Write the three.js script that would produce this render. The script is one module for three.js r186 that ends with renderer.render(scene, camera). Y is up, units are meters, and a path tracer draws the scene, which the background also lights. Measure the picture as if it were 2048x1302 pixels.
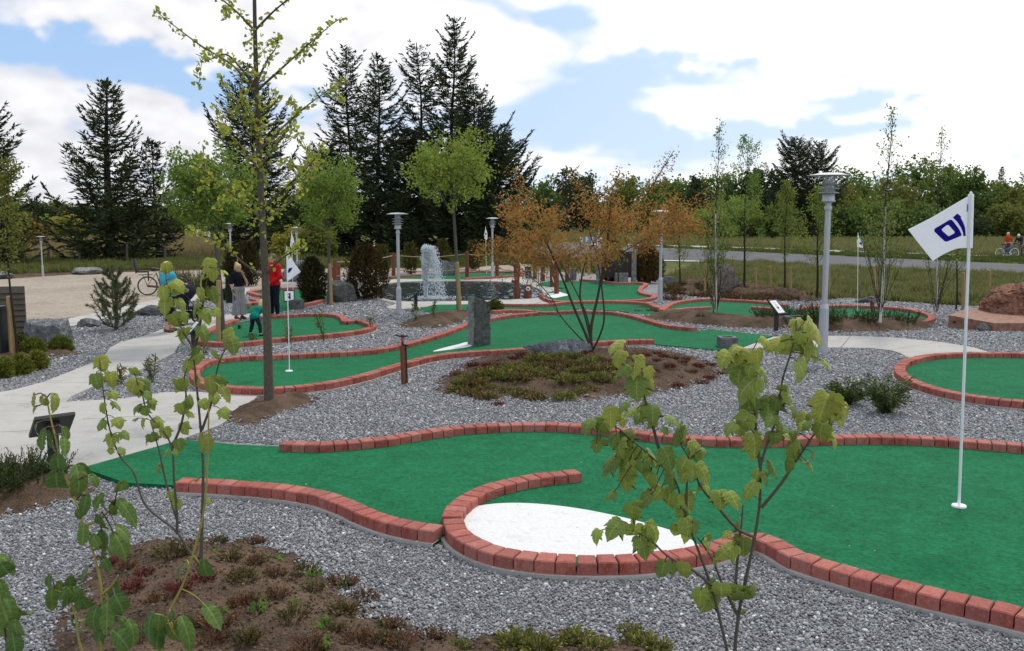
import * as THREE from 'three';
import { createNoise2D, createNoise3D } from 'simplex-noise';
import { toCreasedNormals, mergeGeometries } from 'three/addons/utils/BufferGeometryUtils.js';

// ---------------------------------------------------------------- camera, sky, sun, exposure
const V = (x, y, z) => new THREE.Vector3(x, y, z);
const scene = new THREE.Scene();
const EYE = 2.7, LENS = 1850, WIDE = 2048, HIGH = 1302, PITCH = Math.atan(215 / LENS);
const camera = new THREE.PerspectiveCamera(2 * Math.atan(HIGH / 2 / LENS) * 180 / Math.PI, WIDE / HIGH, 0.1, 1500);
camera.position.set(0, EYE, 0);
camera.rotation.x = -PITCH;
const renderer = new THREE.WebGLRenderer({ antialias: true });
renderer.setSize(1024, 651);
renderer.toneMapping = THREE.LinearToneMapping;
renderer.toneMappingExposure = 1.15;
renderer.shadowMap.enabled = true;

function rng(seed) { let s = seed | 0; return () => { s = (s + 0x6d2b79f5) | 0; let t = Math.imul(s ^ (s >>> 15), 1 | s); t = (t + Math.imul(t ^ (t >>> 7), 61 | t)) ^ t; return ((t ^ (t >>> 14)) >>> 0) / 4294967296; }; }
const n2 = createNoise2D(rng(11)), n3 = createNoise3D(rng(12));
const clamp = (x, a = 0, b = 1) => Math.min(b, Math.max(a, x));
const smooth = (a, b, x) => { const t = clamp((x - a) / (b - a)); return t * t * (3 - 2 * t); };
const mix = (a, b, t) => a + (b - a) * t;
const fbm3 = (x, y, z, o = 4) => { let s = 0, a = 0.5; for (let i = 0; i < o; i++) { s += a * n3(x, y, z); x *= 2.03; y *= 2.03; z *= 2.03; a *= 0.5; } return s; };
const fbm2 = (x, y, o = 4) => { let s = 0, a = 0.5; for (let i = 0; i < o; i++) { s += a * n2(x, y); x = x * 2.03 + 7.1; y = y * 2.03 - 3.7; a *= 0.5; } return s; };

// direction of a photograph pixel -> azimuth / elevation in degrees
const SC = Math.cos(PITCH), SS = Math.sin(PITCH);
function ray(px, py) { const a = (px - 1024) / LENS, b = (651 - py) / LENS; return V(a, -SS + b * SC, -SC - b * SS); }
function azel(px, py) { const d = ray(px, py).normalize(); return [Math.atan2(d.x, -d.z) * 180 / Math.PI, Math.asin(d.y) * 180 / Math.PI]; }

const SUN_AZ = 24, SUN_EL = 56;
const sunDir = V(Math.sin(SUN_AZ * Math.PI / 180) * Math.cos(SUN_EL * Math.PI / 180), Math.sin(SUN_EL * Math.PI / 180), -Math.cos(SUN_AZ * Math.PI / 180) * Math.cos(SUN_EL * Math.PI / 180));
{
  // a sky of broken bright cumulus over blue; cloud banks where the photograph has them, the same kind of cover all round
  const banks = [   // px, py, half width, half height, amount (+ cloud, - clear)
    [260, 32, 230, 36, .8], [650, 70, 300, 120, 1.1], [1000, 115, 110, 62, 1.1], [60, 175, 170, 55, .7], [90, 330, 230, 110, .8], [380, 235, 100, 44, .8], [280, 168, 55, 22, .7],
    [1780, 70, 330, 100, 1.5], [1400, 55, 200, 66, 1.0], [1420, 222, 240, 36, .9], [1930, 215, 190, 70, 1.0], [1800, 310, 300, 44, .8], [1150, 312, 130, 26, .6], [620, 280, 70, 40, .5], [1170, 225, 60, 18, .45], [1330, 160, 30, 24, .4],
    [30, 78, 140, 34, -1.7], [200, 118, 130, 34, -1.5], [340, 160, 150, 36, -1.6], [430, 200, 70, 40, -1.0], [1150, 190, 130, 90, -1.2], [1370, 140, 160, 40, -1.15], [1120, 40, 100, 26, -.9], [1660, 205, 200, 24, -1.2], [1300, 285, 290, 44, -.95], [1120, 260, 60, 40, -.5], [620, 235, 60, 16, -.4], [1700, 258, 280, 18, -.9],
  ].map(([x, y, w, h, s]) => { const [a, e] = azel(x, y), [a1] = azel(x + w, y), [, e1] = azel(x, y - h); return [a, e, Math.max(1, a1 - a), Math.max(0.4, e1 - e), s]; });
  const W = 2560, H = 1280, data = new Float32Array(W * H * 4);
  for (let j = 0; j < H; j++) {
    const el = ((j + 0.5) / H - 0.5) * Math.PI, sy = Math.sin(el), cy = Math.cos(el), elD = el * 180 / Math.PI;
    for (let i = 0; i < W; i++) {
      const o = (j * W + i) * 4;
      if (elD < -3) { data[o] = 0.32; data[o + 1] = 0.32; data[o + 2] = 0.29; data[o + 3] = 1; continue; }
      const th = ((i + 0.5) / W - 0.5) * 2 * Math.PI, dx = Math.cos(th) * cy, dz = Math.sin(th) * cy;
      const az = Math.atan2(dx, -dz) * 180 / Math.PI, e = Math.max(elD, 0);
      const k = 1 / (Math.max(sy, 0) + 0.16), x = dx * k, z = dz * k;
      const warp = fbm2(x * 1.3 + 3, z * 1.3 - 8, 3);
      const body = fbm2(x * 1.1 + warp * 0.5 + 20, z * 1.1 + warp * 0.4 + 5, 5);
      const fine = fbm3(dx * 16, sy * 30, dz * 16, 5);
      let bias = 0.16;
      if (Math.abs(az) < 48 && e < 26) for (const [a, b, w, h, s] of banks) {
        const ux = (az + fine * 2.2 - a) / w, uy = (e + fine * 0.9 - b) / h, d = ux * ux + uy * uy;
        if (d < 6) bias += s * Math.exp(-d * 1.1) * 0.75;
      }
      const fill = body * 0.7 + fine * 0.3 + bias;
      const cover = smooth(-0.34, 0.52, fill), thick = smooth(0.1, 0.75, fill);
      const sun = Math.max(0, dx * sunDir.x + sy * sunDir.y + dz * sunDir.z);
      const glare = 0.22 * Math.pow(sun, 3) + 0.3 * Math.pow(sun, 14);
      const low = Math.exp(-e / 7);                                     // paler air near the horizon
      const br = [mix(0.29, 0.54, low), mix(0.48, 0.69, low), mix(0.78, 0.88, low)];
      const right = smooth(-0.45, 0.4, dx / Math.max(cy, 0.05));        // clouds nearer the sun are brighter
      const c0 = mix(0.76, 0.93, right) + glare * 0.6 + 0.16 * fine + 0.12 * (1 - thick) * right + 0.1 * thick * (1 - Math.abs(right - 0.5));
      const tint = [mix(0.985, 1, right), mix(0.985, 1, right), mix(1.03, 1.0, right)];
      for (let c = 0; c < 3; c++) data[o + c] = Math.max(0.02, mix(mix(br[c], [0.74, 0.85, 0.95][c], 0.6 * right) * (1 + glare * 0.4), c0 * tint[c], cover));
      data[o + 3] = 1;
    }
  }
  const sky = new THREE.DataTexture(data, W, H, THREE.RGBAFormat, THREE.FloatType);
  sky.mapping = THREE.EquirectangularReflectionMapping; sky.magFilter = THREE.LinearFilter; sky.minFilter = THREE.LinearFilter; sky.needsUpdate = true;
  scene.background = sky; scene.environment = sky;
}
const sun = new THREE.DirectionalLight(new THREE.Color(1, 0.94, 0.84), 1.8);
sun.position.copy(sunDir).multiplyScalar(80); sun.castShadow = true; sun.shadow.radius = 15;
sun.shadow.mapSize.set(4096, 4096); Object.assign(sun.shadow.camera, { left: -60, right: 60, top: 60, bottom: -60, near: 1, far: 260 });
scene.add(sun, sun.target);

// ---------------------------------------------------------------- helpers
const used = new Map();
function numbered(name) { const k = used.get(name) || 0; used.set(name, k + 1); return k ? name + '_' + String(k).padStart(3, '0') : name; }
const col = (r, g, b) => new THREE.Color().setRGB(r, g, b);
function tag(o, label, category, group) { o.userData.label = label; o.userData.category = category; if (group) o.userData.group = group; return o; }
function thing(name, label, category, pos, group) { const g = new THREE.Group(); g.name = numbered(name); if (pos) g.position.copy(pos); scene.add(g); return tag(g, label, category, group); }
function mesh(name, geo, mat, parent) { const m = new THREE.Mesh(geo, mat); m.name = parent ? name : numbered(name); m.castShadow = m.receiveShadow = true; (parent || scene).add(m); return m; }
function struct(name, geo, mat) { const m = mesh(name, geo, mat); m.userData.kind = 'structure'; return m; }
function copyOf(o, pos, label, turn = 0, scale = 1) {
  const c = o.clone(); c.name = numbered(o.name.replace(/_\d+$/, '')); c.userData = { ...o.userData }; if (label) c.userData.label = label;
  c.position.copy(pos); c.rotation.y = turn; c.scale.setScalar(scale); scene.add(c); return c;
}
// the point at height h seen at a photograph pixel, or the point at a horizontal distance
function P(px, py, h = 0) { const r = ray(px, py), t = (h - EYE) / r.y; return V(r.x * t, h, r.z * t); }
function At(px, py, dist) { const r = ray(px, py), t = dist / -r.z; return V(r.x * t, EYE + r.y * t, -dist); }
const distOf = (py, h = 0) => -P(1024, py, h).z;

class MB {       // collects tubes, leaves, boxes and free triangles
  constructor() { this.p = []; this.u = []; this.c = []; this.i = []; this.n = 0; this.color = [1, 1, 1]; }
  v(x, y, z, u = 0, w = 0) { this.p.push(x, y, z); this.u.push(u, w); this.c.push(this.color[0], this.color[1], this.color[2]); return this.n++; }
  tri(a, b, c) { this.i.push(a, b, c); }
  quad(a, b, c, d) { this.i.push(a, b, c, a, c, d); }
  face(...q) { const k = q.map(([x, y, z]) => this.v(x, y, z, x + z * 0.3, y + z)); if (k.length === 3) this.tri(...k); else this.quad(...k); }
  tube(path, rad, sides = 6, cap = true) {
    const m = path.length, T = V(), N = V(), B = V(); let ref = V(0, 0, 1), len = 0; const r = (k) => (typeof rad === 'function' ? rad(k / (m - 1)) : Array.isArray(rad) ? rad[k] : rad);
    let prev = null;
    for (let k = 0; k < m; k++) {
      T.subVectors(path[Math.min(k + 1, m - 1)], path[Math.max(k - 1, 0)]).normalize();
      if (k === 0) { if (Math.abs(T.z) > 0.9) ref.set(1, 0, 0); } else len += path[k].distanceTo(path[k - 1]);
      B.crossVectors(T, ref).normalize(); N.crossVectors(B, T).normalize(); ref.copy(N);
      const ring = [];
      for (let s = 0; s <= sides; s++) { const a = s / sides * 2 * Math.PI, c = Math.cos(a) * r(k), d = Math.sin(a) * r(k); ring.push(this.v(path[k].x + N.x * c + B.x * d, path[k].y + N.y * c + B.y * d, path[k].z + N.z * c + B.z * d, s / sides * 6.28 * r(0), len)); }
      if (prev) for (let s = 0; s < sides; s++) this.quad(prev[s], prev[s + 1], ring[s + 1], ring[s]);
      if (cap && (k === 0 || k === m - 1)) { const o = this.v(path[k].x, path[k].y, path[k].z, 0, len); const cp = ring.slice(0, sides).map((id) => this.v(this.p[id * 3], this.p[id * 3 + 1], this.p[id * 3 + 2], 0, 0)); for (let s = 0; s < sides; s++) k ? this.tri(o, cp[s], cp[(s + 1) % sides]) : this.tri(o, cp[(s + 1) % sides], cp[s]); }
      prev = ring;
    }
  }
  leaf(o, d, side, len, wid, fold = 0.15) {       // four-cornered leaf folded along its midrib
    const nx = d.y * side.z - d.z * side.y, ny = d.z * side.x - d.x * side.z, nz = d.x * side.y - d.y * side.x, f = fold * wid, m = 0.45 * len;
    const a = this.v(o.x, o.y, o.z, 0.5, 0), t = this.v(o.x + d.x * len, o.y + d.y * len, o.z + d.z * len, 0.5, 1);
    const l = this.v(o.x + d.x * m + side.x * wid + nx * f, o.y + d.y * m + side.y * wid + ny * f, o.z + d.z * m + side.z * wid + nz * f, 0, 0.5);
    const r = this.v(o.x + d.x * m - side.x * wid + nx * f, o.y + d.y * m - side.y * wid + ny * f, o.z + d.z * m - side.z * wid + nz * f, 1, 0.5);
    this.tri(a, l, t); this.tri(a, t, r);
  }
  box(x0, y0, z0, x1, y1, z1) {
    const f = (...q) => this.face(...q);
    f([x0, y0, z1], [x1, y0, z1], [x1, y1, z1], [x0, y1, z1]); f([x1, y0, z0], [x0, y0, z0], [x0, y1, z0], [x1, y1, z0]); f([x0, y0, z0], [x0, y0, z1], [x0, y1, z1], [x0, y1, z0]);
    f([x1, y0, z1], [x1, y0, z0], [x1, y1, z0], [x1, y1, z1]); f([x0, y1, z1], [x1, y1, z1], [x1, y1, z0], [x0, y1, z0]); f([x0, y0, z0], [x1, y0, z0], [x1, y0, z1], [x0, y0, z1]);
  }
  geo(flat) {
    const g = new THREE.BufferGeometry(); g.setAttribute('position', new THREE.Float32BufferAttribute(this.p, 3)); g.setAttribute('uv', new THREE.Float32BufferAttribute(this.u, 2)); g.setAttribute('color', new THREE.Float32BufferAttribute(this.c, 3));
    g.setIndex(this.i); if (flat) { const q = g.toNonIndexed(); q.computeVertexNormals(); return q; } g.computeVertexNormals(); return g;
  }
  build(name, mat, parent, flat) { return mesh(name, this.geo(flat), mat, parent); }
}
function spline(pts, step = 0.1, closed = false) { const c = new THREE.CatmullRomCurve3(pts, closed, 'centripetal'), L = c.getLength(), n = Math.max(2, Math.round(L / step)); c.arcLengthDivisions = Math.max(200, n * 2); return c.getSpacedPoints(n); }
const inside = (poly, x, z) => { let r = false; for (let i = 0, j = poly.length - 1; i < poly.length; j = i++) { const a = poly[i], b = poly[j]; if ((a.z > z) !== (b.z > z) && x < (b.x - a.x) * (z - a.z) / (b.z - a.z) + a.x) r = !r; } return r; };
function edgeDist(poly, x, z, open) { let m = 1e9; for (let i = open ? 1 : 0, j = open ? 0 : poly.length - 1; i < poly.length; j = i++) { const a = poly[j], b = poly[i], ex = b.x - a.x, ez = b.z - a.z, t = clamp(((x - a.x) * ex + (z - a.z) * ez) / (ex * ex + ez * ez + 1e-9)), dx = x - a.x - ex * t, dz = z - a.z - ez * t; m = Math.min(m, dx * dx + dz * dz); } return Math.sqrt(m); }
// a slab with the given ground outline: top at y1, sides down to y0; uv in metres
function slab(poly, y0, y1, holes = []) {
  const pts = poly.map((q) => new THREE.Vector2(q.x, -q.z)), hs = holes.map((h) => h.map((q) => new THREE.Vector2(q.x, -q.z)));
  if (THREE.ShapeUtils.area(pts) < 0) pts.reverse();
  hs.forEach((h) => { if (THREE.ShapeUtils.area(h) > 0) h.reverse(); });
  const m = new MB(), all = [...pts, ...hs.flat()];
  const top = all.map((q) => m.v(q.x, y1, -q.y, q.x, q.y));
  for (const [a, b, c] of THREE.ShapeUtils.triangulateShape(pts, hs)) m.tri(top[a], top[b], top[c]);
  if (y0 < y1) for (const ring of [pts, ...hs]) { let L = 0; for (let i = 0; i < ring.length; i++) { const a = ring[i], b = ring[(i + 1) % ring.length], d = a.distanceTo(b); const k = [m.v(a.x, y0, -a.y, L, y0), m.v(b.x, y0, -b.y, L + d, y0), m.v(b.x, y1, -b.y, L + d, y1), m.v(a.x, y1, -a.y, L, y1)]; m.quad(...k); L += d; } }
  return m.geo();
}
// ---------------------------------------------------------------- textures (tileable lattice noise)
function lattice(per, seed) { const r = rng(seed), g = new Float32Array(per * per); for (let i = 0; i < g.length; i++) g[i] = r(); return (x, y) => { const xi = Math.floor(x), yi = Math.floor(y), fx = x - xi, fy = y - yi, u = fx * fx * (3 - 2 * fx), v = fy * fy * (3 - 2 * fy), a = ((xi % per) + per) % per, b = ((yi % per) + per) % per, c = (a + 1) % per, d = (b + 1) % per; return mix(mix(g[b * per + a], g[b * per + c], u), mix(g[d * per + a], g[d * per + c], u), v); }; }
function tileFbm(per, oct, seed) { const L = []; for (let i = 0; i < oct; i++) L.push(lattice(per << i, seed + i)); return (u, v) => { let s = 0, a = 0.5, t = 0; for (let i = 0; i < oct; i++) { s += a * L[i](u * (per << i), v * (per << i)); t += a; a *= 0.55; } return s / t; }; }
function worley(per, seed) { const r = rng(seed), X = [], Y = [], Z = []; for (let i = 0; i < per * per; i++) { X.push(r()); Y.push(r()); Z.push(r()); } return (u, v) => { const x = u * per, y = v * per, xi = Math.floor(x), yi = Math.floor(y); let d1 = 9, d2 = 9, id = 0; for (let j = -1; j < 2; j++) for (let i = -1; i < 2; i++) { const a = ((xi + i) % per + per) % per, b = ((yi + j) % per + per) % per, k = b * per + a, dx = xi + i + X[k] - x, dy = yi + j + Y[k] - y, d = dx * dx + dy * dy; if (d < d1) { d2 = d1; d1 = d; id = Z[k]; } else if (d < d2) d2 = d; } return [Math.sqrt(d1), Math.sqrt(d2), id]; }; }
function texture(size, fn, color = true, metres = 1) {
  const d = new Uint8Array(size * size * 4);
  for (let j = 0; j < size; j++) for (let i = 0; i < size; i++) { const c = fn(i / size, j / size), o = (j * size + i) * 4; for (let k = 0; k < 3; k++) { const x = Array.isArray(c) ? c[k] : c; d[o + k] = 255 * clamp(color ? (x <= 0.0031308 ? 12.92 * x : 1.055 * Math.pow(x, 1 / 2.4) - 0.055) : x); } d[o + 3] = 255; }
  const t = new THREE.DataTexture(d, size, size); t.wrapS = t.wrapT = THREE.RepeatWrapping; t.magFilter = THREE.LinearFilter; t.minFilter = THREE.LinearMipmapLinearFilter; t.generateMipmaps = true; if (color) t.colorSpace = THREE.SRGBColorSpace; t.repeat.set(1 / metres, 1 / metres); t.needsUpdate = true; return t;
}
const std = (o) => (o.roughness >= 0.9 ? new THREE.MeshPhysicalMaterial({ specularIntensity: 0.25, ...o }) : new THREE.MeshStandardMaterial({ roughness: 0.85, ...o }));
const M = {};
{
  const a = tileFbm(4, 6, 1), b = tileFbm(16, 5, 9), c = tileFbm(64, 3, 21), hi = tileFbm(128, 3, 33), w = worley(120, 5), w2 = worley(46, 8);
  const fuzz = rng(808), shade = (rgb, k) => rgb.map((x) => x * k);
  const turfC = texture(1024, (u, v) => { const f = fuzz(), k = 0.30 + 0.62 * hi(u, v) + 0.62 * f + 0.4 * (c(u, v) - 0.5) + 0.36 * (b(u, v) - 0.5) + 0.28 * (a(u, v) - 0.5); return [0.010 * k + 0.022 * (f > 0.93), 0.138 * k, 0.055 * k]; }, true, 3);
  const turfB = texture(1024, (u, v) => 0.6 * hi(u, v) + 0.4 * c(u, v), false, 3);
  M.turf = std({ map: turfC, bumpMap: turfB, bumpScale: 0.012, roughness: 0.95 });
  M.sand = std({ map: texture(512, (u, v) => { const k = 0.60 + 0.16 * hi(u, v) - 0.12 * smooth(0.62, 0.8, b(u, v)) * c(u, v); return [k, k * 0.99, k * 0.97]; }, true, 2), bumpMap: turfB, bumpScale: 0.008, roughness: 0.95 });
  const stones = (tint) => texture(1024, (u, v) => { const [, , id] = w(u, v), k = 0.12 + 0.3 * id * id + 0.08 * hi(u, v) + 0.05 * (a(u, v) - 0.5); return shade(tint, k); }, true, 2.6);
  const stoneH = texture(1024, (u, v) => { const [d1, d2, id] = w(u, v); return (0.3 + 0.7 * id) * smooth(0, 0.35, d2 - d1); }, false, 2.6);
  M.gravel = std({ map: stones([1.0, 1.0, 1.02]), bumpMap: stoneH, bumpScale: 0.014 });
  M.soil = std({ map: texture(1024, (u, v) => { const k = 0.22 + 1.2 * a(u, v) + 0.55 * (hi(u, v) - 0.5) + 0.5 * (b(u, v) - 0.5), [d1, , id] = w(u, v), peb = d1 < 0.2 && id > 0.9 ? 1.9 : d1 < 0.3 && id < 0.12 ? 0.5 : 1; return [0.118 * k * peb, 0.079 * k * peb, 0.053 * k * peb]; }, true, 1.7), bumpMap: texture(512, (u, v) => 0.5 * b(u, v) + 0.5 * hi(u, v), false, 1.7), bumpScale: 0.03, roughness: 1 });
  M.concrete = std({ map: texture(1024, (u, v) => { const k = 0.40 + 0.10 * (a(u, v) - 0.5) + 0.05 * (lat(u, v) - 0.5) + 0.035 * (hi(u, v) - 0.5) - 0.05 * smooth(0.6, 0.75, b(u, v)); return [k * 1.06, k * 1.01, k * 0.93]; function lat(x, y) { return c(x * 0.25, y); } }, true, 3.5), bumpMap: texture(512, (u, v) => c(u, v), false, 1), bumpScale: 0.003, roughness: 0.9 });
  M.asphalt = std({ map: texture(512, (u, v) => { const k = 0.115 + 0.06 * (hi(u, v) - 0.5) + 0.05 * (a(u, v) - 0.5); return [k, k, k * 1.04]; }, true, 6), roughness: 0.95 });
  M.beige = std({ map: texture(1024, (u, v) => { const k = 0.31 + 0.16 * (hi(u, v) - 0.5) + 0.14 * (a(u, v) - 0.5) + 0.12 * (c(u, v) - 0.5); return [k * 1.1, k * 0.93, k * 0.74]; }, true, 9), bumpMap: turfB, bumpScale: 0.02, roughness: 1 });
  M.grass = std({ map: texture(1024, (u, v) => { const t = smooth(0.35, 0.7, 0.6 * a(u, v) + 0.4 * b(u, v)), k = 0.6 + 0.8 * hi(u, v); return [mix(0.075, 0.15, t) * k, mix(0.105, 0.14, t) * k, mix(0.025, 0.05, t) * k]; }, true, 14), bumpMap: turfB, bumpScale: 0.05, roughness: 1 });
  M.straw = std({ map: texture(1024, (u, v) => { const t = smooth(0.3, 0.7, b(u, v)), k = 0.6 + 0.8 * hi(u, v); return [mix(0.13, 0.27, t) * k, mix(0.13, 0.21, t) * k, mix(0.045, 0.09, t) * k]; }, true, 14), bumpMap: turfB, bumpScale: 0.05, roughness: 1 });
  const brickC = (r, g, b2, s) => std({ map: texture(256, (u, v) => { const k = 0.75 + 0.5 * (hi(u + s, v) - 0.1) * 0.7 + 0.4 * (b(u, v + s) - 0.5), l = 0.09 * smooth(0.6, 0.85, c(v, u)) - 0.03 * smooth(0.6, 0.7, a(u + s, v)); return [r * k + l, g * k + l, b2 * k + l]; }, true, 0.6), bumpMap: turfB, bumpScale: 0.006, roughness: 0.9 });
  M.brick = [brickC(0.40, 0.132, 0.105, 0), brickC(0.43, 0.15, 0.118, 0.3), brickC(0.36, 0.112, 0.088, 0.6), brickC(0.41, 0.158, 0.127, 0.8), brickC(0.38, 0.12, 0.096, 0.2), brickC(0.34, 0.115, 0.093, 0.45)];
  M.rockB = texture(512, (u, v) => 0.6 * b(u, v) + 0.4 * hi(u, v), false, 0.8);
  const rock = (t, vein) => std({ map: texture(512, (u, v) => { const k = 0.45 + 0.95 * (b(u, v) - 0.2) + 0.6 * (hi(u, v) - 0.5), q = vein * smooth(0.03, 0, Math.abs(a(u, v) - 0.5)) * 0.25; return t.map((x) => x * k + q); }, true, 1.1), bumpMap: M.rockB, bumpScale: 0.03, roughness: 0.95 });
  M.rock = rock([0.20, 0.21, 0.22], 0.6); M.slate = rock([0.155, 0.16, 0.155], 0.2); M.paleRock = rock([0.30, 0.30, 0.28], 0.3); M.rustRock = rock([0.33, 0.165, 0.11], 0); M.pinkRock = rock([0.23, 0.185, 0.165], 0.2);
  const bark = (r, g, bb) => std({ map: texture(256, (u, v) => { const k = 0.55 + 0.9 * (c(u, v * 0.25) - 0.1) * 0.8; return [r * k, g * k, bb * k]; }, true, 0.5), bumpMap: texture(256, (u, v) => c(u, v * 0.25), false, 0.5), bumpScale: 0.012, roughness: 1 });
  M.bark = bark(0.135, 0.115, 0.09); M.darkBark = bark(0.05, 0.042, 0.034); M.grayBark = bark(0.13, 0.125, 0.11); M.redBark = bark(0.10, 0.075, 0.06);
  M.birch = std({ map: texture(256, (u, v) => { const k = c(u * 0.25, v) > 0.66 ? 0.1 : 0.55 + 0.15 * hi(u, v); return [k, k * 0.95, k * 0.88]; }, true, 0.4), roughness: 0.8 });
  const wood = (r, g, bb) => std({ map: texture(256, (u, v) => { const k = 0.6 + 0.7 * c(u, v * 0.12) + 0.2 * (b(u, v) - 0.5); return [r * k, g * k, bb * k]; }, true, 0.4), roughness: 0.85 });
  M.stake = wood(0.36, 0.24, 0.11); M.redPost = wood(0.17, 0.055, 0.028); M.grayWood = wood(0.10, 0.08, 0.062);
  M.galv = std({ map: texture(256, (u, v) => { const k = 0.44 + 0.16 * (b(u, v) - 0.5) + 0.04 * hi(u, v); return [k * 0.97, k * 1.01, k * 1.06]; }, true, 0.7), metalness: 0.35, roughness: 0.5 });
}
const plain = (r, g, b, rough = 0.7, o = {}) => std({ color: col(r, g, b), roughness: rough, ...o });
M.black = plain(0.012, 0.012, 0.013, 0.5); M.white = plain(0.78, 0.79, 0.8, 0.6); M.rope = plain(0.34, 0.25, 0.15, 0.95);
const leafMat = (o) => std({ vertexColors: true, roughness: 0.75, ...o });
M.leaf = new THREE.MeshPhysicalMaterial({ vertexColors: true, roughness: 0.95, transmission: 0.4, thickness: 0, ior: 1.3, specularIntensity: 0.25 }); M.needle = leafMat({ roughness: 0.9 });
// ---------------------------------------------------------------- ground, car park, road
const px = (list, h = 0) => list.map(([x, y, hh]) => P(x, y, hh ?? h));
{
  const g = new THREE.PlaneGeometry(1600, 1600, 1, 1); g.rotateX(-Math.PI / 2); const uv = g.attributes.uv; for (let i = 0; i < uv.count; i++) uv.setXY(i, uv.getX(i) * 1600, uv.getY(i) * 1600);
  g.translate(0, -0.03, -300); struct('ground', g, M.grass);
}
const gravelOutline = px([[-500, 668], [-150, 652], [60, 648], [175, 632], [330, 602], [430, 590], [640, 556], [760, 546], [900, 540], [1060, 540], [1180, 548], [1320, 560], [1345, 584], [1480, 592], [1640, 602], [1700, 598], [1900, 612], [2100, 612], [2500, 640]]).concat([V(16, 0, 1), V(-14, 0, 1)]);

const carPark = px([[-700, 575], [-200, 562], [0, 559], [190, 546], [430, 540], [760, 536], [1060, 528], [1060, 541], [900, 541], [760, 547], [640, 557], [430, 591], [330, 603], [175, 633], [60, 649], [-150, 653], [-700, 690]]);
struct('gravel_car_park', slab(carPark, -0.02, 0.004), M.beige);
struct('field', slab([At(-900, 500, 50), At(-60, 500, 52), At(250, 500, 58), At(440, 500, 66), At(560, 470, 110), At(430, 470, 150), At(-900, 470, 150)].map((p) => p.setY(0)), -0.02, 0.004), M.straw);
// the road, its kerb lines, the far cycle path
struct('road', slab(px([[930, 487], [1120, 486], [1330, 496], [1560, 507], [2048, 529], [2700, 558], [2700, 592], [2048, 554], [1700, 536], [1420, 524], [1180, 520], [1060, 512], [930, 497]]), -0.02, 0.012), M.asphalt);
struct('side_road', slab(px([[300, 462.5], [420, 464], [640, 476], [720, 484], [930, 488], [930, 497], [700, 491], [600, 484], [400, 469], [300, 467]]), -0.02, 0.008), M.beige);
const markPaint = std({ color: col(0.7, 0.7, 0.68), map: null, roughness: 0.8 });
struct('road_edge_line', slab(px([[1180, 517.5], [1420, 522], [1700, 533.4], [2048, 551], [2700, 588], [2700, 590.5], [2048, 552.6], [1700, 534.7], [1420, 523], [1180, 518.3]], 0.016), 0.012, 0.016), markPaint);
struct('cycle_path', slab(px([[1180, 487], [1400, 492], [1700, 502], [2048, 514], [2700, 541], [2700, 549], [2048, 518], [1700, 505], [1400, 494.3], [1180, 489]]), -0.02, 0.012), M.concrete);
struct('dirt_strip', slab(px([[-300, 528], [60, 528], [250, 528], [430, 528], [640, 530], [640, 538], [430, 540.5], [190, 546.5], [0, 559.5], [-300, 568]]), -0.02, 0.0), M.soil);

// ---------------------------------------------------------------- concrete paths
const blocked = [];           // outlines that no gravel stone lies on
function slabs(name, list, h = 0.03) {
  const g = new THREE.Group(); g.name = name; g.userData.kind = 'structure'; scene.add(g);
  for (const poly of list) { const w = px(poly, h), c = w.reduce((a, q) => a.add(q), V(0, 0, 0)).multiplyScalar(1 / w.length); blocked.push(w); mesh('slab', slab(w.map((q) => { const d = q.clone().sub(c), l = d.length(); return c.clone().addScaledVector(d, (l - 0.012) / l); }), -0.05, h), M.concrete, g); }
}
slabs('concrete_path', [
  [[-400, 940], [0, 936], [165, 935], [300, 897], [365, 878], [440, 850], [478, 826], [330, 830], [165, 838], [120, 858], [-400, 884]],
  [[-400, 884], [120, 858], [165, 838], [330, 830], [478, 826], [522, 787], [470, 790], [395, 783], [330, 784], [250, 796], [133, 803], [-400, 826]],
  [[-400, 826], [133, 803], [145, 792], [205, 765], [85, 764], [28, 779], [-100, 800]],
  [[85, 764], [177, 728], [290, 735], [249, 752], [205, 765]],
  [[177, 728], [204, 718], [213, 703], [221, 694], [356, 692], [351, 705], [290, 735]],
  [[221, 694], [238, 685], [293, 670], [364, 668], [368, 680], [356, 692]],
  [[293, 670], [330, 656], [345, 645], [400, 636], [490, 625], [575, 622], [470, 639], [418, 662], [364, 668]],
]);
slabs('side_path', [[[-100, 672], [60, 653], [175, 629], [315, 598], [322, 612], [180, 646], [60, 668]], [[315, 598], [440, 584], [500, 576], [500, 588], [440, 597], [322, 612]]], 0.02);
slabs('paved_walk', [[[1477, 697], [1545, 673.5], [1620, 671], [1701, 672], [1682, 695], [1590, 695]], [[1701, 672], [1780, 674], [1882, 683.5], [1780, 700], [1740, 696], [1682, 695]], [[1882, 683.5], [1950, 695], [1992, 708], [1900, 707], [1822, 718], [1800, 706], [1780, 700]]]);

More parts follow.
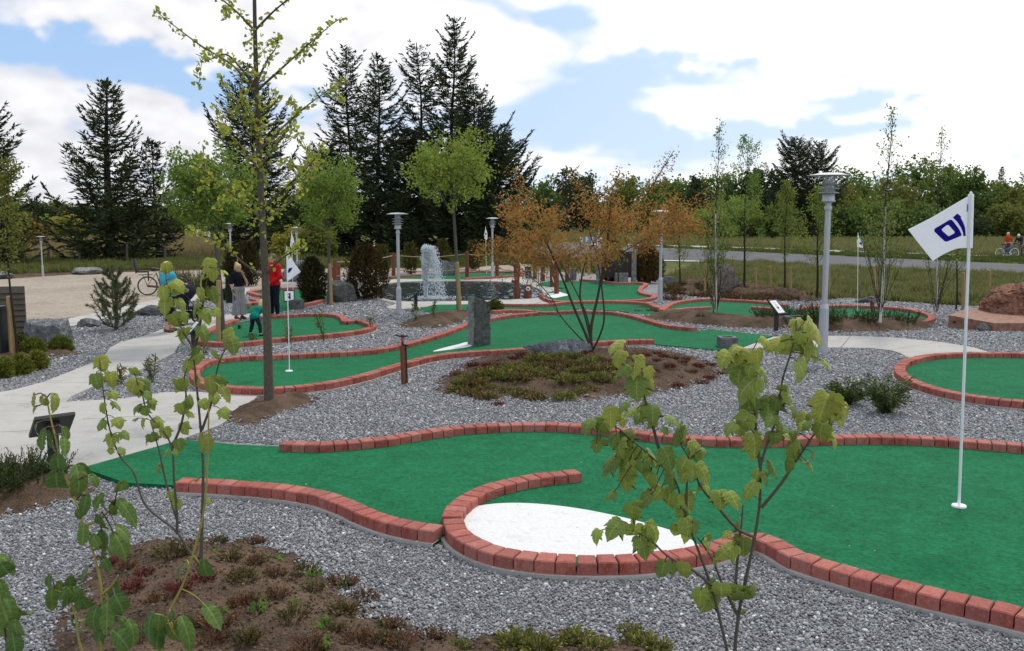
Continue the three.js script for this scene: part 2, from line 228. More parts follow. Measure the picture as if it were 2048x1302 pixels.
// ---------------------------------------------------------------- pond
const waterEdge = spline(px([[752, 574], [800, 566], [900, 563], [1000, 565], [1058, 573], [1084, 586], [1076, 598], [1000, 602], [900, 605], [800, 605], [762, 597], [745, 584]]), 0.3, true).slice(0, -1);
{
  const rim = spline(px([[742, 566], [800, 555], [900, 551], [1000, 552], [1070, 560], [1112, 572], [1118, 588], [1148, 599], [1130, 608], [1000, 612.5], [880, 614], [800, 621], [773, 618], [792, 609], [752, 600], [735, 585]]), 0.3, true).slice(0, -1);
  blocked.push(rim);
  struct('pond_rim', slab(rim, -0.02, 0.045, [waterEdge]), M.concrete);
  const xs = waterEdge.map((q) => q.x), zs = waterEdge.map((q) => q.z), x0 = Math.min(...xs) - 0.05, x1 = Math.max(...xs) + 0.05, z0 = Math.min(...zs) - 0.05, z1 = Math.max(...zs) + 0.05, nx = 190, nz = 230, m = new MB(), jet = P(862, 598);
  for (let j = 0; j <= nz; j++) for (let i = 0; i <= nx; i++) { const x = mix(x0, x1, i / nx), z = mix(z0, z1, j / nz), r = Math.hypot(x - jet.x, z - jet.z), y = 0.004 + 0.034 * fbm2(x * 1.7, z * 0.9, 4) + 0.012 * Math.exp(-r * 0.25) * Math.sin(r * 6 + fbm2(x, z, 2) * 3); m.v(x, y, z, x, z); }
  for (let j = 0; j < nz; j++) for (let i = 0; i < nx; i++) { const x = mix(x0, x1, (i + .5) / nx), z = mix(z0, z1, (j + .5) / nz); if (inside(waterEdge, x, z) || edgeDist(waterEdge, x, z) < 0.12) { const a = j * (nx + 1) + i; m.quad(a, a + nx + 1, a + nx + 2, a + 1); } }
  const w = struct('water', m.geo(), new THREE.MeshPhysicalMaterial({ color: col(0.022, 0.036, 0.038), roughness: 0.06, ior: 1.33, specularIntensity: 1 }));
}

struct('gravel', slab(gravelOutline, 0, 0, [waterEdge]), M.gravel);

// ---------------------------------------------------------------- golf lanes
const BW = 0.182, BT = 0.134, PITCHB = 0.152;
function kerbBricks(line, parent, joined) {
  const c = new THREE.CatmullRomCurve3(line, false, 'centripetal'), L = c.getLength(); c.arcLengthDivisions = 600; const n = Math.round(L / PITCHB), r = rng(Math.round(L * 1000)), mbs = [];
  const at = (u) => { u = clamp(u); const p = c.getPointAt(u), t = c.getTangentAt(u); return [p, V(-t.z, 0, t.x).normalize()]; };
  const all = joined ? new MB() : null, gap = 0.0055 / L;
  for (let i = 0; i < n; i++) {
    const [p, np] = at(i / n + gap), [q, nq] = at((i + 1) / n - gap), y1 = BT + (r() - 0.5) * 0.007, y0 = 0.03, h = BW / 2 + (r() - 0.5) * 0.006, sh = (r() - 0.5) * 0.009, ch = 0.009, m = all || new MB();
    const A = p.clone().addScaledVector(np, h + sh), B = q.clone().addScaledVector(nq, h + sh), C = q.clone().addScaledVector(nq, -h + sh), D = p.clone().addScaledVector(np, -h + sh), mid = A.clone().add(B).add(C).add(D).multiplyScalar(0.25);
    const lo = [A, B, C, D], inn = lo.map((k) => { const d = mid.clone().sub(k); return k.clone().addScaledVector(d, ch * 1.4 / d.length()); }), ou = r() * 9;
    const quad = (a, ya, b, yb, c2, yc, d, yd, side) => { const f = (k, y) => m.v(k.x, y, k.z, side ? (k.x + k.z) + ou : k.x + ou, side ? y : k.z + ou); m.quad(f(a, ya), f(b, yb), f(c2, yc), f(d, yd)); };
    const tilt = lo.map(() => (r() - 0.5) * 0.004);
    for (let k = 0; k < 4; k++) { const k2 = (k + 1) % 4; quad(lo[k2], y0, lo[k], y0, lo[k], y1 - ch + tilt[k], lo[k2], y1 - ch + tilt[k2], true); quad(lo[k2], y1 - ch + tilt[k2], lo[k], y1 - ch + tilt[k], inn[k], y1 + tilt[k], inn[k2], y1 + tilt[k2], true); }
    quad(inn[0], y1 + tilt[0], inn[3], y1 + tilt[3], inn[2], y1 + tilt[2], inn[1], y1 + tilt[1], false);
    if (!joined) mesh('brick', m.geo(true), M.brick[Math.floor(r() * 6)], parent);
  }
  if (joined) mesh('brick_kerb', all.geo(true), M.brick[1], parent).userData.kind = 'stuff';
  const f = new MB(), N = Math.max(8, Math.round(L / 0.12)), fw = BW / 2 + 0.028; let prev = null;
  for (let i = 0; i <= N; i++) { const [p, nn] = at(i / N), ring = [[fw, -0.06], [fw, 0.034], [-fw, 0.034], [-fw, -0.06]].map(([o, y]) => f.v(p.x + nn.x * o, y, p.z + nn.z * o, i * 0.12, o + y)); if (prev) for (let k = 0; k < 3; k++) f.quad(prev[k], prev[k + 1], ring[k + 1], ring[k]); prev = ring; }
  f.build('footing', M.concrete, parent, true);
  const left = [], right = []; for (let i = 0; i <= N; i++) { const [p, nn] = at(i / N); left.push(p.clone().addScaledVector(nn, fw)); right.push(p.clone().addScaledVector(nn, -fw)); }
  blocked.push([...left, ...right.reverse()]);
}
// boundary: list of polylines in order, {k: kerb} or {e: open edge}; extra: kerbs inside the lane
function lane(label, boundary, { extra = [], joined = false, tint } = {}) {
  const g = thing('golf_lane', label, 'golf lane'), out = [];
  for (const b of boundary) {
    if (b.e) { out.push(...px(b.e, 0.05)); continue; }
    const w = px(b.k || b.h, BT); const s = spline(w, 0.1); if (b.rev) s.reverse(); out.push(...s.map((q) => V(q.x, 0.05, q.z)));
    if (b.k) kerbBricks(w, g, joined);
  }
  for (const k of extra) kerbBricks(px(k, BT), g, joined);
  blocked.push(out);
  mesh('turf', slab(out, -0.03, 0.046), M.turf, g);
  return g;
}
function cup(parent, p) {        // a white cup ring sunk in the turf
  const g = new THREE.LatheGeometry([[0.001, 0.012], [0.05, 0.012], [0.055, 0.016], [0.062, 0.015], [0.066, 0.0]].map(([a, b]) => new THREE.Vector2(a, b)), 24); g.translate(p.x, 0.046, p.z); mesh('cup', g, M.white, parent);
}
const near = lane('large foreground green lane with brick hook around a white patch, holding the tall flag',
  [{ e: [[165, 935], [365, 878], [470, 888], [560, 892]] },
   { k: [[563, 884], [640, 886], [700, 882], [770, 875], [850, 862], [920, 853], [1000, 848], [1080, 846], [1160, 850], [1230, 857], [1300, 866], [1370, 872], [1450, 876], [1550, 876], [1650, 872], [1750, 871], [1850, 874], [1950, 881], [2048, 889], [2200, 904]] },
   { k: [[905, 1036], [915, 1060], [945, 1081], [990, 1098], [1050, 1109], [1120, 1115], [1200, 1117], [1280, 1114], [1350, 1106], [1410, 1096], [1458, 1082], [1490, 1071], [1520, 1071], [1548, 1082], [1575, 1097], [1605, 1112], [1640, 1122], [1680, 1134], [1740, 1151], [1800, 1166], [1870, 1183], [1940, 1199], [2010, 1215], [2060, 1228], [2200, 1262]], rev: true },
   { k: [[357, 959], [420, 962], [500, 967], [580, 975], [640, 986], [690, 1003], [740, 1025], [790, 1041], [840, 1051], [878, 1056]], rev: true },
   { e: [[352, 970], [250, 964]] }],
  { extra: [[[1158, 942], [1100, 948], [1040, 957], [985, 971], [942, 990], [913, 1012], [904, 1033]]] });
blocked.push(px([[165, 935], [365, 878], [560, 890], [355, 970]]));
{
  const inner = spline(px([[918, 1036], [938, 1017], [975, 1009], [1020, 1006], [1080, 1008], [1150, 1016], [1220, 1029], [1290, 1046], [1350, 1064], [1392, 1086], [1400, 1098], [1350, 1106], [1280, 1112], [1200, 1114], [1120, 1112], [1050, 1106], [990, 1096], [945, 1078], [922, 1056]], 0.05), 0.08, true).slice(0, -1);
  mesh('white_patch', slab(inner, 0.046, 0.052), M.sand, near); cup(near, P(1918, 1012, 0.05));
}
const middle = lane('long winding green lane across the middle, holding the standing stone slab',
  [{ k: [[1062, 695], [1000, 699], [950, 702], [900, 706], [860, 712], [820, 722], [780, 733], [740, 745], [700, 755], [650, 765], [590, 772], [530, 775], [470, 773], [420, 767], [396, 757], [389, 745], [396, 731], [420, 720], [470, 713], [560, 709], [650, 705], [740, 699], [800, 689], [860, 673], [900, 660], [940, 645], [985, 635], [1040, 627], [1100, 623], [1160, 621], [1220, 623], [1260, 629], [1300, 640], [1340, 650], [1390, 655]] },
   { e: [[1420, 658], [1545, 671], [1475, 697], [1430, 699], [1308, 688]] },
   { k: [[1150, 686], [1190, 683], [1230, 681], [1270, 679], [1308, 679]], rev: true }, { e: [[1100, 694]] }]);
mesh('white_patch', slab(spline(px([[866, 703], [890, 695], [915, 689], [935, 684], [945, 690], [935, 694], [900, 699]], 0.05), 0.1, true).slice(0, -1), 0.046, 0.052), M.sand, middle);
cup(middle, P(578, 742, 0.05));
lane('short green lane on the left where the toddler in teal is putting',
  [{ k: [[472, 638], [451, 645], [430, 654], [412, 663], [396, 672], [398, 680], [434, 684], [483, 684], [513, 681], [543, 677], [617, 671], [681, 665], [732, 657], [745, 651], [733, 644], [711, 639], [694, 642], [686, 634], [668, 628], [617, 627], [541, 631]] }]);
lane('green lane behind the red-jacketed man, beside the sign numbered one',
  [{ k: [[492, 607], [506, 603], [516, 605], [516, 599], [503, 596]] }, { k: [[522, 590], [508, 586], [498, 583], [510, 580], [540, 577], [590, 574], [640, 572]] }, { e: [[660, 585]] }, { k: [[600, 608], [625, 604], [645, 598]], rev: true }, { e: [[596, 613], [570, 622], [487, 626], [489, 615]] }], { joined: true });
lane('right-hand green lane with rounded brick end, cut by the right edge',
  [{ k: [[2200, 716], [2100, 708], [2048, 706], [1980, 705], [1900, 706], [1850, 711], [1815, 720], [1800, 733], [1804, 746], [1827, 760], [1870, 775], [1920, 786], [1980, 795], [2048, 802], [2200, 816]] }]);
lane('narrow green lane between the pond apron and the middle lane',
  [{ k: [[989, 607], [1050, 608], [1097, 607], [1130, 603], [1175, 601], [1253, 602], [1292, 605], [1315, 613], [1333, 617]] }, { e: [[1325, 624], [1290, 628], [1240, 622], [1160, 617]] }, { k: [[985, 621], [1020, 619], [1055, 620], [1078, 623]], rev: true }, { e: [[900, 625], [850, 623], [833, 619], [868, 609], [940, 608]] }], { joined: true });
const pondLane = lane('green lane right of the pond, with white corner at its red post',
  [{ k: [[1161, 558], [1204, 561], [1243, 565], [1272, 564], [1290, 566], [1283, 574], [1281, 582], [1292, 587], [1308, 590], [1303, 595], [1272, 599], [1200, 601], [1140, 602], [1105, 600], [1090, 595], [1082, 589]] }, { e: [[1098, 584], [1130, 576], [1100, 574], [1074, 571], [1080, 565], [1110, 560]] }], { joined: true });
mesh('white_patch', slab(px([[1092, 588], [1120, 584], [1139, 590], [1110, 596], [1098, 594]], 0.05), 0.046, 0.052), M.sand, pondLane);
lane('green lane right of centre, behind the black sign with white panel',
  [{ k: [[1323, 619], [1334, 611], [1350, 604], [1385, 598.5], [1420, 597], [1466, 598.5], [1535, 603], [1572, 609]] }, { e: [[1596, 618], [1590, 634], [1500, 640], [1400, 636]] }, { k: [[1325, 623], [1340, 628], [1370, 632]], rev: true }],
  { joined: true, extra: [[[1330, 621], [1362, 616.5], [1420, 613]], [[1502, 613], [1525, 614], [1548, 616]]] });
const farLane = lane('oval green lane far right around the thin number flag',
  [{ k: [[1598, 618], [1612, 613], [1640, 611], [1702, 610], [1757, 612], [1813, 617], [1850, 625], [1864, 632], [1852, 640], [1800, 645]] }, { e: [[1700, 648], [1610, 640]] }], { joined: true });
lane('low green lane behind the pond and its rope fence',
  [{ k: [[930, 555.5], [985, 553], [1030, 550], [1049, 546.5], [1030, 543], [960, 542], [870, 546.5], [800, 551], [750, 556]] }, { e: [[748, 562], [800, 557.5]] }], { joined: true });

// ---------------------------------------------------------------- soil mounds
const mounds = [];
function mound(label, outline, H, reach, res, rough = 1) {
  const poly = spline(px(outline), 0.25, true).slice(0, -1), xs = poly.map((q) => q.x), zs = poly.map((q) => q.z), e = 0.3, x0 = Math.min(...xs) - e, x1 = Math.max(...xs) + e, z0 = Math.min(...zs) - e, z1 = Math.max(...zs) + e, nx = Math.ceil((x1 - x0) / res), nz = Math.ceil((z1 - z0) / res), m = new MB();
  const h = (x, z) => { let d = edgeDist(poly, x, z) * (inside(poly, x, z) ? 1 : -1) + 0.10 * fbm2(x * 2.2, z * 2.2, 3); return d < 0 ? Math.max(-0.06, d * 0.35) : H * smooth(0, reach, d) + smooth(0, 0.25, d) * (0.02 + rough * (0.035 * fbm2(x * 3, z * 3, 3) + 0.016 * fbm2(x * 14, z * 14, 2))); };
  const ys = [];
  for (let j = 0; j <= nz; j++) for (let i = 0; i <= nx; i++) { const x = mix(x0, x1, i / nx), z = mix(z0, z1, j / nz), y = h(x, z); ys.push(y); m.v(x, y, z, x, z); }
  for (let j = 0; j < nz; j++) for (let i = 0; i < nx; i++) { const a = j * (nx + 1) + i, b = a + nx + 1; if (Math.max(ys[a], ys[a + 1], ys[b], ys[b + 1]) > -0.03) m.quad(a, b, b + 1, a + 1); }
  const o = m.build('soil_mound', M.soil); tag(o, label, 'soil bed'); o.userData.kind = 'structure';
  mounds.push({ h, poly, x0, x1, z0, z1 }); blocked.push(Object.assign(poly.slice(), { soft: true })); return { h, poly };
}
const landH = (x, z) => { let y = 0; for (const m of mounds) if (x > m.x0 && x < m.x1 && z > m.z0 && z < m.z1) y = Math.max(y, m.h(x, z)); return y; };
function onLand(pxx, pyy) { let p = P(pxx, pyy); for (let i = 0; i < 4; i++) p = P(pxx, pyy, landH(p.x, p.z)); return p; }
const heatherBed = mound('brown soil bed of heather tufts in the middle gravel', [[856, 768], [885, 748], [925, 725], [1000, 706], [1080, 700], [1200, 699], [1320, 702], [1400, 715], [1448, 735], [1456, 757], [1400, 776], [1300, 793], [1150, 805], [1020, 802], [920, 796], [866, 786]], 0.16, 1.1, 0.06);
const frontBed = mound('brown soil bed of dark heather across the bottom foreground', [[60, 1330], [100, 1225], [150, 1140], [230, 1092], [320, 1074], [420, 1076], [500, 1080], [570, 1092], [625, 1112], [650, 1145], [710, 1170], [750, 1205], [810, 1238], [880, 1262], [960, 1264], [1050, 1260], [1130, 1254], [1220, 1264], [1330, 1290], [1420, 1320], [1700, 1500], [1500, 2200], [200, 2200], [-60, 1500]], 0.13, 0.8, 0.045);
mound('small brown soil ring around the foot of the ginkgo trunk', [[448, 850], [432, 836], [480, 808], [540, 793], [600, 788], [650, 798], [620, 815], [560, 835], [508, 856]], 0.1, 0.5, 0.06);
mound('brown soil bed beside the black sign at the left edge', [[-200, 946], [0, 938], [90, 934], [160, 952], [208, 982], [188, 1001], [120, 1017], [0, 1040], [-200, 1070]], 0.14, 0.5, 0.06);
mound('low brown soil bed left of the standing slab', [[786, 655], [815, 640], [860, 629], [930, 626], [1000, 624], [1046, 625], [985, 631], [945, 642], [905, 655], [850, 661]], 0.15, 0.8, 0.1);
mound('long brown soil bed of shrubs behind the right-hand walk', [[1275, 638], [1310, 630], [1400, 630], [1500, 641], [1620, 642], [1750, 643], [1880, 648], [1850, 662], [1700, 667], [1600, 661], [1500, 660], [1420, 655], [1340, 647]], 0.2, 0.8, 0.1);
mound('dug brown soil bed under the young trees before the road', [[1322, 580], [1340, 566], [1400, 566], [1480, 573], [1600, 586], [1655, 596], [1625, 608], [1540, 601], [1420, 594], [1340, 594]], 0.2, 1.2, 0.11, 5);
mound('brown soil patch under the low shrubs at the left edge', [[-80, 700], [20, 690], [80, 690], [150, 698], [172, 707], [140, 716], [60, 722], [-80, 735]], 0.08, 0.5, 0.08);

// ---------------------------------------------------------------- loose gravel stones
{
  const r = rng(77), forms = [];
  for (let k = 0; k < 5; k++) { const g = new THREE.IcosahedronGeometry(1, 0), p = g.attributes.position, sx = 0.8 + r() * 0.5, sy = 0.5 + r() * 0.25, sz = 0.6 + r() * 0.3, map = new Map(); for (let i = 0; i < p.count; i++) { const key = [p.getX(i), p.getY(i), p.getZ(i)].map((t) => t.toFixed(2)).join(); if (!map.has(key)) map.set(key, 0.75 + r() * 0.5); const s = map.get(key); p.setXYZ(i, p.getX(i) * s * sx, p.getY(i) * s * sy, p.getZ(i) * s * sz); } g.computeVertexNormals(); forms.push(g); }
  const X0 = -13, X1 = 15, Z0 = -33, Z1 = -4.6, C = 0.05, nx = Math.round((X1 - X0) / C), nz = Math.round((Z1 - Z0) / C), mask = new Uint8Array(nx * nz);
  const fill = (poly, val) => { const soft = poly.soft; let a0 = 1e9, a1 = -1e9, b0 = 1e9, b1 = -1e9; for (const q of poly) { a0 = Math.min(a0, q.x); a1 = Math.max(a1, q.x); b0 = Math.min(b0, q.z); b1 = Math.max(b1, q.z); }
    for (let j = Math.max(0, Math.floor((b0 - Z0) / C)); j <= Math.min(nz - 1, (b1 - Z0) / C); j++) for (let i = Math.max(0, Math.floor((a0 - X0) / C)); i <= Math.min(nx - 1, (a1 - X0) / C); i++) { const x = X0 + (i + 0.5) * C, z = Z0 + (j + 0.5) * C; if (inside(poly, x, z) && !(soft && landH(x, z) < 0.012 + 0.05 * Math.max(0, n2(x * 7, z * 7)))) mask[j * nx + i] = val; } };
  fill(gravelOutline, 1); for (const b of blocked) fill(b, 0); fill(waterEdge, 0);
  const mats = [], cols = [], q = new THREE.Quaternion(), eu = new THREE.Euler(), mt = new THREE.Matrix4(), lists = forms.map(() => ({ m: [], c: [] }));
  for (let z = -4.7; z > -32.5;) {
    const d = -z, size = d < 9 ? 0.0125 : 0.0125 + (d - 9) * 0.0009, step = size * 1.62, half = Math.min(14, d * 0.6 + 0.6);
    for (let x = -half; x < half; x += step) {
      const xx = x + (r() - 0.5) * step, zz = z + (r() - 0.5) * step, i = Math.floor((xx - X0) / C), j = Math.floor((zz - Z0) / C);
      if (i < 0 || j < 0 || i >= nx || j >= nz || !mask[j * nx + i]) continue;
      const L = lists[Math.floor(r() * 5)], s = size * (0.55 + r() * 0.75 + 0.5 * Math.pow(r(), 5)) * (1 + 0.16 * n2(xx * 0.7, zz * 0.7)); eu.set((r() - 0.5) * 1.5, r() * 6.3, (r() - 0.5) * 1.5); q.setFromEuler(eu);
      mt.compose(V(xx, s * (0.25 + r() * 0.55) + Math.max(0, landH(xx, zz)), zz), q, V(s, s, s)); L.m.push(mt.clone());
      const t = r(), k = t > 0.98 ? 0.55 + r() * 0.15 : 0.108 + 0.34 * r() * r() + 0.075 * t, w = r() * 0.05; L.c.push([k * (0.985 + w * 0.8), k, k * (1.05 - w)]);
    }
    z -= step;
  }
  const g = new THREE.Group(); g.name = 'gravel_stones'; g.userData = { kind: 'stuff', label: 'loose grey crushed stone spread between the lanes', category: 'gravel' }; scene.add(g);
  const sm = plain(1, 1, 1, 0.6); let total = 0;
  forms.forEach((f, k) => { const I = new THREE.InstancedMesh(f, sm, lists[k].m.length); I.name = 'stone'; I.userData.kind = 'stuff'; lists[k].m.forEach((m, i) => { I.setMatrixAt(i, m); I.setColorAt(i, col(...lists[k].c[i])); }); I.castShadow = I.receiveShadow = true; g.add(I); total += lists[k].m.length; });
  console.log('stones', total);
}
// ---------------------------------------------------------------- vegetation builders
const rv = (r, s = 1) => V((r() - 0.5) * 2 * s, (r() - 0.5) * 2 * s, (r() - 0.5) * 2 * s);
const tone = (r, c, spread = 0.35) => { const k = 1 + (r() - 0.5) * 2 * spread, h = (r() - 0.5) * 0.25; return [c[0] * k * (1 + h), c[1] * k, c[2] * k * (1 - h)]; };
const perp = (d, r) => { const s = V().crossVectors(d, rv(r).normalize()); return s.lengthSq() < 1e-4 ? V(1, 0, 0) : s.normalize(); };
function spray(m, o, dir, L, wid, r) {            // a flat needle spray: a midrib triangle and side fingers
  const side = perp(dir, r); m.leaf(o, dir, side, L, wid * 0.5, 0.1);
}
// spiky spruce: whorls of boughs that sag and turn up at their tips, hung with sprays
function spruceGeo(seed, H, R, { bare = 0, dens = 1, wide = 0.85, colr = [0.048, 0.064, 0.028], up = 0.35, trunkR = H * 0.014, low = 0.07 } = {}) {
  const r = rng(seed), T = new MB(), F = new MB(), lean = rv(r, 0.02);
  const axis = (y) => V(lean.x * y + 0.012 * y * Math.sin(y * 0.5 + seed), y, lean.z * y);
  T.tube(Array.from({ length: 12 }, (_, i) => axis(H * i / 11)), (t) => trunkR * (1 - t * 0.94) * (t < 0.06 ? 1.35 : 1), 8);
  let y = H * low, whorl = 0;
  while (y < H * 0.985) {
    const t = y / H, prof = Math.pow(1 - t, wide + 0.06) * (t < 0.2 ? 0.85 + t * 0.75 : 1), nb = t > 0.93 ? 4 : 4 + Math.floor(r() * 3), a0 = r() * 6.28, wl = 0.72 + r() * 0.5;
    for (let b = 0; b < nb; b++) {
      if (r() < bare) continue;
      const az = a0 + b / nb * 6.28 + (r() - 0.5) * 0.6, L = (R * 1.34 * prof + 0.12) * wl * (0.42 + 0.75 * Math.pow(r(), 0.8)), e0 = mix(-0.1, 0.75, t) + (r() - 0.5) * 0.25, pts = [], n = 6, out = V(Math.cos(az), 0, Math.sin(az));
      const y0 = y + (r() - 0.5) * H * 0.018, base = axis(y0);
      for (let k = 0; k <= n; k++) { const s = k / n; pts.push(base.clone().addScaledVector(out, L * s).add(V(0, L * (e0 * s - (0.55 - 0.3 * t) * s * (1 - s) * 1.2 + up * s * s * s * 0.7), 0)).addScaledVector(rv(r), 0.03 * L * s)); }
      T.tube(pts, (s) => (0.05 * L * 0.3 + 0.006) * (1 - s * 0.85), 3, false);
      const nodes = Math.max(3, Math.round(L / 0.17 * dens)), side = V(-out.z, 0, out.x);
      for (let k = 0; k < nodes; k++) {
        const s = 0.16 + 0.84 * (k + r() * 0.6) / nodes, f = s * n, i = Math.min(n - 1, Math.floor(f)), o = pts[i].clone().lerp(pts[i + 1], clamp(f - i)), bd = pts[i + 1].clone().sub(pts[i]).normalize();
        for (const sg of [-1, 1]) {
          const len = (0.2 + 0.34 * L * (1 - 0.8 * s) * (0.5 + r())) * (0.7 + 0.5 * r());
          const d = bd.clone().multiplyScalar(0.75 + r() * 0.3).addScaledVector(side, sg * (0.5 + r() * 0.5)).add(V(0, -0.18 + (r() - 0.5) * 0.35, 0)).normalize();
          F.color = tone(r, colr, 0.4); const cuts = Math.max(1, Math.round(len / 0.34));
          for (let q = 0; q < cuts; q++) { const oo = o.clone().addScaledVector(d, len * q / cuts); F.leaf(oo, d, perp(d, r), len / cuts * 1.35, 0.032 + 0.034 * r()); for (let z = 0; z < 2; z++) if (r() < 0.75) { const d2 = d.clone().addScaledVector(rv(r), 0.75).normalize(); F.leaf(oo, d2, perp(d2, r), 0.16 + r() * 0.16, 0.032); } }
        }
        if (r() < 0.8) { F.color = tone(r, colr, 0.4); const d = bd.clone().add(V(0, 0.25 + r() * 0.5, 0)).addScaledVector(rv(r), 0.3).normalize(); F.leaf(o, d, perp(d, r), 0.16 + r() * 0.16, 0.045); }
      }
    }
    y += H * (0.027 + 0.016 * r()) * (t > 0.75 ? 0.85 : 1); whorl++;
  }
  for (let k = 0; k < 26; k++) { F.color = tone(r, colr); const o = axis(H * (0.94 + 0.06 * k / 26)), d = V((r() - .5), 0.6 + r() * 0.5, (r() - .5)).normalize(); F.leaf(o, d, perp(d, r), 0.2, 0.045); }
  return [T.geo(), F.geo()];
}
function plantTree(name, label, cat, base, [tg, fg], tm, fm, group, crown = 'crown') { const t = thing(name, label, cat, base, group); mesh('trunk', tg, tm, t); mesh(crown, fg, fm, t); return t; }
// a limb that forks into twigs; tips are collected for foliage
function limb(T, o, d, L, rad, depth, r, tips, { spread = 0.6, rise = 0.12, kids = 3, sides = 5, wig = 0.12 } = {}) {
  const n = 5, pts = [o.clone()]; let p = o.clone(), dir = d.clone();
  for (let k = 1; k <= n; k++) { dir.addScaledVector(rv(r), wig).add(V(0, rise * 0.3, 0)).normalize(); p = p.clone().addScaledVector(dir, L / n); pts.push(p); if (depth <= 1) tips.push([p.clone(), dir.clone()]); }
  T.tube(pts, (t) => rad * (1 - 0.55 * t), sides, false);
  if (depth > 0) for (let k = 0; k < kids; k++) { const i = Math.min(n, 2 + Math.floor(r() * (n - 1))), q = pts[k === 0 ? n : i], dd = dir.clone().addScaledVector(rv(r), spread).add(V(0, rise, 0)).normalize(); limb(T, q, dd, L * (0.55 + r() * 0.25), rad * 0.5, depth - 1, r, tips, { spread, rise, kids, sides: Math.max(3, sides - 1), wig }); }
  else tips.push([p.clone(), dir.clone()]);
}
function leafCluster(F, o, n, rad, len, wid, c, r, hang = 0) {
  for (let k = 0; k < n; k++) { const q = o.clone().addScaledVector(rv(r), rad * Math.cbrt(r())), d = rv(r).add(V(0, -hang, 0)).normalize(); F.color = tone(r, c, 0.3); F.leaf(q, d, perp(d, r), len * (0.6 + r() * 0.7), wid * (0.7 + r() * 0.5)); }
}
// uneven crown of many leaf clumps gathered in a few lobes
function crownGeo(seed, lobes, { clumps = 160, leaves = 12, clump = 0.3, len = 0.09, wid = 0.035, c = [0.1, 0.16, 0.03], c2 = null, hang = 0 } = {}) {
  const r = rng(seed), F = new MB();
  const tot = lobes.reduce((a, l) => a + l[3] * l[4] * l[5], 0);
  for (const [x, y, z, a, b, d] of lobes) { const n = Math.round(clumps * a * b * d / tot); for (let k = 0; k < n; k++) { const u = rv(r).normalize().multiplyScalar(Math.pow(r(), 0.36) * (0.82 + 0.3 * r())); const o = V(x + u.x * a, y + u.y * b, z + u.z * d); leafCluster(F, o, leaves, clump * (0.5 + r()), len, wid, c2 && r() < 0.35 ? c2 : c, r, hang); } }
  return F.geo();
}
const lobed = (r, n, w, h, y0, jit = 0.5) => Array.from({ length: n }, (_, i) => { const a = i / n * 6.28 + r(), q = (i === 0 ? 0 : jit) * w; return [Math.cos(a) * q * (0.4 + r() * 0.7), y0 + h * (0.3 + 0.42 * r()), Math.sin(a) * q * (0.4 + r() * 0.7), w * (0.42 + r() * 0.22), h * (0.28 + r() * 0.14), w * (0.42 + r() * 0.22)]; });

// ---------------------------------------------------------------- tall spruces
function spruceAt(label, x, top, baseY, dist, halfW, opts = {}) {
  const b = At(x, baseY, dist), H = (baseY - top) * dist / LENS, p = V(b.x, 0, b.z); H;
  const h = At(x, top, dist).y; const t = plantTree('spruce_tree', label, 'tree', p, spruceGeo(Math.round(x * 7 + top), h, halfW * dist / LENS, opts), M.darkBark, M.needle);
  return t;
}
spruceAt('broad dark spruce standing alone over the car park', 222, 157, 528, 56, 106, { wide: 0.75, up: 0.5, trunkR: 0.36, dens: 1.05 });
spruceAt('thin half-bare spruce close to the right of the broad lone spruce', 318, 284, 528, 58, 48, { bare: 0.2, dens: 0.6, trunkR: 0.16, wide: 0.5, colr: [0.04, 0.042, 0.026] });
spruceAt('tall dark spruce cut by the left edge of the picture', -16, 170, 528, 50, 82, { wide: 0.7, up: 0.2, dens: 1.0 });
spruceAt('dark spruce directly behind the ginkgo trunk', 512, 128, 510, 66, 108, { wide: 0.75, up: 0.55, dens: 1.0 });
spruceAt('narrow tall spruce, left of the pair over the fountain', 706, 96, 506, 70, 80, { wide: 0.55, dens: 0.8 });
spruceAt('pointed spruce, right one of the pair left of the fountain', 756, 108, 506, 68, 84, { wide: 0.62, dens: 1.15 });
spruceAt('thin open spruce with sparse upper boughs over the fountain', 845, 88, 505, 72, 66, { wide: 0.45, bare: 0.22, dens: 0.7 });
spruceAt('tallest spruce of all, rising behind the round tree by the slab', 906, 36, 505, 70, 92, { wide: 0.62, dens: 1.15 });
spruceAt('dense spruce leaning on the right flank of the tallest one', 950, 170, 504, 68, 110, { wide: 0.72, dens: 1.1 });
spruceAt('wide low spruce at the right end of the spruce group', 1000, 262, 503, 66, 88, { wide: 0.6, up: 0.45, dens: 1.2 });
spruceAt('short dense spruce filling the group behind the fountain', 815, 260, 503, 70, 100, { wide: 0.5, dens: 1.1 });
spruceAt('short dark spruce between the round trees, left of the group', 655, 300, 505, 70, 74, { wide: 0.5, dens: 1.0 });

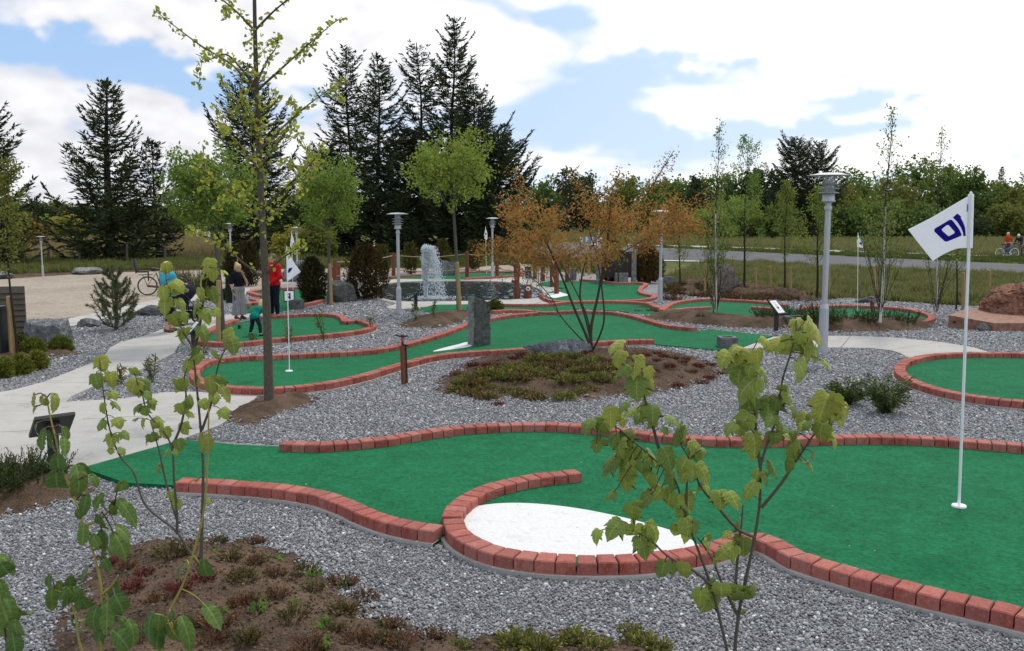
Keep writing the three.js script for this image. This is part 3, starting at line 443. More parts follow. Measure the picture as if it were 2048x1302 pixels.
// ---------------------------------------------------------------- round-headed young trees with stakes
function roundTree(label, x, baseY, trunkTop, cx, cy, rx, ry, c, seed, lean = 0) {
  const r = rng(seed), base = onLand(x, baseY), d = -base.z, s = d / LENS, t = thing('round_headed_tree', label, 'tree', base), T = new MB(), F = new MB();
  const top = At(x + lean, trunkTop, d).sub(base), C = At(cx, cy, d).sub(base), tips = [];
  T.tube([V(0, -0.1, 0), top.clone().multiplyScalar(0.5).add(V(0.02, 0, 0)), top], (k) => 0.055 - 0.015 * k, 8);
  for (let k = 0; k < 8; k++) { const a = k / 8 * 6.28 + r(), aim = C.clone().add(V(Math.cos(a) * rx * s * 0.55, (r() - 0.25) * ry * s * 0.8, Math.sin(a) * rx * s * 0.55)), dd = aim.sub(top); limb(T, top.clone().add(V(0, (r() - 0.8) * 0.15, 0)), dd.clone().normalize(), dd.length() * 0.8, 0.022, 2, r, tips, { spread: 0.7, rise: 0.1, kids: 3 }); }
  const A = rx * s, B = ry * s;
  for (let k = 0; k < 480; k++) { const u = rv(r).normalize().multiplyScalar(Math.pow(r(), 0.4)), o = V(C.x + u.x * A * (0.95 + 0.55 * fbm3(u.x * 2, u.y * 2, u.z * 2 + seed)), C.y + u.y * B * (0.92 + 0.5 * fbm3(u.x * 2 + 9, u.y * 2, u.z * 2 + seed)), C.z + u.z * A); if (fbm3(o.x * 1.6, o.y * 1.6, o.z * 1.6 + seed, 2) < 0.06 - 0.25 * r()) continue; leafCluster(F, o, 15, 0.16, 0.095, 0.03, c, r, 0.2); }
  for (const [p, dd] of tips) { const q = p.clone().sub(C); if (Math.hypot(q.x / A, q.y / B, q.z / A) < 1.25) leafCluster(F, p, 5, 0.12, 0.085, 0.027, c, r, 0.2); }
  T.build('trunk', M.grayBark, t); F.build('crown', M.leaf, t); return t;
}
roundTree('round-headed green tree left of the ginkgo, above the women', 448, 684, 470, 424, 388, 94, 88, [0.19, 0.265, 0.05], 41, -18);
roundTree('round-headed green tree between the ginkgo and the fountain', 657, 610, 455, 656, 396, 76, 76, [0.21, 0.285, 0.055], 42);
roundTree('round-headed green tree behind the standing stone slab', 917, 622, 418, 898, 344, 90, 76, [0.26, 0.33, 0.06], 43, -10);

function stake(label, x0, y0, x1, y1, w = 0.04, mat = M.stake, name = 'tree_stake', cat = 'stake') {
  const b = onLand(x1, y1), t = At(x0, y0, -b.z).sub(b), m = new MB(), n = 5; m.tube([V(0, -0.1, 0), t.clone().multiplyScalar(0.5), t.clone().multiplyScalar(0.985)], w, 9); m.tube([t.clone().multiplyScalar(0.985), t], (k) => w * (1 - 0.25 * k), 9);
  const o = mesh(name, m.geo(), mat); o.position.copy(b); return tag(o, label, cat);
}
stake('round wooden stake right against the left round-headed tree', 437, 560, 436, 690, 0.05);
stake('pale wooden stake beside the tree between ginkgo and fountain', 660, 527, 663, 612, 0.05);
stake('pale wooden stake beside the tree behind the slab', 914, 524, 920, 624, 0.06);
stake('thick wooden stake at the left edge before the plank panel', 18, 592, 25, 716, 0.055);

// ---------------------------------------------------------------- ginkgo, foreground left
function ginkgo() {
  const base = onLand(538, 797), d = -base.z, r = rng(55), t = thing('ginkgo_tree', 'tall slender yellow-green ginkgo, nearest tree of the left half', 'tree', base), T = new MB(), F = new MB(), at = (x, y, dz = 0) => At(x, y, d + dz).sub(base);
  const trunkPts = [[538, 800], [534, 640], [527, 480], [519, 330], [513, 170], [510, 60], [508, -60], [506, -160]].map(([x, y]) => at(x, y));
  T.tube(spline(trunkPts, 0.15), (k) => mix(0.072, 0.018, Math.pow(k, 0.8)), 10);
  const branches = [   // px polylines with a depth offset at the tip
    [[[512, 190], [470, 135], [400, 90], [340, 45], [306, 18]], 0.9], [[[512, 175], [455, 110], [420, 118], [392, 108]], -0.9], [[[516, 180], [560, 140], [610, 95], [650, 60], [684, 34]], -0.8], [[[510, 62], [480, 30], [440, -5], [400, -40]], 0.7], [[[511, 60], [545, 25], [578, -5], [600, -40]], -0.6],
    [[[520, 300], [560, 260], [610, 215], [660, 178], [690, 158]], 1.0], [[[521, 310], [500, 240], [460, 190], [438, 150]], -0.8], [[[522, 345], [480, 290], [440, 250], [432, 215]], 0.8], [[[514, 165], [535, 120], [552, 95], [556, 70]], 0.5], [[[524, 420], [565, 380], [610, 340], [640, 305], [655, 290]], -0.9], [[[522, 330], [545, 300], [575, 260], [588, 230]], 0.6],
    [[[526, 440], [480, 400], [430, 360], [390, 330]], 0.7], [[[527, 450], [560, 420], [590, 395], [640, 330]], 0.9], [[[533, 560], [480, 520], [440, 485], [390, 465], [370, 455]], -0.8], [[[533, 548], [560, 520], [590, 500], [605, 490]], -0.6], [[[520, 260], [480, 235], [448, 225]], -0.5], [[[517, 240], [550, 205], [560, 190]], -0.5],
  ];
  const fan = (o, dir) => { const side = perp(dir, r), L = 0.04 + 0.025 * r(); F.color = tone(r, r() < 0.5 ? [0.42, 0.42, 0.07] : [0.28, 0.33, 0.06], 0.25); const a = F.v(o.x, o.y, o.z), k = [-1, -0.35, 0.35, 1].map((s, i) => { const q = o.clone().addScaledVector(dir, L * (i === 0 || i === 3 ? 0.72 : 1)).addScaledVector(side, s * L * 0.62); return F.v(q.x, q.y, q.z); }); for (let i = 0; i < 3; i++) F.tri(a, k[i], k[i + 1]); };
  for (const [list, dz] of branches) {
    const low = list[0][1] > 500, pts = spline(list.map(([x, y], i) => at(x, y, dz * i / (list.length - 1))), 0.05), n = pts.length;
    T.tube(pts, (k) => mix(0.02, 0.004, k), 5, false);
    for (let i = 4; i < n; i++) { const s = i / n, c = Math.round((low ? (s > 0.45 ? 4 : 0.4) : 2.3) + r() * 2.6 * (0.4 + s)); if (r() < 0.25) continue; for (let k = 0; k < c; k++) { const o = pts[i].clone().addScaledVector(rv(r), 0.055), d2 = rv(r).add(V(0, 0.15, 0)).normalize(); fan(o, d2); } if (!low && r() < 0.07) { const e = pts[i].clone().addScaledVector(rv(r).add(V(0, 0.35, 0)).normalize(), 0.3 + r() * 0.25), tw = spline([pts[i], pts[i].clone().lerp(e, 0.5).add(V(0, 0.03, 0)), e], 0.05); T.tube(tw, 0.005, 3, false); for (const q of tw) for (let k = 0; k < 4; k++) fan(q.clone().addScaledVector(rv(r), 0.05), rv(r).normalize()); } }
  }
  for (let k = 0; k < 300; k++) { const y = mix(60, 470, r()), o = at(mix(510, 525, y / 470) + (r() - 0.5) * 60 * r(), y).add(V(0, 0, (r() - 0.5) * 0.3)); fan(o, rv(r).normalize()); }
  T.build('trunk', M.bark, t); F.build('crown', M.leaf, t);
}
ginkgo();

// ---------------------------------------------------------------- multi-stemmed orange-leaved tree in the heather bed
{
  const base = onLand(1184, 704), d = -base.z, r = rng(66), t = thing('orange_leaved_tree', 'low multi-stemmed tree with small orange leaves in the heather bed', 'tree', base), T = new MB(), F = new MB(), at = (x, y, dz = 0) => At(x, y, d + dz).sub(base), tips = [];
  const stems = [
    [[[1184, 706], [1176, 680], [1150, 620], [1118, 540], [1085, 470], [1050, 400], [1030, 345]], -0.5, 0.03], [[[1184, 706], [1182, 660], [1196, 590], [1212, 500], [1220, 420], [1222, 390], [1240, 340]], 0.3, 0.034],
    [[[1186, 700], [1200, 670], [1208, 640], [1204, 580], [1190, 500], [1165, 420], [1150, 350]], -0.9, 0.02], [[[1180, 695], [1145, 660], [1120, 630], [1105, 600], [1080, 570], [1045, 540]], 0.5, 0.016], [[[1184, 690], [1172, 640], [1160, 590], [1180, 500], [1230, 440], [1280, 405], [1330, 330], [1345, 305]], 0.8, 0.022], [[[1184, 706], [1176, 640], [1140, 560], [1100, 500], [1040, 470], [1015, 440]], 0.9, 0.016], [[[1205, 560], [1240, 510], [1300, 470], [1345, 420]], -0.7, 0.014],
  ];
  for (const [list, dz, rad] of stems) {
    const pts = spline(list.map(([x, y], i) => at(x, y, dz * i / (list.length - 1))), 0.08), n = pts.length; T.tube(pts, (k) => mix(rad, 0.006, k), 7, false);
    for (let i = Math.floor(n * 0.75); i < n; i++) for (let k = 0; k < 4; k++) tips.push([pts[i].clone().addScaledVector(rv(r), 0.06).setY(pts[i].y), V(0, 1, 0), 1]);
    for (let i = Math.floor(n * 0.42); i < n; i++) if (r() < 0.46) { const dd = pts[Math.min(n - 1, i + 1)].clone().sub(pts[i - 1]).normalize().addScaledVector(rv(r), 0.9).normalize(); if (pts[i].y > 2.7 && r() < 0.85) continue; limb(T, pts[i], dd, (0.34 + r() * 0.26) * (pts[i].y > 2.6 ? 0.55 : 1), 0.007, 2, r, tips, { spread: 0.8, rise: 0.02, kids: 3, sides: 3, wig: 0.2 }); }
  }
  for (const [p, dd, own] of tips) { const lim = 2.75 + 0.55 * fbm2(p.x * 1.3, p.z * 1.3 + 4, 2); if (p.y < 1.3 || (!own && p.y > lim && r() < 0.93) || r() < 0.08) continue; const n = p.y < 1.75 ? 1 : 5; for (let k = 0; k < n; k++) { const q = p.clone().addScaledVector(rv(r), 0.13), l = rv(r).add(V(0, -0.35, 0)).normalize(); F.color = tone(r, r() < 0.55 ? [0.45, 0.215, 0.065] : r() < 0.75 ? [0.30, 0.26, 0.07] : [0.32, 0.10, 0.04], 0.3); F.leaf(q, l, perp(l, r), 0.055 + r() * 0.03, 0.013); } }
  T.build('stems', M.redBark, t); F.build('crown', M.leaf, t);
}

// ---------------------------------------------------------------- birches and slim young trees
function slimTree(name, label, x, baseY, topY, { mat = M.bark, rad = 0.03, c = [0.19, 0.25, 0.06], w = 60, from = 0.25, n = 26, leaves = 5, len = 0.06, multi = 0, lean = 0, up = 1.0, seed = 1, dens = 1, group } = {}) {
  const r = rng(seed + Math.round(x)), base = onLand(x, baseY), d = -base.z, s = d / LENS, t = thing(name, label, 'tree', base, group), T = new MB(), S = new MB(), F = new MB(), H = At(x, topY, d).y - base.y, tips = [], W = w * s;
  const axis = (k) => V(lean * s * k + 0.03 * Math.sin(k * 7 + seed), H * k, 0.04 * Math.sin(k * 5));
  if (mat === M.birch) { T.tube(Array.from({ length: 7 }, (_, i) => axis(0.55 * i / 6)), (k) => mix(rad, rad * 0.55, k), 7); S.tube(Array.from({ length: 7 }, (_, i) => axis(0.55 + 0.45 * i / 6)), (k) => mix(rad * 0.54, 0.003, k), 6); } else T.tube(Array.from({ length: 10 }, (_, i) => axis(i / 9)), (k) => mix(rad, 0.004, k), 7);
  for (let k = 0; k < n; k++) {
    const q = from + (1 - from) * Math.pow(k / n, mat === M.birch ? 1.4 : 0.9), a = r() * 6.28, L = W * Math.pow(1 - q, mat === M.birch ? 1.0 : 0.6) * (0.5 + r() * 0.7) + 0.12, o = axis(q), dd = V(Math.cos(a), up + r() * 0.6, Math.sin(a)).normalize();
    limb(S, o, dd, L, 0.007, 1, r, tips, { spread: 0.55, rise: 0.15, kids: 2, sides: 3 });
  }
  for (let k = 0; k < multi; k++) { const a = r() * 6.28, dd = V(Math.cos(a) * 0.7, 1.5 + r(), Math.sin(a) * 0.7).normalize(); limb(S, axis(0.01 + 0.05 * r()), dd, H * (0.2 + 0.14 * r()), 0.012, 1, r, tips, { spread: 0.45, rise: 0.2, kids: 3, sides: 4 }); }
  for (const [p] of tips) if (r() < 0.75 * dens * (mat === M.birch && p.y > H * 0.6 ? 0.45 : 1)) for (let k = 0; k < leaves; k++) { const l = rv(r).add(V(0, -0.3, 0)).normalize(); F.color = tone(r, c, 0.35); F.leaf(p.clone().addScaledVector(rv(r), 0.09), l, perp(l, r), len * (0.6 + 0.7 * r()), len * 0.36); }
  for (let k = 0; k < 14; k++) { const o = axis(0.86 + 0.14 * k / 14).addScaledVector(rv(r), 0.07), l = rv(r).add(V(0, -0.4, 0)).normalize(); F.color = tone(r, c); F.leaf(o, l, perp(l, r), len, len * 0.36); }
  T.build('trunk', mat, t); S.build('branches', M.redBark, t); F.build('crown', M.leaf, t); return t;
}
slimTree('birch_tree', 'white-stemmed birch left of the black sign with white panel', 1428, 640, 250, { mat: M.birch, rad: 0.032, w: 74, n: 60, from: 0.2, multi: 10, lean: 0, leaves: 2, len: 0.06, c: [0.19, 0.25, 0.06], up: 1.5 });
slimTree('birch_tree', 'tall white-stemmed birch just right of the lamp post', 1758, 645, 218, { mat: M.birch, rad: 0.034, w: 76, n: 62, from: 0.2, multi: 10, lean: 8, leaves: 2, len: 0.06, c: [0.19, 0.25, 0.06], up: 1.5 });
slimTree('birch_tree', 'shorter white-stemmed birch seen beneath the flag numbered 10', 1869, 638, 262, { mat: M.birch, rad: 0.032, w: 60, n: 34, from: 0.3, multi: 10, lean: -6, leaves: 2, len: 0.06, c: [0.19, 0.25, 0.06], up: 1.5 });
slimTree('young_tree', 'slim young tree left of the first birch, before the road', 1358, 574, 425, { rad: 0.035, w: 42, n: 26, leaves: 4, c: [0.22, 0.24, 0.06], mat: M.darkBark });
slimTree('young_tree', 'taller slim young tree just right of the first birch', 1486, 588, 282, { rad: 0.045, w: 60, n: 44, leaves: 5, c: [0.18, 0.27, 0.06], from: 0.22, mat: M.darkBark });
slimTree('young_tree', 'slim young tree tied between two stakes', 1567, 590, 370, { rad: 0.04, w: 42, n: 34, leaves: 5, c: [0.22, 0.26, 0.06], from: 0.3, mat: M.darkBark });
slimTree('young_tree', 'slim young tree just left of the tall lamp post', 1632, 598, 385, { rad: 0.045, w: 52, n: 40, leaves: 5, c: [0.23, 0.28, 0.06], from: 0.25, mat: M.darkBark });
slimTree('young_tree', 'dark slim young tree with its stake left of the big flag pole', 1910, 622, 440, { rad: 0.03, w: 30, n: 20, leaves: 3, from: 0.35, mat: M.darkBark });
slimTree('young_tree', 'thin leafy sapling with bare lower stem at the left edge', 32, 712, 330, { rad: 0.028, w: 42, n: 28, leaves: 5, c: [0.21, 0.22, 0.05], from: 0.42, mat: M.darkBark });
slimTree('young_tree', 'thin young tree behind the left edge sapling', 1235, 570, 470, { rad: 0.03, w: 20, n: 12, leaves: 3, mat: M.darkBark }).userData.label = 'thin young tree beside the dark info board';
[[1540, 532, 1541, 588, 'left stake of the pair holding a young tree'], [1580, 534, 1581, 592, 'right stake of the pair holding a young tree'], [1511, 535, 1512, 590, 'short stake right of the taller young tree'], [1410, 527, 1410, 575, 'short stake seen left of the first birch'], [1748, 531, 1750, 602, 'stake behind the tall right birch'], [1927, 545, 1926, 620, 'stake left of the big flag pole'], [1979, 541, 1979, 590, 'stake rising behind the red-brown rock'], [1658, 530, 1658, 592, 'stake right behind the tall lamp post']].forEach(([a, b, c, d, l]) => stake(l, a, b, c, d, 0.045));

// ---------------------------------------------------------------- columnar yews and shrubs
function yew(label, x, baseY, topY, w, c, seed, wide = 1) {
  const base = onLand(x, baseY), d = -base.z, s = d / LENS, r = rng(seed), H = At(x, topY, d).y - base.y, R = w * s, t = thing('columnar_yew', label, 'shrub', base), F = new MB(), T = new MB();
  for (let k = 0; k < 7; k++) { const a = r() * 6.28, q = R * 0.4 * r(); T.tube([V(Math.cos(a) * q * 0.3, 0, Math.sin(a) * q * 0.3), V(Math.cos(a) * q, H * 0.5, Math.sin(a) * q), V(Math.cos(a) * q * 1.1, H * 0.9, Math.sin(a) * q * 1.1)], (m) => 0.02 * (1 - m * 0.7), 4, false); }
  for (let k = 0; k < 1700 * wide; k++) { const y = Math.pow(r(), 0.9), a = r() * 6.28, prof = (0.62 + 0.55 * Math.sin(Math.PI * Math.min(1, y * 0.85 + 0.12))) * (1 - Math.pow(y, 5) * 0.6), q = R * prof * Math.pow(r(), 0.35) * (0.85 + 0.25 * Math.sin(a * 3 + seed)), o = V(Math.cos(a) * q, y * H * 0.93, Math.sin(a) * q), dd = V(Math.cos(a) * 0.6, 1.0, Math.sin(a) * 0.6).addScaledVector(rv(r), 0.5).normalize(); for (let j = 0; j < 3; j++) { F.color = tone(r, j && r() < 0.3 ? [c[0] * 2, c[1] * 1.5, c[2]] : c, 0.4); const e = dd.clone().addScaledVector(rv(r), 0.5).normalize(); F.leaf(o, e, perp(e, r), 0.09 + r() * 0.09, 0.016); } }
  for (let k = 0; k < 130 * wide; k++) { const y = 0.25 + 0.75 * r(), a = r() * 6.28, q = R * (0.75 + 0.35 * r()) * (1 - Math.pow(y, 4) * 0.7), o = V(Math.cos(a) * q, y * H * 0.9, Math.sin(a) * q), dd = V(Math.cos(a) * 0.7, 1.1, Math.sin(a) * 0.7).addScaledVector(rv(r), 0.3).normalize(), L = 0.14 + 0.2 * r(); for (let j = 0; j < 7; j++) { F.color = tone(r, [c[0] * 1.5, c[1] * 1.3, c[2]], 0.4); const e = dd.clone().addScaledVector(rv(r), 0.6).normalize(); F.leaf(o.clone().addScaledVector(dd, L * j / 7), e, perp(e, r), 0.08, 0.013); } }
  T.build('stems', M.darkBark, t); F.build('foliage', M.needle, t); return t;
}
yew('bushy dark yew column left of the grey boulder, before the tee lane', 626, 606, 512, 24, [0.035, 0.038, 0.016], 1);
yew('broad rusty-tipped yew column right of the grey boulder', 731, 600, 487, 38, [0.055, 0.042, 0.016], 2, 1.4);
yew('dark yew column between the seated group and the ginkgo trunk', 497, 572, 480, 20, [0.045, 0.038, 0.018], 3);
yew('dark yew column behind the woman in the black top', 470, 565, 495, 18, [0.035, 0.038, 0.018], 4);
[[765, 550, 488], [822, 548, 483], [886, 545, 476], [947, 541, 480]].forEach(([x, b, t], i) => yew(['first', 'second', 'third', 'last'][i] + ' from the left of four slim conifers behind the rope fence', x, b, t, 13, [0.075, 0.075, 0.022], 10 + i, 0.5));
yew('rusty yew column left of the dark info board posts', 1222, 566, 478, 22, [0.07, 0.042, 0.016], 20);
yew('broad rusty yew at the right of the info board', 1292, 566, 490, 30, [0.08, 0.05, 0.016], 21, 1.2);
yew('dark yew shrub in the tufts beside the buggy', 418, 602, 545, 16, [0.05, 0.055, 0.02], 22, 0.6);

// ---------------------------------------------------------------- tree line far behind
function farTree(name, label, x, top, w, dist, c, opts = {}) {
  const b = At(x, 440, dist), p = V(b.x, 0, b.z), r = rng(Math.round(x * 3 + top)), s = dist / LENS, H = At(x, top, dist).y, W = w * s / 2, T = new MB(), t = thing(name, label, opts.cat || 'tree', p), lob = lobed(r, opts.lobes || 6, W, H, 0, 0.75);
  lob.push([0, H * 0.78, 0, W * 0.5, H * 0.22, W * 0.5], [-0.4 * W, H * 0.24, 0, W * 0.6, H * 0.26, W * 0.7], [0.4 * W, H * 0.26, 0, W * 0.62, H * 0.28, W * 0.7]);
  T.tube([V(0, -0.2, 0), V(0.1, H * 0.3, 0), V(-0.1, H * 0.75, 0)], (k) => 0.2 * (1 - k * 0.7), 5, false);
  const sc = s / 0.075; mesh('trunk', T.geo(), M.darkBark, t);
  mesh('crown', crownGeo(Math.round(x + top * 3), lob, { clumps: Math.round((opts.clumps || 400)), leaves: 15, clump: 0.72 * sc, len: 0.42 * sc, wid: 0.18 * sc, c, c2: opts.c2 }), M.leaf, t); return t;
}
const G = { olive: [0.175, 0.19, 0.042], green: [0.12, 0.175, 0.042], bright: [0.24, 0.31, 0.065], dark: [0.052, 0.074, 0.03], yellow: [0.38, 0.35, 0.07], mid: [0.155, 0.21, 0.048], rust: [0.24, 0.17, 0.05] };
// right-hand side, left to right
[
  [1090, 352, 90, 175, G.green, 'green tree farthest left behind the orange tree'], [1165, 345, 100, 180, G.dark, 'dark tree in the row behind the orange tree'], [1250, 352, 110, 178, G.olive, 'olive tree in the row behind the orange tree'], [1318, 362, 80, 170, G.mid, 'green tree at the right of the orange tree'],
  [1356, 356, 80, 150, G.mid, 'mid green tree left of the dark round one behind the road'], [1392, 352, 62, 140, G.dark, 'dark round tree behind the road, left of the first birch'], [1448, 340, 84, 160, G.mid, 'green tree right behind the first birch'], [1505, 336, 76, 150, G.dark, 'dark tree behind the taller young tree'], [1552, 346, 80, 145, G.dark, 'dark tree at the foot of the far spruce pair'],
  [1600, 385, 110, 130, G.olive, 'olive bush below the far spruce pair'], [1676, 372, 120, 135, G.olive, 'olive tree behind the tall lamp post'], [1726, 340, 110, 150, G.mid, 'green tree left of the tall birch'], [1790, 352, 110, 140, G.olive, 'olive tree right of the tall birch'], [1836, 312, 150, 160, G.green, 'highest round tree of the right tree line'],
  [1900, 326, 100, 150, G.mid, 'green tree above the flag numbered 10'], [1950, 336, 90, 140, G.green, 'green tree right above the big flag pole'], [2005, 362, 110, 145, G.olive, 'olive tree near the right edge of the tree line'], [2056, 345, 90, 150, G.green, 'green tree cut by the right edge'], [2130, 350, 120, 150, G.olive, 'tree beyond the right edge'], [2020, 410, 80, 120, G.olive, 'low bush behind the orange-shirted cyclist'], [1930, 420, 110, 122, G.dark, 'low dark bush behind the big flag pole'],
  [1485, 392, 150, 118, G.bright, 'bright green bush across the road behind the first birch'], [1430, 420, 90, 112, G.bright, 'smaller bright bush across the road, left of the larger'], [1560, 405, 100, 116, G.mid, 'mid green bush across the road by the staked tree'], [1780, 400, 130, 120, G.mid, 'leafy bush behind the tall birch stem'], [1850, 405, 100, 118, G.green, 'green bush left below the flag numbered 10'], [1700, 418, 80, 118, G.green, 'green bush right of the tall lamp post'],
].forEach(([x, t, w, d, c, l]) => farTree(t > 384 ? 'far_bush' : 'far_tree', l, x, t, w, d, c, { cat: t > 384 ? 'bush' : 'tree' }));
spruceAt('far dark spruce, taller of two over the right tree line', 1586, 275, 462, 120, 64, { wide: 0.5, dens: 1.3 });
spruceAt('far dark spruce, shorter of two over the right tree line', 1632, 284, 462, 122, 54, { wide: 0.5, dens: 1.3 });
spruceAt('small far spruce peeping over the trees near the right edge', 1998, 334, 462, 165, 22, { wide: 0.8, dens: 0.4 });
spruceAt('small far spruce over the trees right of the lamp head', 1690, 346, 462, 165, 16, { wide: 0.8, dens: 0.4 });
spruceAt('small far spruce behind the orange tree top', 1130, 340, 462, 165, 30, { wide: 0.6, dens: 0.4, bare: 0.2 });
// left-hand side
[
  [70, 398, 70, 150, G.dark, 'dark far tree near the left edge'], [118, 408, 70, 155, G.olive, 'olive far tree left of the lone spruce'], [170, 412, 80, 150, G.dark, 'dark far tree behind the lone spruce'], [262, 405, 100, 150, G.olive, 'olive far tree under the lone spruce boughs'], [340, 415, 90, 160, G.mid, 'green far tree right of the lone spruce'], [150, 430, 86, 120, G.yellow, 'yellow-green bush at the far side of the field'], [95, 436, 62, 122, G.bright, 'bright green bush left of the yellow-green one'], [50, 432, 70, 85, G.rust, 'rusty bush beside the left lamp post'], [20, 408, 60, 62, G.olive, 'olive bush at the left edge behind the car park'], [205, 446, 60, 122, G.bright, 'small bright bush right of the yellow-green one'], [-20, 400, 80, 150, G.dark, 'dark far tree cut by the left edge'],
  [585, 380, 110, 110, G.mid, 'green tree between the ginkgo and the spruce group'], [590, 455, 100, 62, G.yellow, 'yellowish bush behind the left pond shore'], [640, 445, 60, 60, G.olive, 'olive bush behind the left pond shore'],
].forEach(([x, t, w, d, c, l]) => farTree(t > 428 || d < 90 ? 'far_bush' : 'far_tree', l, x, t, w, d, c, { cat: t > 428 || d < 90 ? 'bush' : 'tree', clumps: d < 90 ? 380 : 400 }));
{ // the wood behind everything reads as one mass
  const r = rng(5), F = new MB(); for (let k = 0; k < 5200; k++) { const a = (r() - 0.5) * 1.9, d = 190 + r() * 30, x = Math.sin(a) * d * 1.1, top = 6.2 + 3.2 * fbm2(a * 9, 3, 3) + (a < -0.2 ? -1.5 : 0), y = top * Math.pow(r(), 0.8); leafCluster(F, V(x, y, -Math.cos(a) * d), 5, 1.3, 1.0, 0.42, r() < 0.5 ? G.dark : G.green, r); }
  const o = F.build('far_wood', M.leaf); tag(o, 'dark strip of distant woodland along the horizon', 'woodland'); o.userData.kind = 'stuff';
}
// ---------------------------------------------------------------- lamp posts
function lamp(label, x, topY, baseY) {
  const base = onLand(x, baseY), d = -base.z, H = At(x, topY, d).y - base.y, k = H / 3.6, t = thing('lamp_post', label, 'lamp', base, 'galvanised lamp posts of the course'), lathe = (pts, n = 24) => new THREE.LatheGeometry(pts.map(([a, b]) => new THREE.Vector2(a * k, b * k)), n);
  mesh('pole', lathe([[0.055, -0.1], [0.058, 3.04], [0.066, 3.04], [0.066, 2.98], [0.001, 2.98]].slice(0, 2)), M.galv, t);
  mesh('sleeve', lathe([[0.098, -0.1], [0.092, 0.9], [0.086, 0.93], [0.06, 1.0], [0.057, 1.0]]), M.galv, t);
  mesh('collar', lathe([[0.058, 2.86], [0.075, 2.87], [0.075, 2.93], [0.06, 2.94]]), M.galv, t);
  mesh('lantern_base', lathe([[0.001, 3.02], [0.13, 3.02], [0.135, 3.05], [0.115, 3.06], [0.11, 3.24], [0.001, 3.24]]), M.galv, t);
  mesh('lantern_glass', lathe([[0.085, 3.242], [0.085, 3.54]]), new THREE.MeshPhysicalMaterial({ color: col(0.82, 0.85, 0.86), roughness: 0.25, transmission: 0.75, thickness: 0 }), t);
  for (let i = 0; i < 3; i++) mesh('louvre_ring', lathe([[0.11, 3.22 + i * 0.085], [0.2, 3.195 + i * 0.085], [0.202, 3.202 + i * 0.085], [0.112, 3.23 + i * 0.085]]), M.galv, t);
  const s = new MB(); for (let i = 0; i < 4; i++) { const a = i * 1.571 + 0.5; s.tube([V(Math.cos(a) * 0.108 * k, 3.05 * k, Math.sin(a) * 0.108 * k), V(Math.cos(a) * 0.108 * k, 3.57 * k, Math.sin(a) * 0.108 * k)], 0.011 * k, 6); } s.build('struts', M.galv, t);
  mesh('cap_dish', lathe([[0.001, 3.56], [0.15, 3.558], [0.39, 3.535], [0.395, 3.545], [0.2, 3.59], [0.001, 3.6]], 36), M.galv, t);
  return t;
}
lamp('tallest galvanised lamp post, beside the right-hand concrete walk', 1645, 345, 707);
lamp('galvanised lamp post in the gravel before the fountain pond', 798, 425, 629);
lamp('galvanised lamp post behind the far pond edge, right of the fountain', 985, 435, 559);
lamp('galvanised lamp post half hidden by the orange tree leaves', 1320, 420, 606);
lamp('galvanised lamp post behind the woman in the black top', 463, 446, 552);
lamp('short-looking galvanised lamp post across the car park, far left', 86, 472, 553);
lamp('galvanised lamp post behind the white flags left of the pond', 595, 454, 545);

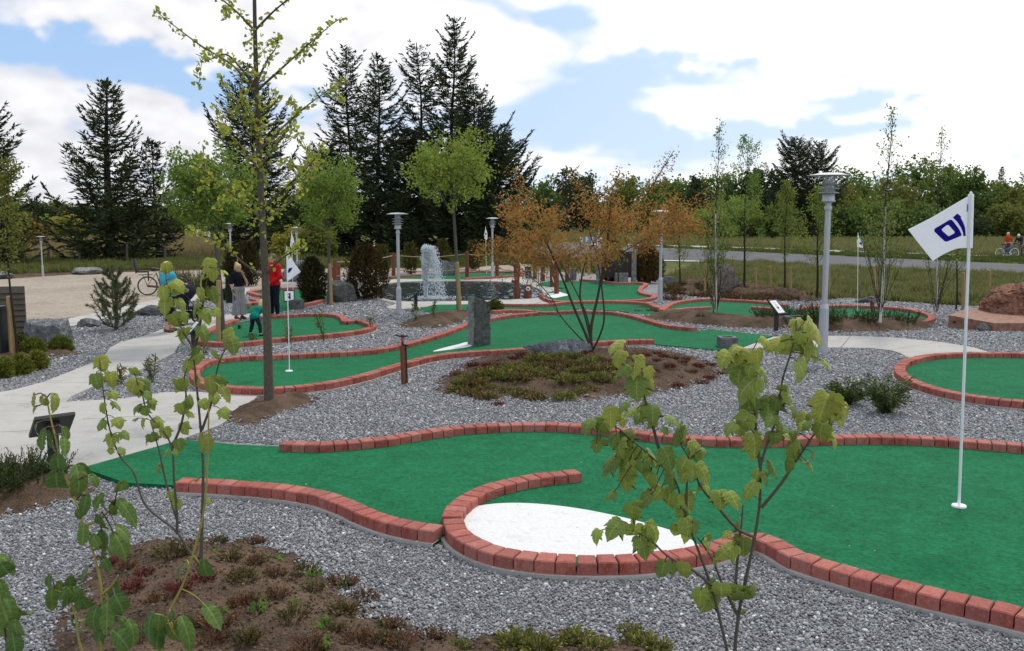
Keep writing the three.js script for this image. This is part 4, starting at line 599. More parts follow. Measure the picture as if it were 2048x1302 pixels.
// ---------------------------------------------------------------- flags
function flag(label, top, foot, cloth, { rad = 0.011, sleeve, print, curl = 0.05, footH = 0.046 } = {}) {
  const base = P(foot[0], foot[1], footH), d = -base.z, t = thing('golf_flag', label, 'flag', base), at = (x, y) => At(x, y, d).sub(base), m = new MB(), tp = at(...top);
  m.tube([V(0, -0.02, 0), tp.clone().multiplyScalar(0.5), tp], rad, 10); m.tube([tp.clone(), tp.clone().add(V(0, rad * 1.2, 0))], (k) => rad * (1 - k * 0.6), 10); m.build('pole', M.white, t);
  // cloth[0], cloth[1]: upper and lower curve from the pole outwards
  const up = new THREE.CatmullRomCurve3(cloth[0].map(([x, y]) => at(x, y)), false, 'centripetal'), lo = new THREE.CatmullRomCurve3(cloth[1].map(([x, y]) => at(x, y)), false, 'centripetal'), c = new MB(), n = 18, rows = 12, box = [Infinity, Infinity, -Infinity, -Infinity], g = [];
  for (const [x, y] of [...cloth[0], ...cloth[1]]) { const q = at(x, y); box[0] = Math.min(box[0], q.x); box[1] = Math.min(box[1], q.y); box[2] = Math.max(box[2], q.x); box[3] = Math.max(box[3], q.y); }
  for (const z of [0.0012, -0.0012]) for (let j = 0; j <= rows; j++) for (let i = 0; i <= n; i++) { const s = i / n, q = up.getPoint(s).lerp(lo.getPoint(s), j / rows); c.v(q.x, q.y, q.z + z + curl * Math.sin(s * 3.6 + j / rows * 1.2) * s, (q.x - box[0]) / (box[2] - box[0]), (q.y - box[1]) / (box[3] - box[1])); }
  const N = (n + 1) * (rows + 1); for (let j = 0; j < rows; j++) for (let i = 0; i < n; i++) { const a = j * (n + 1) + i; c.quad(a, a + n + 1, a + n + 2, a + 1); c.quad(N + a, N + a + 1, N + a + n + 2, N + a + n + 1); }
  let mat = M.cloth || (M.cloth = new THREE.MeshPhysicalMaterial({ color: col(0.78, 0.79, 0.84), roughness: 0.9, transmission: 0.22, thickness: 0, ior: 1.2, specularIntensity: 0.2 }));
  if (print) {       // printed numeral, drawn in the plane of the cloth
    const xs = [...cloth[0], ...cloth[1]], X0 = Math.min(...xs.map((q) => q[0])), X1 = Math.max(...xs.map((q) => q[0])), Y0 = Math.min(...xs.map((q) => q[1])), Y1 = Math.max(...xs.map((q) => q[1])), W = 512, Hh = 512, cv = document.createElement('canvas'); cv.width = W; cv.height = Hh; const g2 = cv.getContext('2d');
    g2.fillStyle = '#f4f4f8'; g2.fillRect(0, 0, W, Hh); g2.lineJoin = 'round'; print(g2, (x, y) => [(x - X0) / (X1 - X0) * W, (y - Y0) / (Y1 - Y0) * Hh]);
    const tx = new THREE.CanvasTexture(cv); tx.colorSpace = THREE.SRGBColorSpace; mat = new THREE.MeshPhysicalMaterial({ map: tx, roughness: 0.9, transmission: 0.5, thickness: 0, ior: 1.2, specularIntensity: 0.2 });
  }
  c.build('cloth', mat, t);
  if (sleeve) { const s = new MB(); s.tube([at(...sleeve[0]), at(...sleeve[1])], rad * 1.9, 10); s.build('sleeve', M.cloth || mat, t); }
  return t;
}
const shape2 = (g, map, pts, fill) => { g.fillStyle = fill; g.beginPath(); pts.forEach(([x, y], i) => { const [a, b] = map(x, y); i ? g.lineTo(a, b) : g.moveTo(a, b); }); g.closePath(); g.fill(); };
M.cloth = new THREE.MeshPhysicalMaterial({ color: col(0.95, 0.95, 0.97), roughness: 0.9, transmission: 0.5, thickness: 0, ior: 1.2, specularIntensity: 0.2 });
const INK = '#33259a', z4 = (x, y) => [1800 + x / 7.66, 370 + y / 7.66];
flag('big white flag numbered 10 on a tall white pole at the right', [1942, 386], [1918, 1010], [[[1942, 389], [1900, 413], [1860, 436], [1817, 459]], [[1941, 496], [1915, 497], [1893, 506], [1868, 522]]], {
  rad: 0.0135, curl: 0.025, sleeve: [[1942, 388], [1939, 496]],
  print: (g, map) => { const Q = (l) => l.map(([x, y]) => z4(x, y)); shape2(g, map, Q([[785, 495], [855, 435], [918, 485], [905, 492], [950, 570], [985, 650], [1002, 780], [962, 780], [955, 725], [920, 650], [860, 565]]), INK); shape2(g, map, Q([[515, 690], [530, 660], [735, 532], [765, 530], [800, 560], [890, 670], [935, 750], [930, 775], [730, 862], [700, 866], [680, 855], [525, 715]]), INK); shape2(g, map, Q([[628, 672], [700, 612], [728, 612], [828, 715], [822, 738], [745, 782], [725, 775], [632, 695]]), '#f4f4f8'); shape2(g, map, Q([[995, 292], [1020, 292], [1020, 405], [993, 405]]), '#8796b8'); },
});
flag('white triangular flag on a thin pole in the middle lane end', [573, 494], [579, 742], [[[573, 497], [586, 520], [600, 543]], [[575, 563], [586, 555], [600, 544]]], { rad: 0.009, print: (g, map) => shape2(g, map, [[575, 541], [578, 536], [585, 535], [582, 541], [577, 546], [575, 545]], INK) });
flag('white flag beside the lamp, left of the pond', [583, 463], [586, 585], [[[583, 465], [588, 480], [592, 494]], [[580, 492], [586, 498], [592, 495]]], { rad: 0.012, print: (g, map) => shape2(g, map, [[585, 488], [590, 484], [588, 490], [586, 492]], INK) });
flag('small drooping white flag behind the fountain pond', [971, 454], [973, 548], [[[971, 456], [974, 464], [975, 475]], [[968, 471], [970, 478], [974, 480]]], { rad: 0.014, print: (g, map) => shape2(g, map, [[970, 466], [973, 466], [973, 470], [971, 470]], INK) });
flag('white flag with blue emblem seen through the orange tree', [1198, 460], [1200, 562], [[[1198, 464], [1203, 474], [1204, 482]], [[1192, 480], [1195, 490], [1200, 497]]], { rad: 0.014, print: (g, map) => { shape2(g, map, [[1197, 470], [1199, 470], [1199, 488], [1197, 488]], INK); shape2(g, map, [[1194, 482], [1203, 479], [1202, 485], [1198, 488]], INK); } });
flag('small white flag on a thin pole in the far right oval lane', [1716, 466], [1715, 624], [[[1716, 468], [1722, 480], [1727, 496]], [[1713, 478], [1714, 488], [1716, 494]]], { rad: 0.01, print: (g, map) => shape2(g, map, [[1719, 484], [1724, 486], [1723, 490], [1719, 488]], INK) });
flag('little white pennant on a leaning stick at the pond', [1034, 508], [1055, 570], [[[1034, 509], [1036, 514], [1039, 519]], [[1030, 517], [1034, 519], [1039, 520]]], { rad: 0.014, footH: 0.25 });
{ const p = onLand(577, 742); void p; }

// ---------------------------------------------------------------- tee signs
function teeSign(label, x, baseY, topY, { w = 0.3, h = 0.38, yaw = 0, tilt = 40, print, back, off = 0 }) {
  const base = onLand(x, baseY), d = -base.z, H = At(x, topY, d).y - base.y, t = thing('tee_sign', label, 'sign', base), m = new MB(), c = 0.045; m.box(-c, -0.1, -c, c, H, c); m.build('post', M.black, t);
  const p = new THREE.Group(); p.name = 'panel_mount'; const box = (n, a, mat, par) => { const b = new MB(); b.box(...a); return b.build(n, mat, par); };
  const panel = box('panel', [-w / 2, -h / 2, -0.014, w / 2, h / 2, 0.014], M.black, t); panel.position.set(0, H + off, 0); panel.rotation.order = 'YXZ'; panel.rotation.y = yaw * Math.PI / 180; panel.rotation.x = -tilt * Math.PI / 180;
  const cv = document.createElement('canvas'); cv.width = 192; cv.height = 256; const g = cv.getContext('2d'); g.fillStyle = '#e9e9ea'; g.fillRect(0, 0, 192, 256); print(g); const tx = new THREE.CanvasTexture(cv); tx.colorSpace = THREE.SRGBColorSpace;
  const f = new THREE.PlaneGeometry(w * 0.84, h * 0.84); f.translate(0, 0, 0.0165); mesh('face', f, std({ map: tx, roughness: 0.5 }), panel);
  const e = new MB(), a = w / 2, b = h / 2, q = w * 0.07; e.box(-a - 0.004, b - q, -0.016, a + 0.004, b + 0.004, 0.022); e.box(-a - 0.004, -b - 0.004, -0.016, a + 0.004, -b + q, 0.022); e.box(-a - 0.004, -b + q, -0.016, -a + q, b - q, 0.022); e.box(a - q, -b + q, -0.016, a + 0.004, b - q, 0.022); e.build('frame', M.black, panel);
  if (back) { const k = new MB(); k.box(-0.06, -0.08, -0.05, 0.06, 0.08, -0.0165); k.build('bracket', M.black, panel); }
  return t;
}
const scribble = (g) => { g.fillStyle = '#9a9ca0'; const r = rng(4); for (let y = 40; y < 220; y += 22) g.fillRect(40, y, 50 + r() * 70, 7); };
teeSign('black tee sign seen from behind at the left path', 109, 931, 850, { w: 0.4, h: 0.36, yaw: 222, tilt: 48, print: scribble, back: true });
teeSign('black tee sign with tilted white panel in the right shrub bed', 1552, 663, 614, { w: 0.3, h: 0.46, yaw: 36, tilt: 46, print: (g) => { scribble(g); g.fillStyle = '#b7babd'; g.beginPath(); g.ellipse(96, 130, 30, 60, 0.3, 0, 7); g.fill(); } });
teeSign('small tee sign showing the number 1 by the dark block', 579, 616, 592, { w: 0.32, h: 0.36, yaw: 12, tilt: 22, print: (g) => { g.fillStyle = '#101014'; g.font = 'bold 230px sans-serif'; g.textAlign = 'center'; g.textBaseline = 'middle'; g.fillText('1', 96, 138); } });
teeSign('white-faced tee sign behind the two-stemmed sapling', 389, 702, 655, { w: 0.2, h: 0.34, yaw: -48, tilt: 46, print: scribble });
teeSign('black tee sign seen edge-on before the pond', 832, 622, 589, { w: 0.34, h: 0.52, yaw: -88, tilt: 52, print: scribble });
teeSign('small black tee sign on a stone block right of the pond', 1056, 552, 540, { w: 0.3, h: 0.32, yaw: 12, tilt: 20, print: (g) => { g.fillStyle = '#0c0c0d'; g.fillRect(0, 0, 192, 256); g.strokeStyle = '#75787a'; g.lineWidth = 16; g.beginPath(); g.arc(96, 128, 48, 0, 5); g.stroke(); } });

// ---------------------------------------------------------------- hollow stone boxes and blocks
function stoneBox(label, x, baseY, w, h, dp, turn, solid, mat = M.rock) {
  const t = thing('stone_box', label, 'stone box', onLand(x, baseY)), b = new MB(), k = 0.05, a = w / 2, c = dp / 2; t.rotation.y = turn;
  if (solid) b.box(-a, -0.03, -c, a, h, c); else { b.box(-a, -0.03, c - k, a, h, c); b.box(-a, -0.03, -c, a, h, -c + k); b.box(-a, -0.03, -c + k, -a + k, h, c - k); b.box(a - k, -0.03, -c + k, a, h, c - k); b.box(-a + k, -0.02, -c + k, a - k, h * 0.35, c - k); }
  b.build('stone_wall', mat, t); if (!solid) { const q = new MB(), e = 0.006, y = h + 0.001; for (const [x0, z0, x1, z1] of [[-a, c - k, a, c], [-a, -c, a, -c + k], [-a, -c + k, -a + k, c - k], [a - k, -c + k, a, c - k]]) q.box(x0 - e, y, z0 - e, x1 + e, y + 0.018, z1 + e); q.build('rim', M.paleRock, t); } return t;
}
stoneBox('small square stone box at the end of the middle lane', 1454, 698, 0.34, 0.24, 0.34, 0.1);
stoneBox('low wide stone box beside the black sign in the shrub bed', 1593, 655, 0.5, 0.26, 0.5, 0.35);
stoneBox('dark stone block at the foot of the sign numbered 1', 594, 620, 0.34, 0.3, 0.3, -0.2, true, M.slate);
stoneBox('stone block carrying the small black sign by the pond', 1056, 559, 0.3, 0.26, 0.3, 0, true, M.rock);
stoneBox('pale upright marker stone behind the pond, left of the lamp', 961, 503, 0.32, 0.7, 0.25, 0.2, true, M.paleRock);
stoneBox('pale upright marker stone behind the pond, right of the lamp', 993, 503, 0.36, 0.66, 0.3, 0.2, true, M.paleRock);
stoneBox('stone block on the gravel by the lane right of the pond', 1146, 560, 0.26, 0.5, 0.3, 0.1, true, M.rock);

// ---------------------------------------------------------------- boulders
function boulder(label, x0, x1, y0, y1, { dp = 1, seed = 1, mat = M.rock, cut = 0.75, lean = 0 } = {}) {
  const base = onLand((x0 + x1) / 2, y1), d = -base.z, s = d / LENS, w = (x1 - x0) * s / 2, h = Math.max(0.12, (y1 - y0) * s), g = new THREE.IcosahedronGeometry(1, 11), p = g.attributes.position, r = rng(seed), planes = Array.from({ length: 11 }, () => [rv(r).normalize(), cut * (0.72 + r() * 0.35)]);
  for (let i = 0; i < p.count; i++) {
    const v = V(p.getX(i), p.getY(i), p.getZ(i)).normalize(); let q = 1; for (const [n, c] of planes) { const k = v.dot(n); if (k > 0.05) q = Math.min(q, c / k); }
    q *= 1 + 0.09 * fbm3(v.x * 2.4 + seed, v.y * 2.4, v.z * 2.4) + 0.05 * fbm3(v.x * 8, v.y * 14 + seed, v.z * 8, 4); v.multiplyScalar(q / cut);
    const y = (v.y * 0.62 + 0.38) * h; p.setXYZ(i, v.x * w + lean * y, Math.max(-0.05, y), v.z * w * dp);
  }
  const o = mesh('boulder', toCreasedNormals(g, 0.35), mat); o.position.copy(base).add(V(0, 0, -w * dp * 0.55)); const uv = o.geometry.attributes.uv, q = o.geometry.attributes.position; for (let i = 0; i < uv.count; i++) uv.setXY(i, q.getX(i) + 0.4 * q.getY(i), q.getY(i) + q.getZ(i) * 0.8);
  return tag(o, label, 'rock');
}
boulder('big angular grey boulder behind the low shrubs, left', 66, 146, 632, 692, { seed: 3, dp: 0.7, lean: -0.25 });
boulder('long pale boulder on the far car park edge', 141, 192, 534, 549, { seed: 5, dp: 0.8, mat: M.paleRock });
boulder('grey boulder on the car park edge cut by the left border', -40, 21, 544, 558, { seed: 6, dp: 0.7 });
boulder('long dark rock in the gravel beside the small pine', 274, 330, 612, 633, { seed: 7, dp: 0.5, mat: M.slate });
boulder('thin flat stone lying left of the small pine', 156, 192, 640, 656, { seed: 8, dp: 0.7 });
boulder('dark boulder with pale vein between the two dark yews', 648, 708, 558, 606, { seed: 9, dp: 0.6, mat: M.slate });
boulder('grey boulder behind the red-jacketed man', 566, 619, 525, 563, { seed: 10, dp: 0.6, cut: 0.8 });
boulder('grey boulder behind the fountain spray', 876, 911, 522, 553, { seed: 11, dp: 0.7 });
boulder('flat layered grey rock closing the gap in the middle kerb', 1063, 1154, 683, 706, { seed: 12, dp: 0.35, mat: M.rock, cut: 0.6 });
boulder('upright pinkish rock among the young trees', 1430, 1462, 530, 580, { seed: 13, dp: 0.6, mat: M.pinkRock, lean: 0.12 });
boulder('smaller grey rock right of the upright pinkish one', 1456, 1484, 553, 580, { seed: 14, dp: 0.6, mat: M.pinkRock });
boulder('dark flat rock at the foot of the half hidden lamp', 1322, 1352, 556, 572, { seed: 15, dp: 0.7, mat: M.slate });
boulder('dark rock behind the far right oval lane', 1718, 1758, 594, 608, { seed: 16, dp: 0.6, mat: M.slate });
boulder('small grey stone leaning on the red-brown plinth', 1955, 1978, 648, 664, { seed: 17, dp: 0.6, mat: M.slate });
{ // standing stone slab in the middle lane
  const base = P(952, 690, 0.046), d = -base.z, r = rng(31), H = At(952, 596, d).y, m = new MB(), g = new THREE.BoxGeometry(1, 1, 1, 16, 30, 8), p = g.attributes.position;
  for (let i = 0; i < p.count; i++) { let x = p.getX(i), y = p.getY(i) + 0.5, z = p.getZ(i); const n = fbm3(x * 4, y * 5, z * 4, 4); x = x * (0.42 - 0.02 * y) + 0.02 * n + 0.015 * fbm3(x * 2, y * 14, z * 2 + 9, 2); z = z * 0.25 + 0.022 * n + 0.012 * fbm3(x * 22, y * 16, z * 3, 3) * (Math.abs(p.getZ(i)) > 0.49 ? 1 : 0); const Y = y * H * (1 - 0.09 * (x + 0.2) * 4 * y * y) + 0.02 * n * y; p.setXYZ(i, x, Y, z); }
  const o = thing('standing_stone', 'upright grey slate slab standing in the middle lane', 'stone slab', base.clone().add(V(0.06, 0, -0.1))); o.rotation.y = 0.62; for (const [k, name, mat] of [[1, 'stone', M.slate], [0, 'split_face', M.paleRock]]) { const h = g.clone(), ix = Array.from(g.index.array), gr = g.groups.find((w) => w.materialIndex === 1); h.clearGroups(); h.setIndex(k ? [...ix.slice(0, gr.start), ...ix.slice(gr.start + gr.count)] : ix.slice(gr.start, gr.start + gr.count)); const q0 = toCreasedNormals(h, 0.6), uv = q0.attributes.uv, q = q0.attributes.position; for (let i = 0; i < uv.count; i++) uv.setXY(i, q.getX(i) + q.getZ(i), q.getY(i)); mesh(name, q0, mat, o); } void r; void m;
}
{ // red-brown artificial rock on its wedge-shaped plinth
  const fp = [[1896, 657], [1987, 664], [2260, 664], [2260, 640], [1935, 641]].map(([x, y]) => P(x, y)), c = fp[1].clone(), t = thing('rock_feature', 'red-brown artificial rock on a wedge plinth at the right edge', 'rock feature', c), m = new MB(), L = fp.map((q) => q.clone().sub(c)), hs = [0.33, 0.215, 0.215, 0.3, 0.33];
  L.forEach((a, i) => { const b = L[(i + 1) % 5]; m.face([a.x, -0.05, a.z], [b.x, -0.05, b.z], [b.x, hs[(i + 1) % 5], b.z], [a.x, hs[i], a.z]); }); m.face([L[0].x, hs[0], L[0].z], [L[1].x, hs[1], L[1].z], [L[4].x, hs[4], L[4].z]); m.face([L[1].x, hs[1], L[1].z], [L[2].x, hs[2], L[2].z], [L[3].x, hs[3], L[3].z], [L[4].x, hs[4], L[4].z]); m.build('plinth', std({ map: M.rustRock.map, roughness: 0.8 }), t, true);
  const hole = new THREE.CylinderGeometry(0.035, 0.035, 0.02, 16); hole.rotateX(Math.PI / 2); const h = mesh('drain_hole', hole, M.black, t); const e = L[1].clone().sub(L[0]); h.position.copy(L[0]).addScaledVector(e, 0.14).add(V(0, 0.17, 0.0)); h.rotation.y = Math.atan2(-e.z, e.x); 
  const b = new MB(), NA = 220, NT = 80, k = L[4].clone().lerp(L[3], 0.37), grid = [], prof = [[0, 1.0], [0.12, 0.93], [0.4, 0.86], [0.7, 0.78], [0.88, 0.66], [1, 0]];
  for (let j = 0; j <= NT; j++) for (let a = 0; a <= NA; a++) {      // a lumpy mound with steep sides and a broad top
    const u = j / NT, th = (a % NA) / NA * 6.2832, t = u < 0.62 ? u / 0.62 * 0.86 : 0.86 + (u - 0.62) / 0.38 * 0.14; let rr = u >= 0.62 ? 0.68 * (1 - (u - 0.62) / 0.38) : 0; if (u < 0.62) for (let q = 0; q + 1 < prof.length; q++) if (t <= prof[q + 1][0]) { rr = mix(prof[q][1], prof[q + 1][1], (t - prof[q][0]) / (prof[q + 1][0] - prof[q][0])); break; }
    const c = Math.cos(th), sn = Math.sin(th), hgt = 0.96 + 0.2 * c, x = c * rr * 1.8, z = sn * rr * 0.95, y = t * hgt, n = 0.16 * fbm3(x * 1.8 + 3, y * 1.8, z * 1.8, 3) - 0.13 * Math.abs(fbm3(x * 4, y * 4, z * 4 + 7, 4)) + 0.03 * fbm3(x * 14, y * 14, z * 14, 3), up = smooth(0.8, 1, t);
    grid.push(b.v(x + c * n * (1 - up), y * (1 + 0.1 * fbm3(x * 1.4, 2, z * 1.4)) + n * up * 1.1, z + sn * n * (1 - up), x + 0.6 * z, y));
  }
  for (let j = 0; j < NT; j++) for (let a = 0; a < NA; a++) { const o = j * (NA + 1) + a; b.quad(o, o + NA + 1, o + NA + 2, o + 1); }
  const o = b.build('rock', std({ map: M.rustRock.map, bumpMap: M.rockB, bumpScale: 0.03, roughness: 0.95 }), t); o.position.copy(k).add(V(0.1, 0.22, 0.5));
}
// ---------------------------------------------------------------- plank panel and dark bin at the left edge
{
  const b = P(56, 686), d = -b.z, t = thing('plank_panel', 'weathered panel of lapped horizontal planks at the left edge', 'plank panel', b), H = At(52, 574, d).y, n = 9, r = rng(8), W = 2.0; t.rotation.y = 0.28;
  for (let i = 0; i < n; i++) { const m = new MB(), y0 = 0.13 + (H - 0.13) * i / n, y1 = 0.13 + (H - 0.13) * (i + 1) / n + 0.02, k = (r() - 0.5) * 0.01; m.face([-W, y0, 0.075 + k], [0, y0, 0.075 + k], [0, y1, 0.018], [-W, y1, 0.018]); m.face([-W, y0, 0.0], [0, y0, 0.0], [0, y0, 0.075 + k], [-W, y0, 0.075 + k]); m.face([0, y0, 0.075 + k], [0, y0, 0], [0, y1, 0], [0, y1, 0.018]); m.face([-W, y1, 0.018], [0, y1, 0.018], [0, y1, 0], [-W, y1, 0]); m.build('plank', M.grayWood, t, true); }
  for (const x of [-0.07, -1.1]) { const m = new MB(); m.box(x - 0.045, -0.1, -0.09, x + 0.045, H * 0.99, -0.002); m.build('post', M.grayWood, t); }
  const b2 = P(-4, 716), t2 = thing('litter_bin', 'dark bin half cut by the left edge, before the plank panel', 'bin', b2), h2 = At(0, 612, -b2.z).y, q = new MB(); q.box(-0.2, -0.02, -0.18, 0.17, h2 - 0.06, 0.18); q.build('body', M.black, t2); const l = new MB(); l.box(-0.215, h2 - 0.06, -0.195, 0.185, h2, 0.195); l.build('lid', plain(0.02, 0.022, 0.024, 0.4), t2);
}
// ---------------------------------------------------------------- sprinkler posts
function sprinkler(label, x, topY, baseY, headH) {
  const b = onLand(x, baseY), d = -b.z, s = d / LENS, t = thing('sprinkler_post', label, 'sprinkler', b), tp = At(x - 3, topY, d).sub(b), m = new MB(), w = 0.045; m.tube([V(0, -0.05, 0), tp], w, 8); m.build('post', M.redPost, t);
  const k = headH * s, h = new MB(); h.tube([tp.clone(), tp.clone().add(V(0, k * 0.35, 0))], k * 0.11, 8); h.tube([tp.clone().add(V(0, k * 0.75, 0)), tp.clone().add(V(0, k, 0))], k * 0.1, 8); h.tube([tp.clone().add(V(-k * 0.7, k, 0)), tp.clone().add(V(0, k * 0.82, 0)), tp.clone().add(V(k * 0.5, k * 0.9, 0.02))], k * 0.09, 6); h.tube([tp.clone().add(V(0, k * 0.1, 0)), tp.clone().add(V(k * 0.5, k * 0.05, 0.03)), tp.clone().add(V(k * 0.75, -k * 0.05, 0.05))], k * 0.07, 6); h.build('nozzle', M.black, t);
  const rd = new MB(); rd.tube([tp.clone().add(V(0, k * 0.35, 0)), tp.clone().add(V(0, k * 0.75, 0))], k * 0.14, 8); rd.build('red_cap', plain(0.5, 0.05, 0.025, 0.5), t);
  const pi = new MB(); pi.tube([V(w * 1.25, -0.02, 0.01), tp.clone().add(V(w * 1.25, 0.02, 0.01))], 0.012, 6); pi.build('pipe', M.black, t);
}
sprinkler('red-brown sprinkler post standing in the middle gravel', 808, 691, 770, 22);
sprinkler('dark sprinkler post before the tall right birch', 1746, 606, 628, 12);
// ---------------------------------------------------------------- rope fence round the pond
{
  const posts = [[670, 519, 570], [787, 506, 557], [934, 503, 557], [994, 497, 558], [1070, 505, 559], [1086, 508, 565], [1104, 513, 575], [1113, 525, 590]], t = thing('rope_fence', 'fence of red-brown posts joined by two ropes round the pond', 'rope fence', P(934, 557)), o = t.position, top = [];
  for (const [x, y0, y1] of posts) { const b = P(x, y1), h = At(x, y0, -b.z), m = new MB(); m.tube([b.clone().sub(o).add(V(0, -0.05, 0)), h.clone().sub(o).add(V(0, -0.03, 0)), h.clone().sub(o)], (k) => k === 1 ? 0.075 : 0.09, 10); m.build('post', M.redPost, t); top.push([b.sub(o), h.sub(o)]); }
  for (let i = 0; i + 1 < top.length; i++) for (const k of [0.9, 0.35]) { const a = top[i][0].clone().lerp(top[i][1], k), b = top[i + 1][0].clone().lerp(top[i + 1][1], k), m = new MB(); m.tube(spline([a, a.clone().lerp(b, 0.5).add(V(0, -0.1, 0)), b], 0.3), 0.022, 6); m.build('rope', M.rope, t); }
  const t2 = thing('rope_fence', 'short stretch of red-brown posts at the tee lane beside the boulder', 'rope fence', P(675, 566)), p2 = t2.position, e = []; for (const [x, y0, y1] of [[677, 530, 566], [664, 527, 556]]) { const b = P(x, y1), h = At(x, y0, -b.z), m = new MB(); m.tube([b.clone().sub(p2).add(V(0, -0.05, 0)), h.clone().sub(p2)], 0.085, 10); m.build('post', M.redPost, t2); e.push(h.sub(p2)); } { const m = new MB(); m.tube(spline([e[0].clone().add(V(0, -0.1, 0)), e[0].clone().lerp(e[1], 0.5).add(V(0, -0.2, 0)), e[1].clone().add(V(0, -0.1, 0))], 0.3), 0.02, 6); m.build('rope', M.rope, t2); }
  const post = (name, label, x, y0, y1, rad, mat = M.redPost, knots) => { const b = P(x, y1), h = At(x, y0, -b.z), m = new MB(), q = h.clone().sub(b); m.tube([V(0, -0.05, 0), q.clone().multiplyScalar(0.3), q.clone().multiplyScalar(0.36), q.clone().multiplyScalar(0.42), q.clone().multiplyScalar(0.9), q], (k) => rad * (knots ? 1 + 0.3 * Math.sin(k * 9) * (k < 1 ? 1 : 0) : 1), 10); if (knots) { m.tube([q.clone().multiplyScalar(0.92), q.clone().multiplyScalar(0.97).add(V(-rad * 2.1, 0.05, 0))], rad * 0.5, 7); m.tube([q.clone().multiplyScalar(0.45), q.clone().multiplyScalar(0.5).add(V(-rad * 1.8, 0.03, 0))], rad * 0.5, 7); } const o2 = mesh(name, m.geo(), mat); o2.position.copy(b); return tag(o2, label, 'post'); };
  post('gnarled_post', 'gnarled dark trunk post at the right pond shore', 1034, 527, 599, 0.1, M.redPost, true);
  post('short_post', 'short reddish post with round opening at the pond shore', 1056, 569, 599, 0.13);
  post('wooden_post', 'red-brown post standing at the pond lane bend', 1134, 526, 566, 0.09); post('wooden_post', 'thin brown post behind the orange tree stems', 1166, 505, 552, 0.09, M.stake); post('wooden_post', 'pale post left of the dark info board', 1178, 507, 550, 0.07, M.stake);
  const ring = new THREE.TorusGeometry(0.055, 0.022, 8, 20), rm = mesh('round_opening', ring, M.white); rm.position.copy(P(1056, 599)).add(V(0.0, At(1056, 577, -P(1056, 599).z).y, 0.125)); tag(rm, 'pale ring on the face of the short pond post', 'ring');
  // field fence posts
  [[97, 493, 531], [159, 493, 531], [254, 488, 531], [330, 492, 530]].forEach(([x, a, b], i) => post('fence_post', ['first', 'second', 'third', 'fourth'][i] + ' brown post of the field fence counted from the left', x, a, b, 0.07, M.grayWood));
  post('roadside_marker', 'white roadside marker post beyond the field, left one', 395, 459, 478, 0.12, M.white); post('roadside_marker', 'white roadside marker post beyond the field, right one', 418, 462, 484, 0.12, M.white);
}
{ // dark info board between pale stone posts
  const b = P(1235, 568), d = -b.z, t = thing('info_board', 'dark board between two pale stone posts behind the orange tree', 'notice board', b), at = (x, y) => At(x, y, d).sub(b); const a = at(1203, 503), c = at(1266, 555), m = new MB(); m.box(a.x, c.y, -0.06, c.x, a.y, 0.02); m.build('panel', plain(0.028, 0.02, 0.016, 0.7), t);
  for (const x of [1198, 1268]) { const q = at(x, 502), k = new MB(); k.box(q.x - 0.1, -0.05, -0.1, q.x + 0.1, q.y, 0.08); k.build('stone_post', M.paleRock, t); } const s = new MB(); s.box(at(1236, 0).x, -0.04, 0.05, at(1262, 0).x, at(0, 545).y, 0.4); s.build('bench_block', M.paleRock, t);
}
{ // striped board across the road
  const b = P(1180, 492), d = -b.z, t = thing('banner_board', 'low blue and white striped board across the far road', 'banner', b), at = (x, y) => At(x, y, d).sub(b), a = at(1160, 474), c = at(1194, 485); for (let i = 0; i < 6; i++) { const m = new MB(), x0 = mix(a.x, c.x, i / 6), x1 = mix(a.x, c.x, (i + 1) / 6); m.box(x0, c.y, -0.03, x1 - 0.01, a.y, 0.03); m.build('stripe_panel', i % 2 ? plain(0.2, 0.26, 0.38) : M.white, t); } const p = new MB(); p.box(a.x, -0.05, -0.1, a.x + 0.1, a.y, -0.032); p.box(c.x - 0.1, -0.05, -0.1, c.x, a.y, -0.032); p.build('legs', M.black, t);
}
